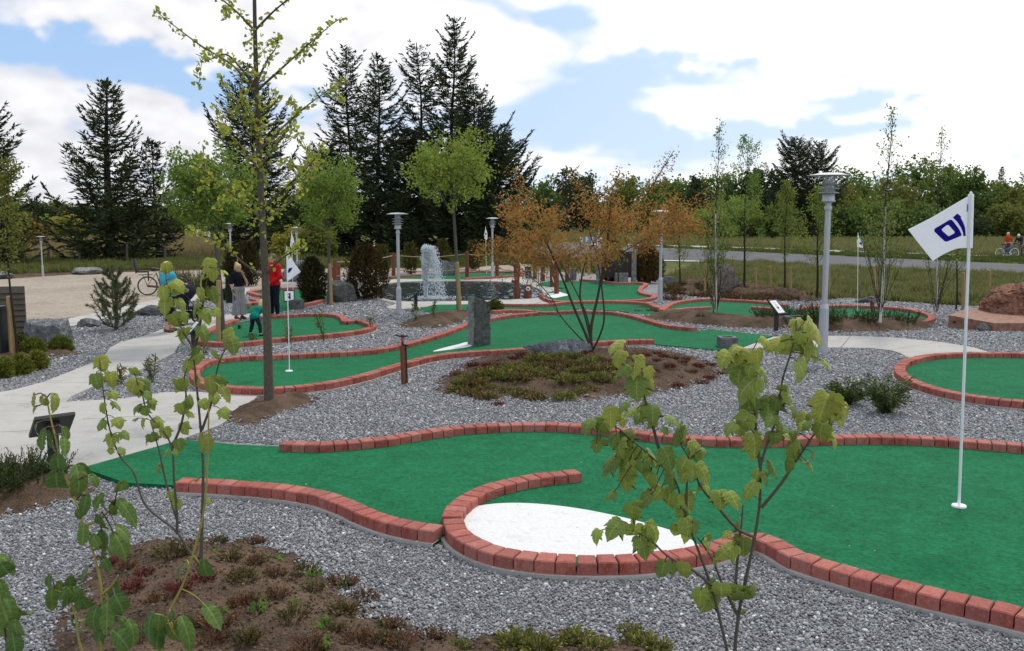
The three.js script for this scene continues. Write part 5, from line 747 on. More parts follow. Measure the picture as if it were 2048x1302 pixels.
// ---------------------------------------------------------------- fountain
{
  const r = rng(91), base = P(859, 597, 0.0), d = -base.z, s = d / LENS, t = thing('fountain_jet', 'white foaming water jet rising from the pond', 'fountain', base), at = (x, y) => At(x, y, d).sub(base), wm = new THREE.MeshPhysicalMaterial({ color: col(0.88, 0.91, 0.93), roughness: 0.2, transmission: 0.55, thickness: 0, ior: 1.33 });
  const H = at(862, 492).y, drops = [], add = (p, sz, st = 1) => drops.push([p, sz, st]);
  for (let k = 0; k < 4200; k++) {     // ballistic drops: rise in a core, spread and fall on the right
    const ang = r() * 6.28, out = r(), u = r(), v0 = (0.72 + 0.28 * Math.pow(r(), 0.5)), tt = Math.pow(r(), 0.8) * 2.0, y = H * v0 * (1 - (tt - 1) * (tt - 1)), wind = 0.34 * Math.pow(tt * 0.5, 1.6) * (0.4 + r()), spread = (0.05 + 0.28 * Math.pow(tt * 0.5, 0.9)) * Math.sqrt(out); void u;
    if (r() < 0.25) continue; add(V(-0.12 + Math.cos(ang) * spread + wind * 1.1, y + 0.02, Math.sin(ang) * spread), 0.007 + 0.014 * r() * r(), tt > 1.1 ? 2.2 : 1.4);
  }
  const lumps = Array.from({ length: 16 }, () => { const y = 0.62 + 0.36 * Math.pow(r(), 0.7); return [-0.12 + (r() - 0.45) * 0.27 * Math.sin(Math.PI * Math.min(1, (y - 0.45) * 1.7)) + 0.1 * (1 - y), H * y, (r() - 0.5) * 0.3, 0.05 + 0.075 * r()]; });
  for (const [x, y, z, s2] of lumps) for (let k = 0; k < 95; k++) add(V(x, y, z).addScaledVector(rv(r).normalize(), s2 * Math.cbrt(r()) * 1.3), 0.007 + 0.011 * r());
  for (let k = 0; k < 800; k++) { const u = r(), y = H * (1 - u * u * 0.9), sd = r() < 0.72 ? 1 : -0.35; add(V(-0.1 + sd * (0.12 + 0.42 * u * (0.5 + 0.7 * r())), y * (0.94 + 0.06 * r()), (r() - 0.5) * 0.5 * (0.4 + u)), 0.005 + 0.011 * r() * r(), 2.4); }
  for (let k = 0; k < 700; k++) { const y = H * 0.75 * r(); add(V(-0.12 + (r() - .5) * 0.14 * (0.7 + y), y, (r() - .5) * 0.14), 0.011 + 0.014 * r(), 2); }
  for (let k = 0; k < 900; k++) { const ang = r() * 6.28, q = 0.15 + 1.1 * r() * r(); add(V(0.1 + Math.cos(ang) * q, 0.02 + 0.06 * r() * r(), Math.sin(ang) * q), 0.009 + 0.012 * r(), 0.6); }
  const I = new THREE.InstancedMesh(new THREE.IcosahedronGeometry(1, 1), wm, drops.length), mt = new THREE.Matrix4(), q = new THREE.Quaternion(); drops.forEach(([p, sz, st], i) => { mt.compose(p, q, V(sz, sz * st, sz)); I.setMatrixAt(i, mt); }); I.name = 'spray'; I.userData.kind = 'stuff'; t.add(I);
  const n = new MB(); n.tube([V(-0.12, -0.03, 0), V(-0.12, 0.06, 0)], 0.05, 10); n.build('nozzle', M.black, t); void s;
}
// ---------------------------------------------------------------- tufts, dwarf conifers, low shrubs
function tuftGeo(seed, R, H, c, { n = 70, side = 3, spread = 0.9, bw = 0.006, sl = 0.03 } = {}) {
  const r = rng(seed), F = new MB();
  for (let k = 0; k < n; k++) { const a = r() * 6.28, q = Math.sqrt(r()), o = V(Math.cos(a) * q * R * 0.45, 0, Math.sin(a) * q * R * 0.45), d = V(Math.cos(a) * q * spread * R / H, 0.8 + 0.3 * r(), Math.sin(a) * q * spread * R / H).addScaledVector(rv(r), 0.22).normalize(), L = H * (0.55 + 0.5 * r()) * (1 - q * 0.2); F.color = tone(r, c, 0.45); F.leaf(o, d, perp(d, r), L, bw); for (let j = 0; j < side; j++) { const s = 0.25 + 0.7 * r(), e = d.clone().addScaledVector(rv(r), 0.7).normalize(); F.leaf(o.clone().addScaledVector(d, L * s), e, perp(e, r), sl * (0.7 + 0.6 * r()), bw * 1.1); } }
  return F.geo();
}
function scatter(name, label, cat, group, geos, spots, { mat = M.needle, h = 0, scale = [0.8, 0.45] } = {}) {
  const r = rng(spots.length * 7 + name.length); let protos = null;
  spots.forEach(([x, y, k, own], i) => { const p = onLand(x, y).add(V(0, h - 0.008, 0)); const m = mesh(name, geos[i % geos.length], mat); m.position.copy(p); m.rotation.y = r() * 6.28; m.scale.setScalar((scale[0] + scale[1] * r()) * (k || 1)); tag(m, own || label, cat, group); });
}
const Z = (x0, y0, s, list) => list.map(([x, y, k]) => [x0 + x / s, y0 + y / s, k]);
const brownT = [1, 2, 3, 4].map((k) => tuftGeo(k, 0.14, 0.10, k % 2 ? [0.16, 0.085, 0.045] : [0.125, 0.10, 0.038], { n: 64, side: 5, bw: 0.0042, sl: 0.022 })), redT = [5, 6].map((k) => tuftGeo(k, 0.12, 0.09, [0.17, 0.05, 0.038], { n: 60, side: 4, bw: 0.0045, sl: 0.022 })), greenT = [7, 8, 9].map((k) => tuftGeo(k, 0.17, 0.11, k === 8 ? [0.19, 0.14, 0.05] : [0.19, 0.19, 0.05], { n: 100, side: 5, bw: 0.006 }));
scatter('heather_tuft', 'dark brown heather tuft in the foreground soil bed', 'heather', 'dark heather tufts in the foreground bed', brownT, [...Z(480, 860, 2.945, [[80, 665], [120, 770], [200, 860], [400, 840], [610, 905], [440, 945], [730, 1000], [600, 1075], [230, 970], [310, 1110], [30, 1020], [560, 1180], [890, 1145], [60, 1220], [420, 1285], [840, 1235], [1110, 1225], [20, 890], [700, 1250], [330, 860, .6], [960, 1260]]), ...Z(0, 760, 2.402, [[830, 840, 1.25], [610, 900], [1050, 780], [1220, 790], [1110, 860], [1220, 880], [1160, 940], [1150, 1080], [1180, 1250], [760, 1060], [900, 1190], [1010, 1260], [690, 1240], [1050, 1180]])], { scale: [0.7, 0.5] });
scatter('heather_tuft', 'reddish heather tuft in the foreground soil bed', 'heather', 'reddish heather tufts in the foreground bed', redT, Z(0, 760, 2.402, [[690, 935], [560, 880], [860, 1010], [640, 1000], [980, 960]]));
scatter('yellow_green_tuft', 'yellow-green tuft along the bottom edge of the picture', 'heather', 'yellow-green tufts along the bottom edge', [greenT[0], greenT[2]], Z(700, 1180, 2.926, [[980, 330], [1330, 305], [1680, 325], [1640, 245, .7], [1110, 350], [1760, 350], [1450, 355, .8], [640, 340, .6]]), { scale: [0.9, 0.3] });
scatter('heather_tuft', 'yellow-green heather tuft in the middle soil bed', 'heather', 'yellow-green heather tufts in the middle bed', greenT, Z(840, 680, 3.2, [[740, 140, 1.1], [860, 155], [890, 110], [990, 120], [980, 170], [1080, 145], [600, 175], [660, 215], [780, 210], [540, 235], [640, 260], [780, 265], [920, 250], [1080, 205], [1130, 130], [430, 230], [350, 285], [500, 305], [240, 325], [330, 355], [600, 335], [640, 360], [430, 380], [800, 340], [940, 335], [1050, 295], [1150, 305], [1220, 250], [1300, 315], [570, 255], [1010, 310], [860, 190], [700, 180], [1060, 170], [680, 245], [1240, 190], [480, 250], [560, 290], [720, 300], [850, 290], [880, 340], [960, 270], [1130, 250], [760, 175], [300, 300], [420, 330], [520, 200], [590, 210], [700, 220], [840, 230], [990, 210], [1010, 260], [1160, 200], [1180, 270], [540, 345], [700, 350], [760, 310], [880, 320], [380, 300], [460, 290], [660, 290], [930, 180], [820, 120], [760, 120], [1090, 330], [1010, 350], [920, 380], [740, 380], [260, 285], [310, 250]]), { scale: [1.15, 0.5] });
scatter('heather_tuft', 'dark red heather tuft in the middle soil bed', 'heather', 'dark red heather tufts in the middle bed', [...redT, brownT[0]], Z(840, 680, 3.2, [[340, 170], [420, 165], [480, 165], [600, 125], [380, 195], [240, 230], [800, 105], [690, 115], [1210, 145], [1440, 105], [1520, 90], [1520, 135], [1600, 175], [1500, 200], [1680, 145], [1780, 175], [1860, 165], [1740, 210], [1650, 250], [1850, 245], [1800, 280], [1650, 300], [1910, 220], [1620, 120], [1700, 130], [1960, 205], [1350, 110], [500, 420], [520, 140], [450, 190], [650, 105], [760, 85], [900, 80], [1050, 90], [1280, 110], [1390, 130], [1560, 110]]), { scale: [0.9, 0.45] });
scatter('heather_tuft', 'brown heather tuft in the bed along the right lanes', 'heather', 'brown heather tufts along the right lanes', brownT, Z(1120, 420, 4.34, [[680, 890], [790, 890], [860, 895], [990, 912], [1090, 912], [1220, 928], [1440, 950], [1580, 950], [1690, 955], [1320, 960], [1160, 945], [900, 930]]), { scale: [1.2, 0.5] });
{ const r = rng(14), s = []; for (let k = 0; k < 70; k++) s.push([1335 + 300 * r(), 570 + 34 * r(), 2.6]); scatter('dry_tuft', 'dry brown tuft in the dug bed under the young trees', 'tuft', 'dry tufts under the young trees', brownT, s.filter(([x, y]) => y > 566 + (x - 1340) * 0.11 && y < 606)); }
{ const g = [tuftGeo(20, 0.09, 0.09, [0.16, 0.25, 0.05], { n: 9, side: 1, bw: 0.03 })]; scatter('weed', 'small pale green weed in the foreground soil bed', 'weed', 'small weeds in the foreground bed', g, [...Z(480, 860, 2.945, [[230, 770], [430, 860], [620, 925], [120, 1000], [110, 1040], [500, 1130], [460, 1175], [840, 1155], [320, 1030], [490, 1270]]), ...Z(0, 760, 2.402, [[1080, 1110], [1240, 1110], [1030, 830]])], { mat: M.leaf, scale: [0.5, 0.4] }); }
const dwarf = [1, 2, 3].map((k) => { const r = rng(30 + k), F = new MB(); for (let i = 0; i < 26; i++) { const a = r() * 6.28, q = Math.sqrt(r()), d = V(Math.cos(a) * q * 0.7, 1, Math.sin(a) * q * 0.7).addScaledVector(rv(r), 0.12).normalize(), L = 0.16 + 0.14 * r(), o = V(Math.cos(a) * q * 0.1, 0, Math.sin(a) * q * 0.1); for (let j = 0; j < 46; j++) { const s = j / 46, p = o.clone().addScaledVector(d, L * s), e = d.clone().multiplyScalar(s > 0.75 ? 1.4 : 0.7).addScaledVector(rv(r), 0.9).normalize(); F.color = tone(r, s > 0.8 && r() < 0.5 ? [0.11, 0.09, 0.04] : [0.055, 0.08, 0.025], 0.35); F.leaf(p, e, perp(e, r), 0.05 * (1 - 0.5 * s), 0.004); } } return F.geo(); });
scatter('dwarf_pine', 'dwarf pine with upright candles in the right shrub bed', 'shrub', 'dwarf pines in the right shrub bed', dwarf, Z(1500, 560, 5.12, [[160, 395], [260, 410], [440, 385], [640, 405], [880, 400], [1040, 445], [1210, 395], [1430, 445], [1570, 455], [1350, 420], [110, 380], [700, 395]]).map(([x, y]) => [x, y + 7]), { scale: [1.5, 0.5] });
scatter('dwarf_pine', 'dwarf pine with upright candles in the left edge bed', 'shrub', 'dwarf pines in the left edge bed', dwarf, [[18, 977], [62, 950], [92, 988], [2, 1010], [106, 946], [40, 958], [-14, 975]], { scale: [1.0, 0.3] });
function bushGeo(seed, w, h, c, { n = 900, len = 0.06, wid = 0.012, flat = 0.6 } = {}) { const r = rng(seed), F = new MB(); for (let k = 0; k < n; k++) { const a = r() * 6.28, q = Math.sqrt(r()), lob = 0.75 + 0.35 * Math.sin(a * 4 + seed) * r(), y = h * Math.pow(r(), 0.7) * Math.sqrt(Math.max(0, 1 - q * q * 0.85)), o = V(Math.cos(a) * q * w * lob, y, Math.sin(a) * q * w * lob), d = V(Math.cos(a) * q, flat + r() * 0.6, Math.sin(a) * q).addScaledVector(rv(r), 0.5).normalize(); for (let j = 0; j < 3; j++) { F.color = tone(r, c, 0.4); const e = d.clone().addScaledVector(rv(r), 0.6).normalize(); F.leaf(o, e, perp(e, r), len * (0.7 + 0.7 * r()), wid); } } return F.geo(); }
function bush(name, label, x, y, w, h, c, o, seed = x) { const p = onLand(x, y), s = -p.z / LENS, m = mesh(name, bushGeo(Math.round(seed), w * s / 2, h * s * 1.05, c, o), M.needle); m.position.copy(p); return tag(m, label, 'shrub'); }
bush('low_shrub', 'bright green low shrub right before the big left boulder', 66, 712, 56, 36, [0.15, 0.17, 0.03]); bush('low_shrub', 'bright green low shrub at the right foot of the left boulder', 122, 706, 48, 32, [0.14, 0.17, 0.03]); bush('low_shrub', 'light green low shrub at the left edge, front row first', 6, 757, 52, 42, [0.17, 0.18, 0.03]); bush('low_shrub', 'light green low shrub, middle of the front row at left', 40, 750, 52, 40, [0.17, 0.18, 0.03]); bush('low_shrub', 'light green low shrub, right end of the front row at left', 74, 740, 46, 36, [0.17, 0.18, 0.03]); bush('low_shrub', 'low green shrub between stake and plank panel', 36, 702, 36, 34, [0.11, 0.13, 0.03]);
function juniper(label, x, y, w, h, seed) { const p = onLand(x, y), s = -p.z / LENS, r = rng(seed), F = new MB(); for (let k = 0; k < 84; k++) { const a = r() * 6.28, out = V(Math.cos(a), 0, Math.sin(a)), L = w * s * 0.55 * (0.55 + 0.5 * r()), up = h * s * (0.35 + 0.75 * r()); for (let j = 0; j < 34; j++) { const u = j / 34, o = out.clone().multiplyScalar(L * u).add(V(0, up * (1.5 * u - 0.6 * u * u), 0)).addScaledVector(rv(r), 0.02), d = out.clone().multiplyScalar(0.7).add(V(0, 0.55 - 0.4 * u, 0)).addScaledVector(rv(r), 0.7).normalize(); F.color = tone(r, r() < 0.3 ? [0.16, 0.18, 0.05] : [0.075, 0.11, 0.035], 0.4); F.leaf(o, d, perp(d, r), 0.05 + 0.05 * r(), 0.008); } } const m = mesh('juniper', F.geo(), M.needle); m.position.copy(p); tag(m, label, 'shrub'); }
juniper('smaller dark green juniper in the right gravel', 1692, 809, 84, 52, 5); juniper('larger ragged juniper in the right gravel', 1770, 828, 88, 84, 6);
bush('low_shrub', 'low green shrub right behind the standing slab', 990, 623, 40, 22, [0.10, 0.13, 0.03]); bush('low_shrub', 'small green shrub behind the black-topped woman', 452, 603, 26, 24, [0.07, 0.09, 0.03]);
{ const rr = rng(3); [[350, 560, 60], [372, 562, 66], [395, 565, 58], [332, 556, 48], [410, 560, 50]].forEach(([x, y, h], i) => { const p = onLand(x, y + 22), s = -p.z / LENS, m = mesh('tall_grass', tuftGeo(60 + i, 22 * s, h * s, [0.13, 0.12, 0.05], { n: 90, side: 2, bw: 0.012, sl: 0.12, spread: 0.5 }), M.needle); m.position.copy(p); tag(m, ['second', 'third', 'fourth', 'leftmost', 'rightmost'][i] + ' tall grass clump in the row behind the buggy', 'tall grass'); void rr; }); }
function seedling(label, x, baseY, topY, c, n, seed) { const b = onLand(x, baseY), d = -b.z, H = At(x, topY, d).y - b.y, r = rng(seed), t = thing('leafy_seedling', label, 'plant', b), T = new MB(), F = new MB(); for (let k = 0; k < 4; k++) { const a = r() * 6.28, e = V(Math.cos(a) * H * 0.22, H * (0.7 + 0.3 * r()), Math.sin(a) * H * 0.22), pts = [V(0, 0, 0), e.clone().multiplyScalar(0.5).addScaledVector(rv(r), 0.02), e]; T.tube(pts, 0.006, 4, false); for (let j = 0; j < n; j++) { const o = e.clone().multiplyScalar(0.15 + 0.85 * r()), q = rv(r).add(V(0, -0.2, 0)).normalize(); F.color = tone(r, c, 0.3); F.leaf(o, q, perp(q, r), 0.09 + 0.05 * r(), 0.016); } } T.build('stems', M.bark, t); F.build('foliage', M.leaf, t); }
[['leafy seedling before the left lane, right of the mid flag', 648, 684, 614, [0.12, 0.16, 0.04], 16], ['leafy seedling behind the mid flag pole', 580, 688, 634, [0.14, 0.12, 0.04], 12], ['small seedling at the right tip of the left lane', 744, 664, 630, [0.12, 0.17, 0.04], 10], ['small seedling beside the toddler', 505, 692, 664, [0.12, 0.14, 0.04], 8], ['grey-leaved sparse bush in the gravel island by the path', 306, 768, 708, [0.17, 0.18, 0.09], 24], ['dry twiggy bush left of the grey-leaved one', 243, 770, 726, [0.17, 0.14, 0.06], 12], ['seedling at the foot of the edge-on sign', 832, 642, 608, [0.11, 0.16, 0.04], 14], ['thin seedling right of the edge-on sign', 866, 634, 598, [0.11, 0.16, 0.04], 8], ['leafy plant by the sign numbered 1', 556, 600, 566, [0.09, 0.14, 0.04], 12], ['small reddish plant under the white-faced sign', 405, 712, 678, [0.13, 0.12, 0.04], 8]].forEach(([l, x, b, t, c, n], i) => seedling(l, x, b, t, c, n, 200 + i));
{ // small bushy pine left
  const b = onLand(232, 662), d = -b.z, s = d / LENS, r = rng(81), t = thing('small_pine', 'small bushy pine in the gravel before the car park', 'tree', b), T = new MB(), F = new MB(), H = At(232, 530, d).y, at = (k) => V(0.04 * Math.sin(k * 4), H * k, 0);
  T.tube([at(0), at(0.3), at(0.6), at(0.97)], (k) => 0.05 * (1 - 0.8 * k), 7);
  const brush = (pts) => { const n = Math.round(pts.length * 2.4); for (let j = 0; j < n; j++) { const f = (0.25 + 0.75 * j / n) * (pts.length - 1), i = Math.min(pts.length - 2, Math.floor(f)), p = pts[i].clone().lerp(pts[i + 1], f - i), dd = pts[i + 1].clone().sub(pts[i]).normalize(); for (let q = 0; q < 8; q++) { const e = dd.clone().multiplyScalar(0.9).addScaledVector(rv(r), 0.9).normalize(); F.color = tone(r, r() < 0.25 ? [0.18, 0.15, 0.08] : [0.10, 0.135, 0.055], 0.35); F.leaf(p, e, perp(e, r), 0.085, 0.005); } } };
  for (let w = 0; w < 6; w++) { const k = 0.05 + 0.145 * w, n = w < 4 ? 6 : 4; for (let q = 0; q < n; q++) { const a = q / n * 6.28 + w + r() * 0.5, L = 64 * s * (1 - k * 0.72) * (0.7 + 0.45 * r()), out = V(Math.cos(a), 0, Math.sin(a)), pts = []; for (let i = 0; i <= 8; i++) { const u = i / 8; pts.push(at(k).clone().addScaledVector(out, L * (u - 0.18 * u * u)).add(V(0, L * (0.12 * u + 0.75 * u * u), 0))); } T.tube(pts, (u) => 0.014 * (1 - 0.6 * u), 4, false); brush(pts); for (let e = 0; e < 2; e++) { const o = pts[3 + e * 2], dd = out.clone().multiplyScalar(0.6).addScaledVector(rv(r), 0.7).add(V(0, 0.6, 0)).normalize(); brush(Array.from({ length: 5 }, (_, i) => o.clone().addScaledVector(dd, L * 0.4 * i / 4))); } } }
  brush(Array.from({ length: 7 }, (_, i) => at(0.8 + 0.2 * i / 6))); T.build('trunk', M.bark, t); F.build('crown', M.needle, t);
}
// ---------------------------------------------------------------- leaves of the foreground saplings: each one a mesh
const HALF = { lobed: [[0, 0], [0.13, -0.06], [0.31, -0.04], [0.47, 0.08], [0.39, 0.15], [0.47, 0.22], [0.45, 0.3], [0.60, 0.47], [0.43, 0.46], [0.31, 0.5], [0.34, 0.6], [0.25, 0.7], [0.23, 0.78], [0.11, 0.88], [0, 1.02]], oval: [[0, 0], [0.1, 0.03], [0.18, 0.11], [0.205, 0.19], [0.25, 0.27], [0.245, 0.36], [0.27, 0.44], [0.24, 0.54], [0.245, 0.62], [0.19, 0.71], [0.17, 0.79], [0.09, 0.88], [0, 1.02]] };
function leafGeo(kind, seed, curl) {      // toothed outline, pleated between the veins, drooping towards the tip
  const r = rng(seed), m = new MB(), half = HALF[kind], n = half.length, asym = 0.9 + r() * 0.2, tw = (r() - 0.5) * 0.6, cup = 0.25 + 0.5 * r(), pl = kind === 'lobed' ? 0.022 : 0.026;
  const put = (x, y) => { const a = Math.abs(x), t = clamp(y, 0, 1), ang = curl * t, l = Math.sin(ang) / curl + Math.min(0, y), d = (1 - Math.cos(ang)) / curl; return m.v(x * (1 - 0.35 * cup * a) + tw * t * t * 0.1, -d + 0.2 * a - cup * 1.5 * a * a + pl * Math.cos((t - a * 0.55) * 30) * smooth(0, 0.12, a) + tw * x * t * 0.4 + 0.02 * Math.sin(x * 17 + y * 9 + seed), l, x + 0.5, t); };
  const col0 = half.map((_, i) => put(0, i / (n - 1)));
  for (const sg of [-1, 1]) { const rows = half.map(([x, y], i) => { const t0 = i / (n - 1), X = x * (sg > 0 ? asym : 1) * sg, f = (u) => put(X * u, mix(t0, y, u)); return x === 0 ? [col0[i], col0[i], col0[i]] : [col0[i], f(0.5), f(1)]; }); for (let i = 0; i + 1 < n; i++) for (let k = 0; k < 2; k++) sg > 0 ? m.quad(rows[i][k], rows[i][k + 1], rows[i + 1][k + 1], rows[i + 1][k]) : m.quad(rows[i][k], rows[i + 1][k], rows[i + 1][k + 1], rows[i][k + 1]); }
  return m.geo();
}
const veins = (base, vein) => texture(256, (u, v) => { const s = Math.abs(u - 0.5) * 2, k = Math.abs(((v - s * 0.28) * 7.5 % 1 + 1) % 1 - 0.5) * 2, side = smooth(0.80, 0.97, k) * smooth(0.02, 0.1, s), midr = smooth(0.07, 0.0, s), q = Math.max(midr, side * 0.55), f = 0.85 + 0.3 * (0.5 + 0.5 * n2(u * 9, v * 9)) - 0.12 * (1 - k) * 0.4; return base.map((x, i) => mix(x * f, vein[i], q)); }, true, 1);
const lm = (b, v, tr = 0.35) => new THREE.MeshPhysicalMaterial({ map: veins(b, v), roughness: 0.6, transmission: tr, thickness: 0, ior: 1.35, specularIntensity: 0.5 });
const LEAF = { lobed: [lm([0.265, 0.33, 0.062], [0.44, 0.48, 0.14]), lm([0.175, 0.245, 0.055], [0.32, 0.38, 0.11]), lm([0.34, 0.37, 0.065], [0.50, 0.50, 0.15])], oval: [lm([0.095, 0.175, 0.045], [0.19, 0.28, 0.09]), lm([0.135, 0.22, 0.05], [0.24, 0.32, 0.1]), lm([0.27, 0.30, 0.07], [0.36, 0.38, 0.12])] };
const LG = { lobed: [0.7, 1.1, 1.6, 2.0, 1.3].map((c, i) => leafGeo('lobed', 300 + i, c)), oval: [0.8, 1.3, 1.7, 2.1].map((c, i) => leafGeo('oval', 320 + i, c)) };
LG.lobed.forEach((g) => g.computeBoundingBox());
function sapling(label, dist, kind, stems, leaves, { stemMat, tipMat, seed = 1, rad = 0.012, group, dz = 0.12, grow = 1, more = 0.45 } = {}) {
  const r = rng(seed), base = At(stems[0][0][0], stems[0][0][1], dist); const ground = V(base.x, landH(base.x, base.z), base.z);
  const t = thing('sapling', label, 'sapling', ground, group), at = (x, y, z = 0) => At(x, y, dist + z).sub(ground), lines = [];
  stems.forEach((pl, i) => { const zz = (r() - 0.5) * 2 * dz, pts = pl.map(([x, y, z], k) => at(x, y, z ?? (i ? zz * k / (pl.length - 1) : 0))); if (i === 0 && pts[0].y > 0) pts.unshift(V(pts[0].x * 0.3, -0.05, 0)); const sp = spline(pts, 0.03), m = new MB(), R = (pl.rad || rad) * (i ? 0.8 : 1); m.tube(sp, (k) => mix(R, R * 0.35, k), 7); for (let k = 6; k < sp.length - 1; k += 7) m.tube([sp[k].clone().lerp(sp[k + 1], 0.2), sp[k].clone().lerp(sp[k + 1], 0.7)], R * mix(1.15, 0.5, k / sp.length), 7); m.build('stem', pl.green ? tipMat || stemMat : stemMat, t); lines.push(...sp); });
  const pet = new MB(); for (const l of leaves.slice()) if (r() < more) leaves.push([l[0] + (r() - 0.5) * l[2] * 1.5, l[1] + (r() - 0.5) * l[2] * 1.2, l[2] * (0.55 + 0.35 * r()), l[3]]);
  leaves.forEach(([x, y, size, fresh], i) => {
    let best = null, bd = 1e9; const c0 = at(x, y); for (const q of lines) { const dx = q.x - c0.x, dy = q.y - (c0.y + size * dist / LENS * 0.35), dd = dx * dx + dy * dy; if (dd < bd) { bd = dd; best = q; } }
    const L = size * dist / LENS * 1.12 * grow, c = at(x, y, (best.z - 0) * -1 + (r() - 0.6) * 0.12 * grow), side = c.x - best.x, a = clamp(side / (L * 0.9), -1, 1) + (r() - 0.5) * 0.35;
    const f = V(a * 1.0 + (r() - 0.5) * 0.5, (kind === 'oval' ? -0.7 : -0.4) - 0.45 * r() + 0.3 * Math.abs(a), -0.15 + 0.95 * r()).normalize(), up = V(a * 0.45 + (r() - 0.5) * 0.5, 0.85, 0.35 + 0.3 * r()).addScaledVector(rv(r), 0.25).normalize(), X = V().crossVectors(up, f).normalize(), Y = V().crossVectors(f, X).normalize(), o = c.clone().addScaledVector(f, -L * 0.42).addScaledVector(Y, L * 0.12);
    const gs = LG[kind], m = mesh('leaf', gs[Math.floor(r() * gs.length)], LEAF[kind][fresh ? 2 : Math.floor(r() * 2)], t); m.matrixAutoUpdate = true; m.quaternion.setFromRotationMatrix(new THREE.Matrix4().makeBasis(X, Y, f)); m.position.copy(o); m.scale.set(L * (0.72 + 0.4 * r()), L * (0.8 + 0.5 * r()), L);
    pet.color = [1, 1, 1]; pet.tube(spline([best, best.clone().lerp(o, 0.55).add(V(0, L * 0.08, 0)), o, o.clone().addScaledVector(f, 0.01)], 0.04), 0.0022 + L * 0.006, 4, false);
  });
  pet.build('petioles', tipMat || stemMat, t).userData.kind = 'stuff'; return t;
}
const redStem = plain(0.085, 0.04, 0.03, 0.6), brownStem = plain(0.085, 0.075, 0.05, 0.8), greenStem = plain(0.28, 0.25, 0.05, 0.6);
const z8 = (l) => l.map(([x, y, s, f]) => [1080 + x / 1.909, 620 + y / 1.909, s, f]);
sapling('two-stemmed lobed-leaved sapling in the right foreground', 4.5, 'lobed',
  [[[1472, 1400], [1470, 1302], [1480, 1215], [1500, 1120], [1512, 1060], [1520, 1000], [1522, 930], [1532, 895], [1555, 830], [1565, 760], [1582, 705], [1592, 668]],
   [[1468, 1380], [1452, 1290], [1440, 1240], [1425, 1180], [1400, 1110], [1385, 1070], [1365, 1010], [1350, 960], [1310, 920], [1270, 885], [1225, 850], [1196, 845]], [[1523, 1015], [1560, 970], [1600, 910], [1640, 850], [1658, 818]], [[1521, 935], [1512, 860], [1510, 790], [1508, 730], [1500, 712]], [[1320, 905], [1302, 840], [1288, 790], [1274, 735]],
   [[1478, 1235], [1450, 1180], [1420, 1110], [1395, 1075]], [[1440, 1185], [1385, 1140], [1335, 1112], [1300, 1080], [1268, 1062]], [[1510, 1075], [1478, 1060], [1440, 1020], [1400, 970], [1380, 920], [1362, 890]], [[1470, 1190], [1476, 1110], [1482, 1060], [1486, 1010]], [[1372, 1030], [1374, 960], [1374, 930]]],
  z8([[1000, 78, 60, 1], [1050, 85, 66, 1], [950, 150, 60], [1045, 150, 62], [1012, 245, 62], [890, 135, 42, 1], [780, 295, 80], [800, 372, 68], [772, 432, 52], [700, 182, 46, 1], [750, 170, 46, 1], [832, 190, 46, 1], [860, 240, 44], [900, 350, 44], [950, 340, 42], [982, 395, 42], [880, 422, 38], [940, 470, 42], [950, 525, 54], [820, 525, 66], [882, 500, 42], [890, 612, 42], [800, 692, 52], [872, 645, 42], [960, 552, 46], [1080, 372, 68, 1], [1070, 472, 48], [1168, 385, 62, 1], [1125, 492, 42, 1], [1040, 575, 40], [1005, 440, 32], [1130, 360, 50, 1],
    [365, 215, 52, 1], [368, 290, 56], [292, 190, 50, 1], [420, 285, 38, 1], [350, 392, 38], [400, 392, 44], [228, 456, 48], [270, 412, 48, 1], [225, 518, 42], [180, 442, 42], [322, 500, 50], [300, 525, 46], [268, 585, 46], [330, 612, 56], [322, 652, 50], [402, 642, 48], [352, 562, 46], [430, 572, 50], [490, 572, 56], [522, 482, 60], [432, 402, 42], [512, 424, 38], [602, 532, 48], [542, 602, 46], [622, 622, 48], [505, 652, 48], [400, 722, 42], [486, 732, 56], [450, 700, 42], [565, 842, 58], [540, 782, 34], [360, 862, 56], [282, 832, 52], [392, 902, 52], [440, 842, 50], [350, 782, 44], [470, 988, 38], [546, 1000, 42], [636, 1112, 50], [690, 1080, 42], [750, 1080, 42], [772, 1110, 46], [765, 1158, 22], [652, 900, 42], [712, 922, 54], [760, 830, 38], [690, 722, 42], [612, 692, 38], [775, 905, 42]]), { stemMat: brownStem, tipMat: redStem, seed: 5, rad: 0.0115, grow: 0.94, more: 1 });
const z1 = (l) => l.map(([x, y, s, f]) => [x / 3.617, 420 + y / 3.617, s, f]), z6 = (l) => l.map(([x, y, s, f]) => [x / 2.402, 760 + y / 2.402, s, f]);
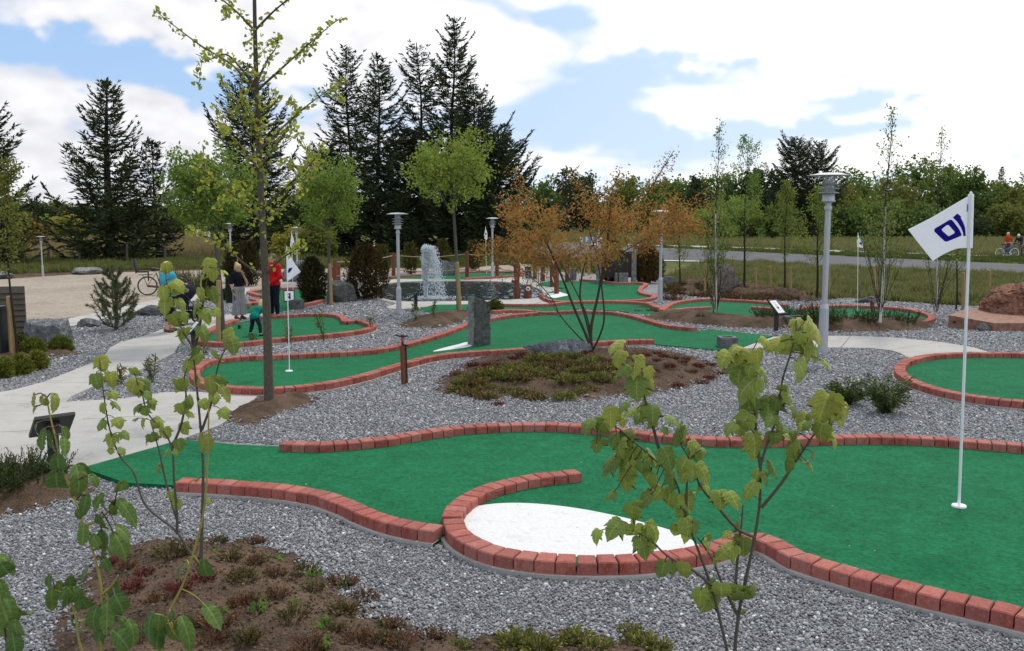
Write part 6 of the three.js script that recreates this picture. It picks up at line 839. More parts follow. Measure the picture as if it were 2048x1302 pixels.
{ const b = onLand(402, 1128);
  sapling('tall lobed-leaved sapling in the left foreground bed before the women', -b.z, 'lobed',
  [[[402, 1128], [404, 1051], [406, 926], [400, 843], [392, 760], [388, 720], [383, 692], [362, 655], [343, 597], [332, 560]], [[385, 700], [392, 685], [398, 663], [406, 608], [415, 553], [418, 534]], [[398, 1128], [377, 1100], [354, 1064], [291, 1010], [266, 943], [241, 914], [221, 864], [208, 793], [204, 760], [200, 732]], [[354, 1064], [354, 1026], [348, 960], [343, 893], [325, 860], [296, 827], [283, 785], [276, 770]], [[354, 1040], [333, 968], [316, 893], [300, 840]], [[344, 893], [362, 850], [372, 790], [368, 760], [374, 735]], [[404, 860], [424, 800], [432, 750], [440, 720], [455, 690]]],
  [...z1([[1510, 405, 45, 1], [1450, 500, 46, 1], [1545, 470, 36, 1], [1440, 630, 50, 1], [1545, 622, 50], [1180, 600, 46, 1], [1190, 692, 50], [1290, 540, 46, 1], [1290, 592, 46, 1], [1212, 432, 40, 1], [1312, 682, 42], [1340, 772, 38], [1270, 802, 46], [1290, 922, 48], [1400, 752, 42], [1492, 762, 46], [1482, 892, 50], [1340, 902, 42], [1660, 922, 50, 1], [1690, 985, 46], [1420, 1042, 42], [1352, 1132, 42], [1440, 1062, 40], [1562, 1072, 46], [1300, 1282, 50], [1540, 1272, 50], [1602, 1262, 44], [700, 1242, 46], [800, 1222, 46, 1], [740, 1112, 46, 1], [1020, 1282, 50], [960, 1277, 46, 1]]), ...z6([[485, 140, 36], [560, 125, 36], [545, 70, 32], [485, 215, 36], [570, 205, 36], [535, 290, 40], [600, 268, 32], [595, 345, 36], [530, 345, 22], [650, 140, 32], [690, 155, 36], [730, 120, 32], [720, 75, 32], [760, 210, 42], [680, 215, 36], [735, 290, 40], [755, 430, 32], [800, 258, 36], [880, 140, 42], [880, 235, 42], [870, 25, 46], [920, 110, 42], [985, 120, 36], [1040, 90, 42], [1080, 160, 36], [860, 310, 34], [800, 350, 34], [842, 605, 42], [945, 480, 20]])],
  { stemMat: brownStem, tipMat: redStem, seed: 6, rad: 0.013, dz: 0.25, grow: 0.72, more: 0.25 }); }
sapling('leaning ribbed-leaved sapling at the left foreground with reddish tip', 3.5, 'oval',
  [[[206, 1420], [203, 1297], [202, 1176], [183, 1093], [166, 1047], [146, 989], [125, 939], [112, 881], [98, 822], [94, 795]], [[204, 1400], [160, 1290], [150, 1230], [135, 1190], [110, 1180]], [[203, 1190], [225, 1170], [236, 1150]], [[170, 1052], [205, 1035], [228, 1010]]],
  z6([[168, 102, 44, 1], [268, 97, 42, 1], [225, 110, 26, 1], [250, 292, 60], [322, 272, 54], [205, 282, 50], [270, 512, 84], [388, 490, 88], [400, 452, 60], [495, 632, 62], [612, 632, 78], [540, 622, 54], [478, 702, 78], [510, 812, 66], [582, 792, 74], [460, 775, 42], [400, 742, 48], [385, 700, 40], [512, 880, 42], [395, 950, 70], [250, 1052, 68], [340, 992, 58], [362, 1042, 62], [412, 1092, 62], [550, 1032, 52], [582, 1087, 68], [515, 1132, 80], [440, 1162, 74], [602, 1172, 58], [592, 1252, 78], [340, 1182, 54], [290, 1010, 54], [480, 1240, 60]]), { stemMat: greenStem, tipMat: redStem, seed: 8, rad: 0.0085, dz: 0.06, grow: 0.88, more: 0.7 });
sapling('young yellow-stemmed sapling rising across the ginkgo foot', 4.1, 'oval',
  [[[318, 1420], [335, 1239], [366, 1168], [387, 1105], [408, 1018], [416, 897], [418, 801], [421, 765]], [[387, 1112], [402, 1130]], [[335, 1239], [350, 1270]]],
  [...z6([[700, 1192, 72], [752, 1242, 72], [832, 1232, 68], [902, 1212, 78], [985, 932, 68], [868, 915, 48], [760, 1175, 46], [1000, 302, 40, 1], [960, 290, 34, 1], [1010, 30, 40, 1], [1080, 62, 40, 1], [1005, 590, 18, 1]]), [418, 768, 34, 1]], { stemMat: greenStem, tipMat: greenStem, seed: 9, rad: 0.0085, dz: 0.05 });
sapling('ribbed-leaved sapling cut by the left bottom corner', 3.4, 'oval', [[[18, 1420], [14, 1302], [2, 1200], [-6, 1110]], [[14, 1302], [34, 1250], [40, 1230]]], z6([[40, 882, 52], [40, 932, 66], [20, 1120, 96], [95, 1140, 54], [70, 1212, 54], [70, 1282, 60], [10, 1010, 50], [20, 1240, 60]]), { stemMat: redStem, tipMat: redStem, seed: 10, rad: 0.008, dz: 0.05 });

// ---------------------------------------------------------------- verge and field grass
{
  const r = rng(300), blade = (c, H, n, w) => { const F = new MB(); for (let k = 0; k < n; k++) { const a = r() * 6.28, d = V(Math.cos(a) * 0.45, 1, Math.sin(a) * 0.45).addScaledVector(rv(r), 0.25).normalize(), o = V((r() - .5) * 0.3, 0, (r() - .5) * 0.3); F.color = tone(r, c, 0.4); F.leaf(o, d, perp(d, r), H * (0.5 + 0.6 * r()), w); } return F.geo(); };
  const put = (name, label, geo, poly, count, sc, avoid) => { const w = px(poly), x0 = Math.min(...w.map((q) => q.x)), x1 = Math.max(...w.map((q) => q.x)), z0 = Math.min(...w.map((q) => q.z)), z1 = Math.max(...w.map((q) => q.z)), list = [], mt = new THREE.Matrix4(), q = new THREE.Quaternion(); for (let k = 0; k < count * 6 && list.length < count; k++) { const x = mix(x0, x1, r()), z = mix(z0, z1, r()); if (!inside(w, x, z)) continue; const pat = fbm2(x * 0.35, z * 0.35, 3); if (pat < -0.12 && r() < 0.7) continue; const s = sc * (0.5 + r() * 0.9) * (1 + pat); q.setFromAxisAngle(V(0, 1, 0), r() * 6.28); mt.compose(V(x, -0.02 + landH(x, z), z), q, V(s, s, s)); list.push(mt.clone()); } const I = new THREE.InstancedMesh(geo, M.leaf, list.length); I.name = numbered(name); list.forEach((m, i) => I.setMatrixAt(i, m)); I.userData = { kind: 'stuff', label, category: 'grass' }; scene.add(I); };
  const green = blade([0.11, 0.14, 0.035], 0.22, 16, 0.014), dry = blade([0.26, 0.21, 0.10], 0.26, 16, 0.013), lush = blade([0.15, 0.165, 0.05], 0.2, 16, 0.014), olive = blade([0.20, 0.19, 0.075], 0.24, 16, 0.013);
  put('verge_grass', 'green rough grass between the course and the road', lush, [[1330, 562], [1420, 525], [1700, 537], [2048, 555], [2500, 580], [2500, 640], [2060, 612], [1900, 612], [1700, 598], [1640, 600], [1480, 570]], 15000, 1); put('verge_grass', 'drier olive tufts in the rough grass by the road', olive, [[1330, 562], [1420, 525], [1700, 537], [2048, 555], [2500, 580], [2500, 640], [2060, 612], [1900, 612], [1700, 598], [1640, 600], [1480, 570]], 6000, 1.1);
  put('verge_grass', 'mown grass strip between road and cycle path', green, [[1180, 489.5], [1700, 506], [2048, 519], [2700, 550], [2700, 557], [2048, 528], [1560, 506], [1330, 495]], 9000, 1);
  put('verge_grass', 'tall dry grass before the right tree line', olive, [[1060, 470], [2700, 470], [2700, 540], [2048, 513], [1700, 501], [1400, 491], [1180, 486], [1060, 480]], 26000, 1.7);
  put('verge_grass', 'grass patch behind the pond up to the road', green, [[930, 498], [1060, 513], [1180, 521], [1320, 524], [1320, 556], [1180, 546], [1060, 527], [900, 538], [760, 535], [700, 520]], 9000, 1);
  put('field_grass', 'dry straw-coloured grass of the left field', dry, [[-200, 520], [440, 522], [560, 474], [430, 471], [-200, 471]], 26000, 1.6);
  put('field_grass', 'dark scrubby growth along the far car park edge', lush, [[-100, 528], [430, 520], [640, 520], [700, 530], [640, 538], [430, 538], [250, 541], [-100, 552]], 9000, 1.4);
}
{ // crumbs of earth on the nearest beds
  const r = rng(410), g = new THREE.IcosahedronGeometry(1, 0), list = [], mt = new THREE.Matrix4(), q = new THREE.Quaternion(), e = new THREE.Euler(); const beds = [frontBed, heatherBed];
  for (let k = 0; k < 30000; k++) { const b = mounds[k % 3 ? 1 : 0], x = mix(b.x0, b.x1, r()), z = mix(Math.min(b.z1, -4.9), b.z0, r()), y = b.h(x, z); if (y < 0.015) continue; const s = 0.004 + 0.011 * Math.pow(r(), 4); e.set(r() * 6, r() * 6, r() * 6); q.setFromEuler(e); mt.compose(V(x, y + s * 0.3, z), q, V(s * 1.2, s * 0.8, s)); list.push([mt.clone(), 0.4 + r() * 0.9]); } void beds;
  const I = new THREE.InstancedMesh(g, plain(1, 1, 1, 1), list.length); I.name = 'earth_crumbs'; list.forEach(([m, k], i) => { I.setMatrixAt(i, m); I.setColorAt(i, col(0.15 * k, 0.105 * k, 0.075 * k)); }); I.userData = { kind: 'stuff', label: 'small crumbs of brown earth on the planted beds', category: 'soil' }; scene.add(I);
}

{ // a few fallen bits on the turf and the paths
  const r = rng(99), g = new MB(); g.leaf(V(0, 0, 0), V(0, 0.12, 1).normalize(), V(1, 0, 0), 1, 0.28); const list = []; for (let k = 0; k < 900; k++) { const z = -mix(6, 22, Math.pow(r(), 0.8)), x = (r() - 0.5) * -z * 1.2; const onPath = blocked.some((b) => !b.soft && inside(b, x, z)); if (!onPath || inside(waterEdge, x, z)) continue; list.push([x, z]); }
  const I = new THREE.InstancedMesh(g.geo(), M.debris || plain(1, 1, 1, 0.9), list.length), mt = new THREE.Matrix4(), q = new THREE.Quaternion(); list.forEach(([x, z], i) => { q.setFromAxisAngle(V(0, 1, 0), r() * 6.28); const s = 0.008 + 0.022 * r() * r(); mt.compose(V(x, 0.054, z), q, V(s, s, s)); I.setMatrixAt(i, mt); I.setColorAt(i, r() < 0.4 ? col(0.5, 0.48, 0.4) : col(0.16, 0.11, 0.05)); }); I.name = 'fallen_bits'; I.userData = { kind: 'stuff', label: 'tiny fallen leaves and grit lying on turf and paths', category: 'litter' }; scene.add(I);
}
// ---------------------------------------------------------------- people: one smooth body each, meshed from tapered limbs
function surfaceNet(f, lo, hi, cell) {
  const nx = Math.ceil((hi.x - lo.x) / cell) + 1, ny = Math.ceil((hi.y - lo.y) / cell) + 1, nz = Math.ceil((hi.z - lo.z) / cell) + 1, F = new Float32Array(nx * ny * nz), id = (i, j, k) => (k * ny + j) * nx + i;
  for (let k = 0; k < nz; k++) for (let j = 0; j < ny; j++) for (let i = 0; i < nx; i++) F[id(i, j, k)] = f(lo.x + i * cell, lo.y + j * cell, lo.z + k * cell);
  const vert = new Int32Array(nx * ny * nz).fill(-1), pos = [], idx = [], E = [[0, 1], [2, 3], [4, 5], [6, 7], [0, 2], [1, 3], [4, 6], [5, 7], [0, 4], [1, 5], [2, 6], [3, 7]];
  for (let k = 0; k < nz - 1; k++) for (let j = 0; j < ny - 1; j++) for (let i = 0; i < nx - 1; i++) {
    const v = []; let m = 0; for (let c = 0; c < 8; c++) { const q = F[id(i + (c & 1), j + ((c >> 1) & 1), k + (c >> 2))]; v.push(q); if (q < 0) m |= 1 << c; } if (m === 0 || m === 255) continue;
    let x = 0, y = 0, z = 0, n = 0; for (const [a, b] of E) if ((v[a] < 0) !== (v[b] < 0)) { const t = v[a] / (v[a] - v[b]); x += mix(a & 1, b & 1, t); y += mix((a >> 1) & 1, (b >> 1) & 1, t); z += mix(a >> 2, b >> 2, t); n++; }
    vert[id(i, j, k)] = pos.length / 3; pos.push(lo.x + (i + x / n) * cell, lo.y + (j + y / n) * cell, lo.z + (k + z / n) * cell);
  }
  const q = (a, b, c, d, flip) => { if (a < 0 || b < 0 || c < 0 || d < 0) return; flip ? idx.push(a, c, b, a, d, c) : idx.push(a, b, c, a, c, d); };
  for (let k = 1; k < nz - 1; k++) for (let j = 1; j < ny - 1; j++) for (let i = 1; i < nx - 1; i++) {
    const s = F[id(i, j, k)] < 0;
    if (s !== F[id(i + 1, j, k)] < 0) q(vert[id(i, j - 1, k - 1)], vert[id(i, j, k - 1)], vert[id(i, j, k)], vert[id(i, j - 1, k)], !s);
    if (s !== F[id(i, j + 1, k)] < 0) q(vert[id(i - 1, j, k - 1)], vert[id(i - 1, j, k)], vert[id(i, j, k)], vert[id(i, j, k - 1)], !s);
    if (s !== F[id(i, j, k + 1)] < 0) q(vert[id(i - 1, j - 1, k)], vert[id(i, j - 1, k)], vert[id(i, j, k)], vert[id(i - 1, j, k)], !s);
  }
  const g = new THREE.BufferGeometry(); g.setAttribute('position', new THREE.Float32BufferAttribute(pos, 3)); g.setIndex(idx); g.computeVertexNormals();
  g.setAttribute('uv', new THREE.Float32BufferAttribute(new Float32Array(pos.length / 3 * 2).map((_, i) => (i & 1 ? pos[(i >> 1) * 3 + 1] : pos[(i >> 1) * 3] + pos[(i >> 1) * 3 + 2])), 2)); return g;
}
// caps: [a, b, ra, rb]; k: blend; keep(x, y, z): optional cut (positive outside)
function limbsMesh(caps, cell, k = 0.035, grow = 0, cut) {
  const lo = V(1e9, 1e9, 1e9), hi = V(-1e9, -1e9, -1e9); for (const [a, b, ra, rb] of caps) for (const [p, r] of [[a, ra], [b, rb]]) { const e = r + grow + cell * 3; lo.min(p.clone().subScalar(e)); hi.max(p.clone().addScalar(e)); }
  const pre = caps.map(([a, b, ra, rb]) => { const d = b.clone().sub(a); return [a.x, a.y, a.z, d.x, d.y, d.z, d.lengthSq() + 1e-9, ra, rb]; });
  return surfaceNet((x, y, z) => { let s = 0; for (const [ax, ay, az, dx, dy, dz, l, ra, rb] of pre) { const px = x - ax, py = y - ay, pz = z - az, t = clamp((px * dx + py * dy + pz * dz) / l), ex = px - dx * t, ey = py - dy * t, ez = pz - dz * t, dist = Math.sqrt(ex * ex + ey * ey + ez * ez) - mix(ra, rb, t); s += Math.exp(-Math.min(dist, 1) / k * 2); } let d = -Math.log(Math.max(s, 1e-30)) * k / 2 - grow; if (cut) d = Math.max(d, cut(x, y, z)); return d; }, lo, hi, cell);
}
function hand(wrist, dir, palm, s, curl, side) {       // palm, four fingers of their own length and a thumb, as capsules
  const d = dir.clone().normalize(), n = palm.clone().addScaledVector(d, -palm.dot(d)).normalize(), w = V().crossVectors(d, n).normalize().multiplyScalar(side), caps = [], P3 = (a, b, c) => wrist.clone().addScaledVector(d, a * s).addScaledVector(w, b * s).addScaledVector(n, c * s);
  for (const b of [-0.026, -0.009, 0.009, 0.026]) caps.push([P3(0.0, b * 0.7, 0), P3(0.085, b, 0), 0.017 * s, 0.012 * s]);
  [[0.026, 0.07], [0.009, 0.08], [-0.009, 0.075], [-0.026, 0.058]].forEach(([b, L]) => { let p = P3(0.09, b, 0), a = curl * 0.6; for (let j = 0; j < 3; j++) { const l = L * [0.45, 0.32, 0.23][j] * s, q = p.clone().addScaledVector(d, Math.cos(a) * l).addScaledVector(n, Math.sin(a) * l); caps.push([p, q, (0.0095 - j * 0.001) * s, (0.0088 - j * 0.001) * s]); p = q; a += curl; } });
  let p = P3(0.03, 0.028, 0.006); const t1 = P3(0.06, 0.055, 0.02), t2 = P3(0.085, 0.052, 0.035); caps.push([p, t1, 0.013 * s, 0.0105 * s], [t1, t2, 0.0105 * s, 0.009 * s]); return caps;
}
const SKIN = plain(0.50, 0.29, 0.21, 0.6), cloth = (r, g, b) => std({ color: col(r, g, b), roughness: 0.95, bumpMap: M.rockB, bumpScale: 0.01 });
// joints are given for a 1.7 m figure facing +z, x to its left
const STAND = { hipL: [0.09, 0.93, 0], hipR: [-0.09, 0.93, 0], kneeL: [0.1, 0.5, 0.02], kneeR: [-0.1, 0.5, 0.02], ankL: [0.1, 0.085, -0.02], ankR: [-0.1, 0.085, -0.02], toeL: [0.12, 0.035, 0.15], toeR: [-0.12, 0.035, 0.15], pelvis: [0, 0.97, 0], waist: [0, 1.1, 0], chest: [0, 1.28, 0.0], neck: [0, 1.43, -0.005], head: [0, 1.58, 0.02], shL: [0.17, 1.38, 0], shR: [-0.17, 1.38, 0], elL: [0.22, 1.1, -0.03], elR: [-0.22, 1.1, -0.03], wrL: [0.22, 0.86, 0.05], wrR: [-0.22, 0.86, 0.05] };
function person({ label, at, yaw, h, pose = {}, top, trousers, shoes, hair, hairStyle = 'short', headYaw = 0, headPitch = 0, sleeves = 1, trouserEnd = 0.1, flare = 0, build = 1, cell = 0.014, headScale = 1, topEnd = 0.9, group, topLabel, collar }) {
  const s = h / 1.7, J = {}; for (const k in STAND) { const q = pose[k] || STAND[k]; J[k] = V(q[0] * s, q[1] * s, q[2] * s); }
  const t = thing('person', label, 'person', at, group); t.rotation.y = yaw;
  const b = build * s, torso = [[J.pelvis, J.waist, 0.115 * b, 0.105 * b], [J.waist, J.chest, 0.105 * b, 0.125 * b], [J.hipL, J.hipR, 0.098 * b, 0.098 * b], [J.chest, J.chest.clone().lerp(J.neck, 0.55), 0.125 * b, 0.085 * b], [J.shL, J.shR, 0.058 * b, 0.058 * b]];
  const mid = (a, c, u) => J[a].clone().lerp(J[c], u);
  const arm = (S) => [[J['sh' + S], J['el' + S], 0.052 * b, 0.042 * b], [J['el' + S], J['wr' + S], 0.041 * b, 0.027 * b]], leg = (S) => [[J['hip' + S], J['knee' + S], 0.085 * b, 0.056 * b], [J['knee' + S], mid('knee' + S, 'ank' + S, 0.35), 0.054 * b, 0.055 * b], [mid('knee' + S, 'ank' + S, 0.35), J['ank' + S], 0.055 * b, 0.036 * b]], foot = (S) => [[J['ank' + S].clone().add(V(0, -0.03 * s, -0.02 * s)), J['toe' + S], 0.042 * s, 0.032 * s]];
  const all = [...torso, ...arm('L'), ...arm('R'), ...leg('L'), ...leg('R'), ...foot('L'), ...foot('R'), [J.neck, J.head.clone().add(V(0, -0.06 * s, -0.01 * s)), 0.05 * s, 0.047 * s]];
  const bodyGeo = limbsMesh(all, cell * s, 0.03 * s), parts = [bodyGeo];
  for (const S of ['L', 'R']) { const dd = J['wr' + S].clone().sub(J['el' + S]).normalize(); parts.push(limbsMesh(hand(J['wr' + S].clone().addScaledVector(dd, 0.005 * s), dd, V(S === 'L' ? -0.6 : 0.6, -0.1, 0.5), s * 1.02, 0.55, S === 'L' ? 1 : -1), 0.0055 * s, 0.006 * s)); }
  // head with brow, nose, lips, chin, ears
  const hs = s * headScale, R = new THREE.Matrix4().makeRotationFromEuler(new THREE.Euler(headPitch, headYaw, 0, 'YXZ')), H = (x, y, z) => V(x * hs, y * hs, z * hs).applyMatrix4(R).add(J.head), C = (a, c, r1, r2) => [H(...a), H(...c), r1 * hs, r2 * hs];
  parts.push(limbsMesh([C([0, 0.035, -0.03], [0, 0.045, 0.01], 0.083, 0.08), C([0, -0.03, 0.02], [0, -0.07, 0.045], 0.062, 0.042), C([0.03, -0.04, 0.03], [-0.03, -0.04, 0.03], 0.05, 0.05), C([0, 0.02, 0.08], [0, -0.022, 0.102], 0.012, 0.017), C([0.02, 0.03, 0.078], [0.045, 0.028, 0.066], 0.014, 0.012), C([-0.02, 0.03, 0.078], [-0.045, 0.028, 0.066], 0.014, 0.012), C([0.02, -0.052, 0.083], [-0.02, -0.052, 0.083], 0.011, 0.011), C([0, -0.085, 0.066], [0, -0.09, 0.06], 0.02, 0.02), C([0.083, 0.015, -0.005], [0.086, -0.025, 0.0], 0.015, 0.01), C([-0.083, 0.015, -0.005], [-0.086, -0.025, 0.0], 0.015, 0.01)], 0.0075 * hs, 0.012 * hs));
  mesh('body', mergeGeometries(parts.map((g) => { const q = g.clone(); return q; })), SKIN, t);
  const eye = new MB(); for (const x of [0.03, -0.03]) { const o = H(x, 0.012, 0.078); const g = new THREE.SphereGeometry(0.011 * hs, 8, 6); const e = mesh('eye', g, M.black, t); e.position.copy(o); } void eye;
  // clothes
  const cutTop = (x, y) => Math.max(topEnd * s - y, -1), sl = (S) => sleeves >= 1 ? arm(S) : [[J['sh' + S], mid('sh' + S, 'el' + S, Math.min(1, sleeves * 2)), 0.054 * b, 0.047 * b]];
  const tm = mesh('top', limbsMesh([...torso, ...sl('L'), ...sl('R'), [J.chest, J.neck.clone().add(V(0, collar ? 0.02 * s : -0.02 * s, 0)), 0.1 * b, (collar ? 0.062 : 0.055) * b]], cell * s, 0.035 * s, 0.016 * s, pose.bent ? undefined : (x, y, z) => cutTop(x, y)), top, t); if (topLabel) tm.userData.label = topLabel;
  const lg = (S) => flare ? [[J['hip' + S], J['knee' + S], 0.09 * b, (0.07 + flare * 0.4) * b], [J['knee' + S], J['ank' + S], (0.07 + flare * 0.4) * b, (0.06 + flare) * b]] : leg(S);
  mesh('trousers', limbsMesh([[J.hipL, J.hipR, 0.1 * b, 0.1 * b], [J.pelvis, mid('pelvis', 'waist', 0.5), 0.11 * b, 0.103 * b], ...lg('L'), ...lg('R')], cell * s, 0.022 * s, 0.011 * s, (x, y) => trouserEnd * s - y), trousers, t);
  for (const S of ['L', 'R']) mesh('shoe', limbsMesh(foot(S), 0.011 * s, 0.02 * s, 0.011 * s), shoes, t);
  const hc = [C([0, 0.055, -0.035], [0, 0.06, -0.005], 0.088, 0.083), C([0, 0.0, -0.055], [0, -0.04, -0.06], 0.075, 0.06), C([0.06, 0.03, -0.02], [0.066, -0.02, -0.03], 0.032, 0.02), C([-0.06, 0.03, -0.02], [-0.066, -0.02, -0.03], 0.032, 0.02)];
  if (hairStyle === 'tail') hc.push(C([0, 0.05, -0.12], [0, -0.06, -0.15], 0.04, 0.03), C([0, -0.06, -0.15], [0, -0.15, -0.13], 0.03, 0.014)); if (hairStyle === 'bun') hc.push(C([0, 0.11, -0.09], [0, 0.13, -0.1], 0.05, 0.045)); if (hairStyle === 'bob') hc.push(C([0.07, -0.03, -0.02], [0.07, -0.09, -0.01], 0.03, 0.02), C([-0.07, -0.03, -0.02], [-0.07, -0.09, -0.01], 0.03, 0.02));
  const inv = R.clone().invert(); mesh('hair', limbsMesh(hc, 0.0085 * hs, 0.018 * hs, 0.006 * hs, (x, y, z) => { const q = V(x, y, z).sub(J.head).applyMatrix4(inv).divideScalar(hs); return (q.z - (q.y > 0.06 ? 0.075 : q.y > 0.02 ? 0.04 + (q.y - 0.02) * 0.8 : 0.022)) * hs; }), hair, t);
  return { t, J, s, H };
}
const blond = plain(0.52, 0.36, 0.15, 0.7), paleBlond = plain(0.66, 0.52, 0.28, 0.7), brownHair = plain(0.12, 0.07, 0.04, 0.7), dark = cloth(0.012, 0.013, 0.018);
const rod = (parent, name, pts, rad, mat, sides = 7) => { const m = new MB(); m.tube(pts, rad, sides); return m.build(name, mat, parent); };
// woman in blue pushing a buggy
{
  const p = P(340, 664, 0.03); const w = person({ label: 'blonde woman in a light blue jacket pushing a buggy on the path', at: p, yaw: Math.PI - 0.62, h: 1.64, build: 1.22, top: cloth(0.07, 0.40, 0.52), trousers: dark, shoes: plain(0.09, 0.05, 0.03), hair: paleBlond, hairStyle: 'tail', trouserEnd: 0.28, topEnd: 0.86, collar: true, headYaw: -0.25, pose: { kneeL: [0.1, 0.5, 0.1], ankL: [0.1, 0.1, 0.08], toeL: [0.11, 0.035, 0.25], ankR: [-0.1, 0.1, -0.16], toeR: [-0.11, 0.035, 0.0], kneeR: [-0.1, 0.5, -0.03], elL: [0.25, 1.12, 0.1], elR: [-0.25, 1.12, 0.1], wrL: [0.2, 1.03, 0.33], wrR: [-0.2, 1.03, 0.33] } });
  const bag = new MB(); bag.box(-0.05, 0, -0.14, 0.05, 0.28, 0.14); const bt = mesh('shoulder_bag', toCreasedNormals(bag.geo(true), 0.8), cloth(0.45, 0.36, 0.31)); bt.position.copy(p).add(V(0.0, 0, 0)); bt.position.copy(P(384, 640)).setY(0.62); bt.position.copy(At(377, 612, -p.z - 0.25)).add(V(0.0, -0.16, 0)); bt.rotation.y = 0.5; tag(bt, 'pale pinkish bag hanging at the side of the woman in blue', 'bag'); bt.position.copy(At(336, 610, -p.z + 0.05)).add(V(-0.05, -0.16, 0.18));
  // buggy in front of her
  const t = thing('buggy', 'dark baby buggy with hood, pushed by the woman in blue', 'buggy', P(378, 648, 0.03)); t.rotation.y = Math.PI - 0.62; const fab = cloth(0.018, 0.018, 0.028), frame = plain(0.05, 0.05, 0.055, 0.4, { metalness: 0.6 });
  rod(t, 'handle', [V(0.2, 1.02, -0.42), V(-0.2, 1.02, -0.42)], 0.016, M.black); for (const x of [0.2, -0.2]) { rod(t, 'frame_tube', [V(x, 1.02, -0.42), V(x * 1.15, 0.55, -0.05), V(x * 1.2, 0.14, 0.36)], 0.013, frame); rod(t, 'frame_tube', [V(x * 1.15, 0.62, -0.1), V(x * 1.3, 0.15, -0.34)], 0.013, frame); for (const [z, r2] of [[0.38, 0.11], [-0.34, 0.14]]) { const g = new THREE.TorusGeometry(r2 - 0.025, 0.025, 8, 24); g.rotateY(Math.PI / 2); const wl = mesh('wheel', g, M.black, t); wl.position.set(x * 1.3, r2, z); const hb = new THREE.CylinderGeometry(0.035, 0.035, 0.03, 12); hb.rotateZ(Math.PI / 2); mesh('hub', hb, frame, wl); const sp = new MB(); for (let q = 0; q < 5; q++) { const a = q * 1.2566; sp.tube([V(0, 0, 0), V(0, Math.cos(a) * (r2 - 0.03), Math.sin(a) * (r2 - 0.03))], 0.008, 5); } sp.build('spokes', frame, wl); } }
  const seat = new MB(), hood = new THREE.SphereGeometry(0.29, 20, 12, 0, Math.PI * 2, 0, Math.PI * 0.52); hood.scale(0.85, 0.95, 1.05); hood.rotateX(-0.75); const hm = mesh('hood', hood, fab, t); hm.position.set(0, 0.72, -0.02); seat.box(-0.2, 0.38, -0.16, 0.2, 0.44, 0.26); seat.box(-0.2, 0.44, -0.2, 0.2, 0.8, -0.12); seat.box(-0.2, 0.2, 0.24, 0.2, 0.4, 0.28); seat.build('seat', fab, t); const ba = new MB(); ba.box(-0.18, 0.16, -0.22, 0.18, 0.32, 0.16); ba.build('basket', fab, t);
  const bl = new THREE.SphereGeometry(0.13, 16, 10); bl.scale(1.1, 0.7, 1); const m1 = mesh('bundle', bl, cloth(0.5, 0.06, 0.32)); m1.position.copy(At(376, 583, -P(378, 648).z - 0.1)); tag(m1, 'bright pink bundle lying in the buggy', 'bundle'); const b2 = mesh('blanket', (() => { const g = new THREE.SphereGeometry(0.14, 16, 10); g.scale(1.1, 0.75, 1); return g; })(), cloth(0.3, 0.3, 0.5)); b2.position.copy(At(367, 574, -P(378, 648).z)); tag(b2, 'pale lilac blanket lying in the buggy beside the pink bundle', 'blanket'); void w;
}
// girl in black top and wide striped trousers with a putter
{
  const stripes = std({ map: texture(128, (u) => { const k = (u * 16 % 1) < 0.4 ? 0.16 : 0.36; return [k, k, k * 1.04]; }, true, 0.5), roughness: 0.95 });
  const p = P(479, 638, 0.03), w = person({ label: 'blonde girl in a black top and wide grey striped trousers, hand at her mouth', at: p, yaw: 0.75, h: 1.45, top: dark, trousers: stripes, shoes: plain(0.06, 0.035, 0.03), hair: blond, hairStyle: 'bun', headYaw: 0.35, headPitch: 0.25, sleeves: 0.45, flare: 0.07, trouserEnd: 0.13, topEnd: 1.02, pose: { elL: [0.24, 1.12, 0.1], wrL: [0.08, 1.40, 0.18], elR: [-0.23, 1.1, -0.02], wrR: [-0.22, 0.86, 0.08] } });
  const a = w.J.wrR.clone().applyAxisAngle(V(0, 1, 0), 0.75).add(p), pt = thing('putter', 'dark putter hanging from the hand of the black-topped girl', 'golf club', a.clone().setY(0.03)); const e = V(0.16, 0.0, 0.05); rod(pt, 'shaft', [V(0, a.y - 0.05, 0.02), e.clone().add(V(0, 0.03, 0))], 0.008, plain(0.3, 0.3, 0.32, 0.4, { metalness: 0.7 })); rod(pt, 'grip', [V(0, a.y + 0.05, 0.02), V(0, a.y - 0.05, 0.02).lerp(e, 0.28)], 0.014, M.black); const hd = new MB(); hd.box(e.x - 0.02, 0.005, e.z - 0.06, e.x + 0.02, 0.045, e.z + 0.05); hd.build('head', M.black, pt);
  const pt2 = thing('putter', 'putter with pale shaft leaning behind the toddler', 'golf club', P(497, 616, 0.05)), q0 = At(484, 584, -P(484, 632).z).sub(pt2.position), q1 = V(0, 0.02, 0); rod(pt2, 'shaft', [q0, q1], 0.011, plain(0.5, 0.42, 0.36, 0.5)); rod(pt2, 'grip', [q0, q0.clone().lerp(q1, 0.35).add(V(0, 0.004, 0))], 0.016, M.black); const h2 = new MB(); h2.box(-0.02, -0.01, -0.06, 0.02, 0.03, 0.06); h2.build('head', M.black, pt2);
  const cl = new MB(); for (let k = 0; k < 9; k++) { const u = k / 8; cl.tube([V(-0.07 + u * 0.14, 0.72, 0.02 * Math.sin(k * 2)), V(-0.09 + u * 0.15, 0.4, 0.03 * Math.sin(k * 2.3)), V(-0.08 + u * 0.16, 0.02, 0.035 * Math.sin(k * 3))], 0.022, 7); } const cm = mesh('hanging_jacket', cl.geo(), cloth(0.03, 0.05, 0.028)); cm.position.copy(At(459, 590, -p.z + 0.2)).setY(0.42); tag(cm, 'dark green jacket hanging at the back of the black-topped girl', 'jacket');
}
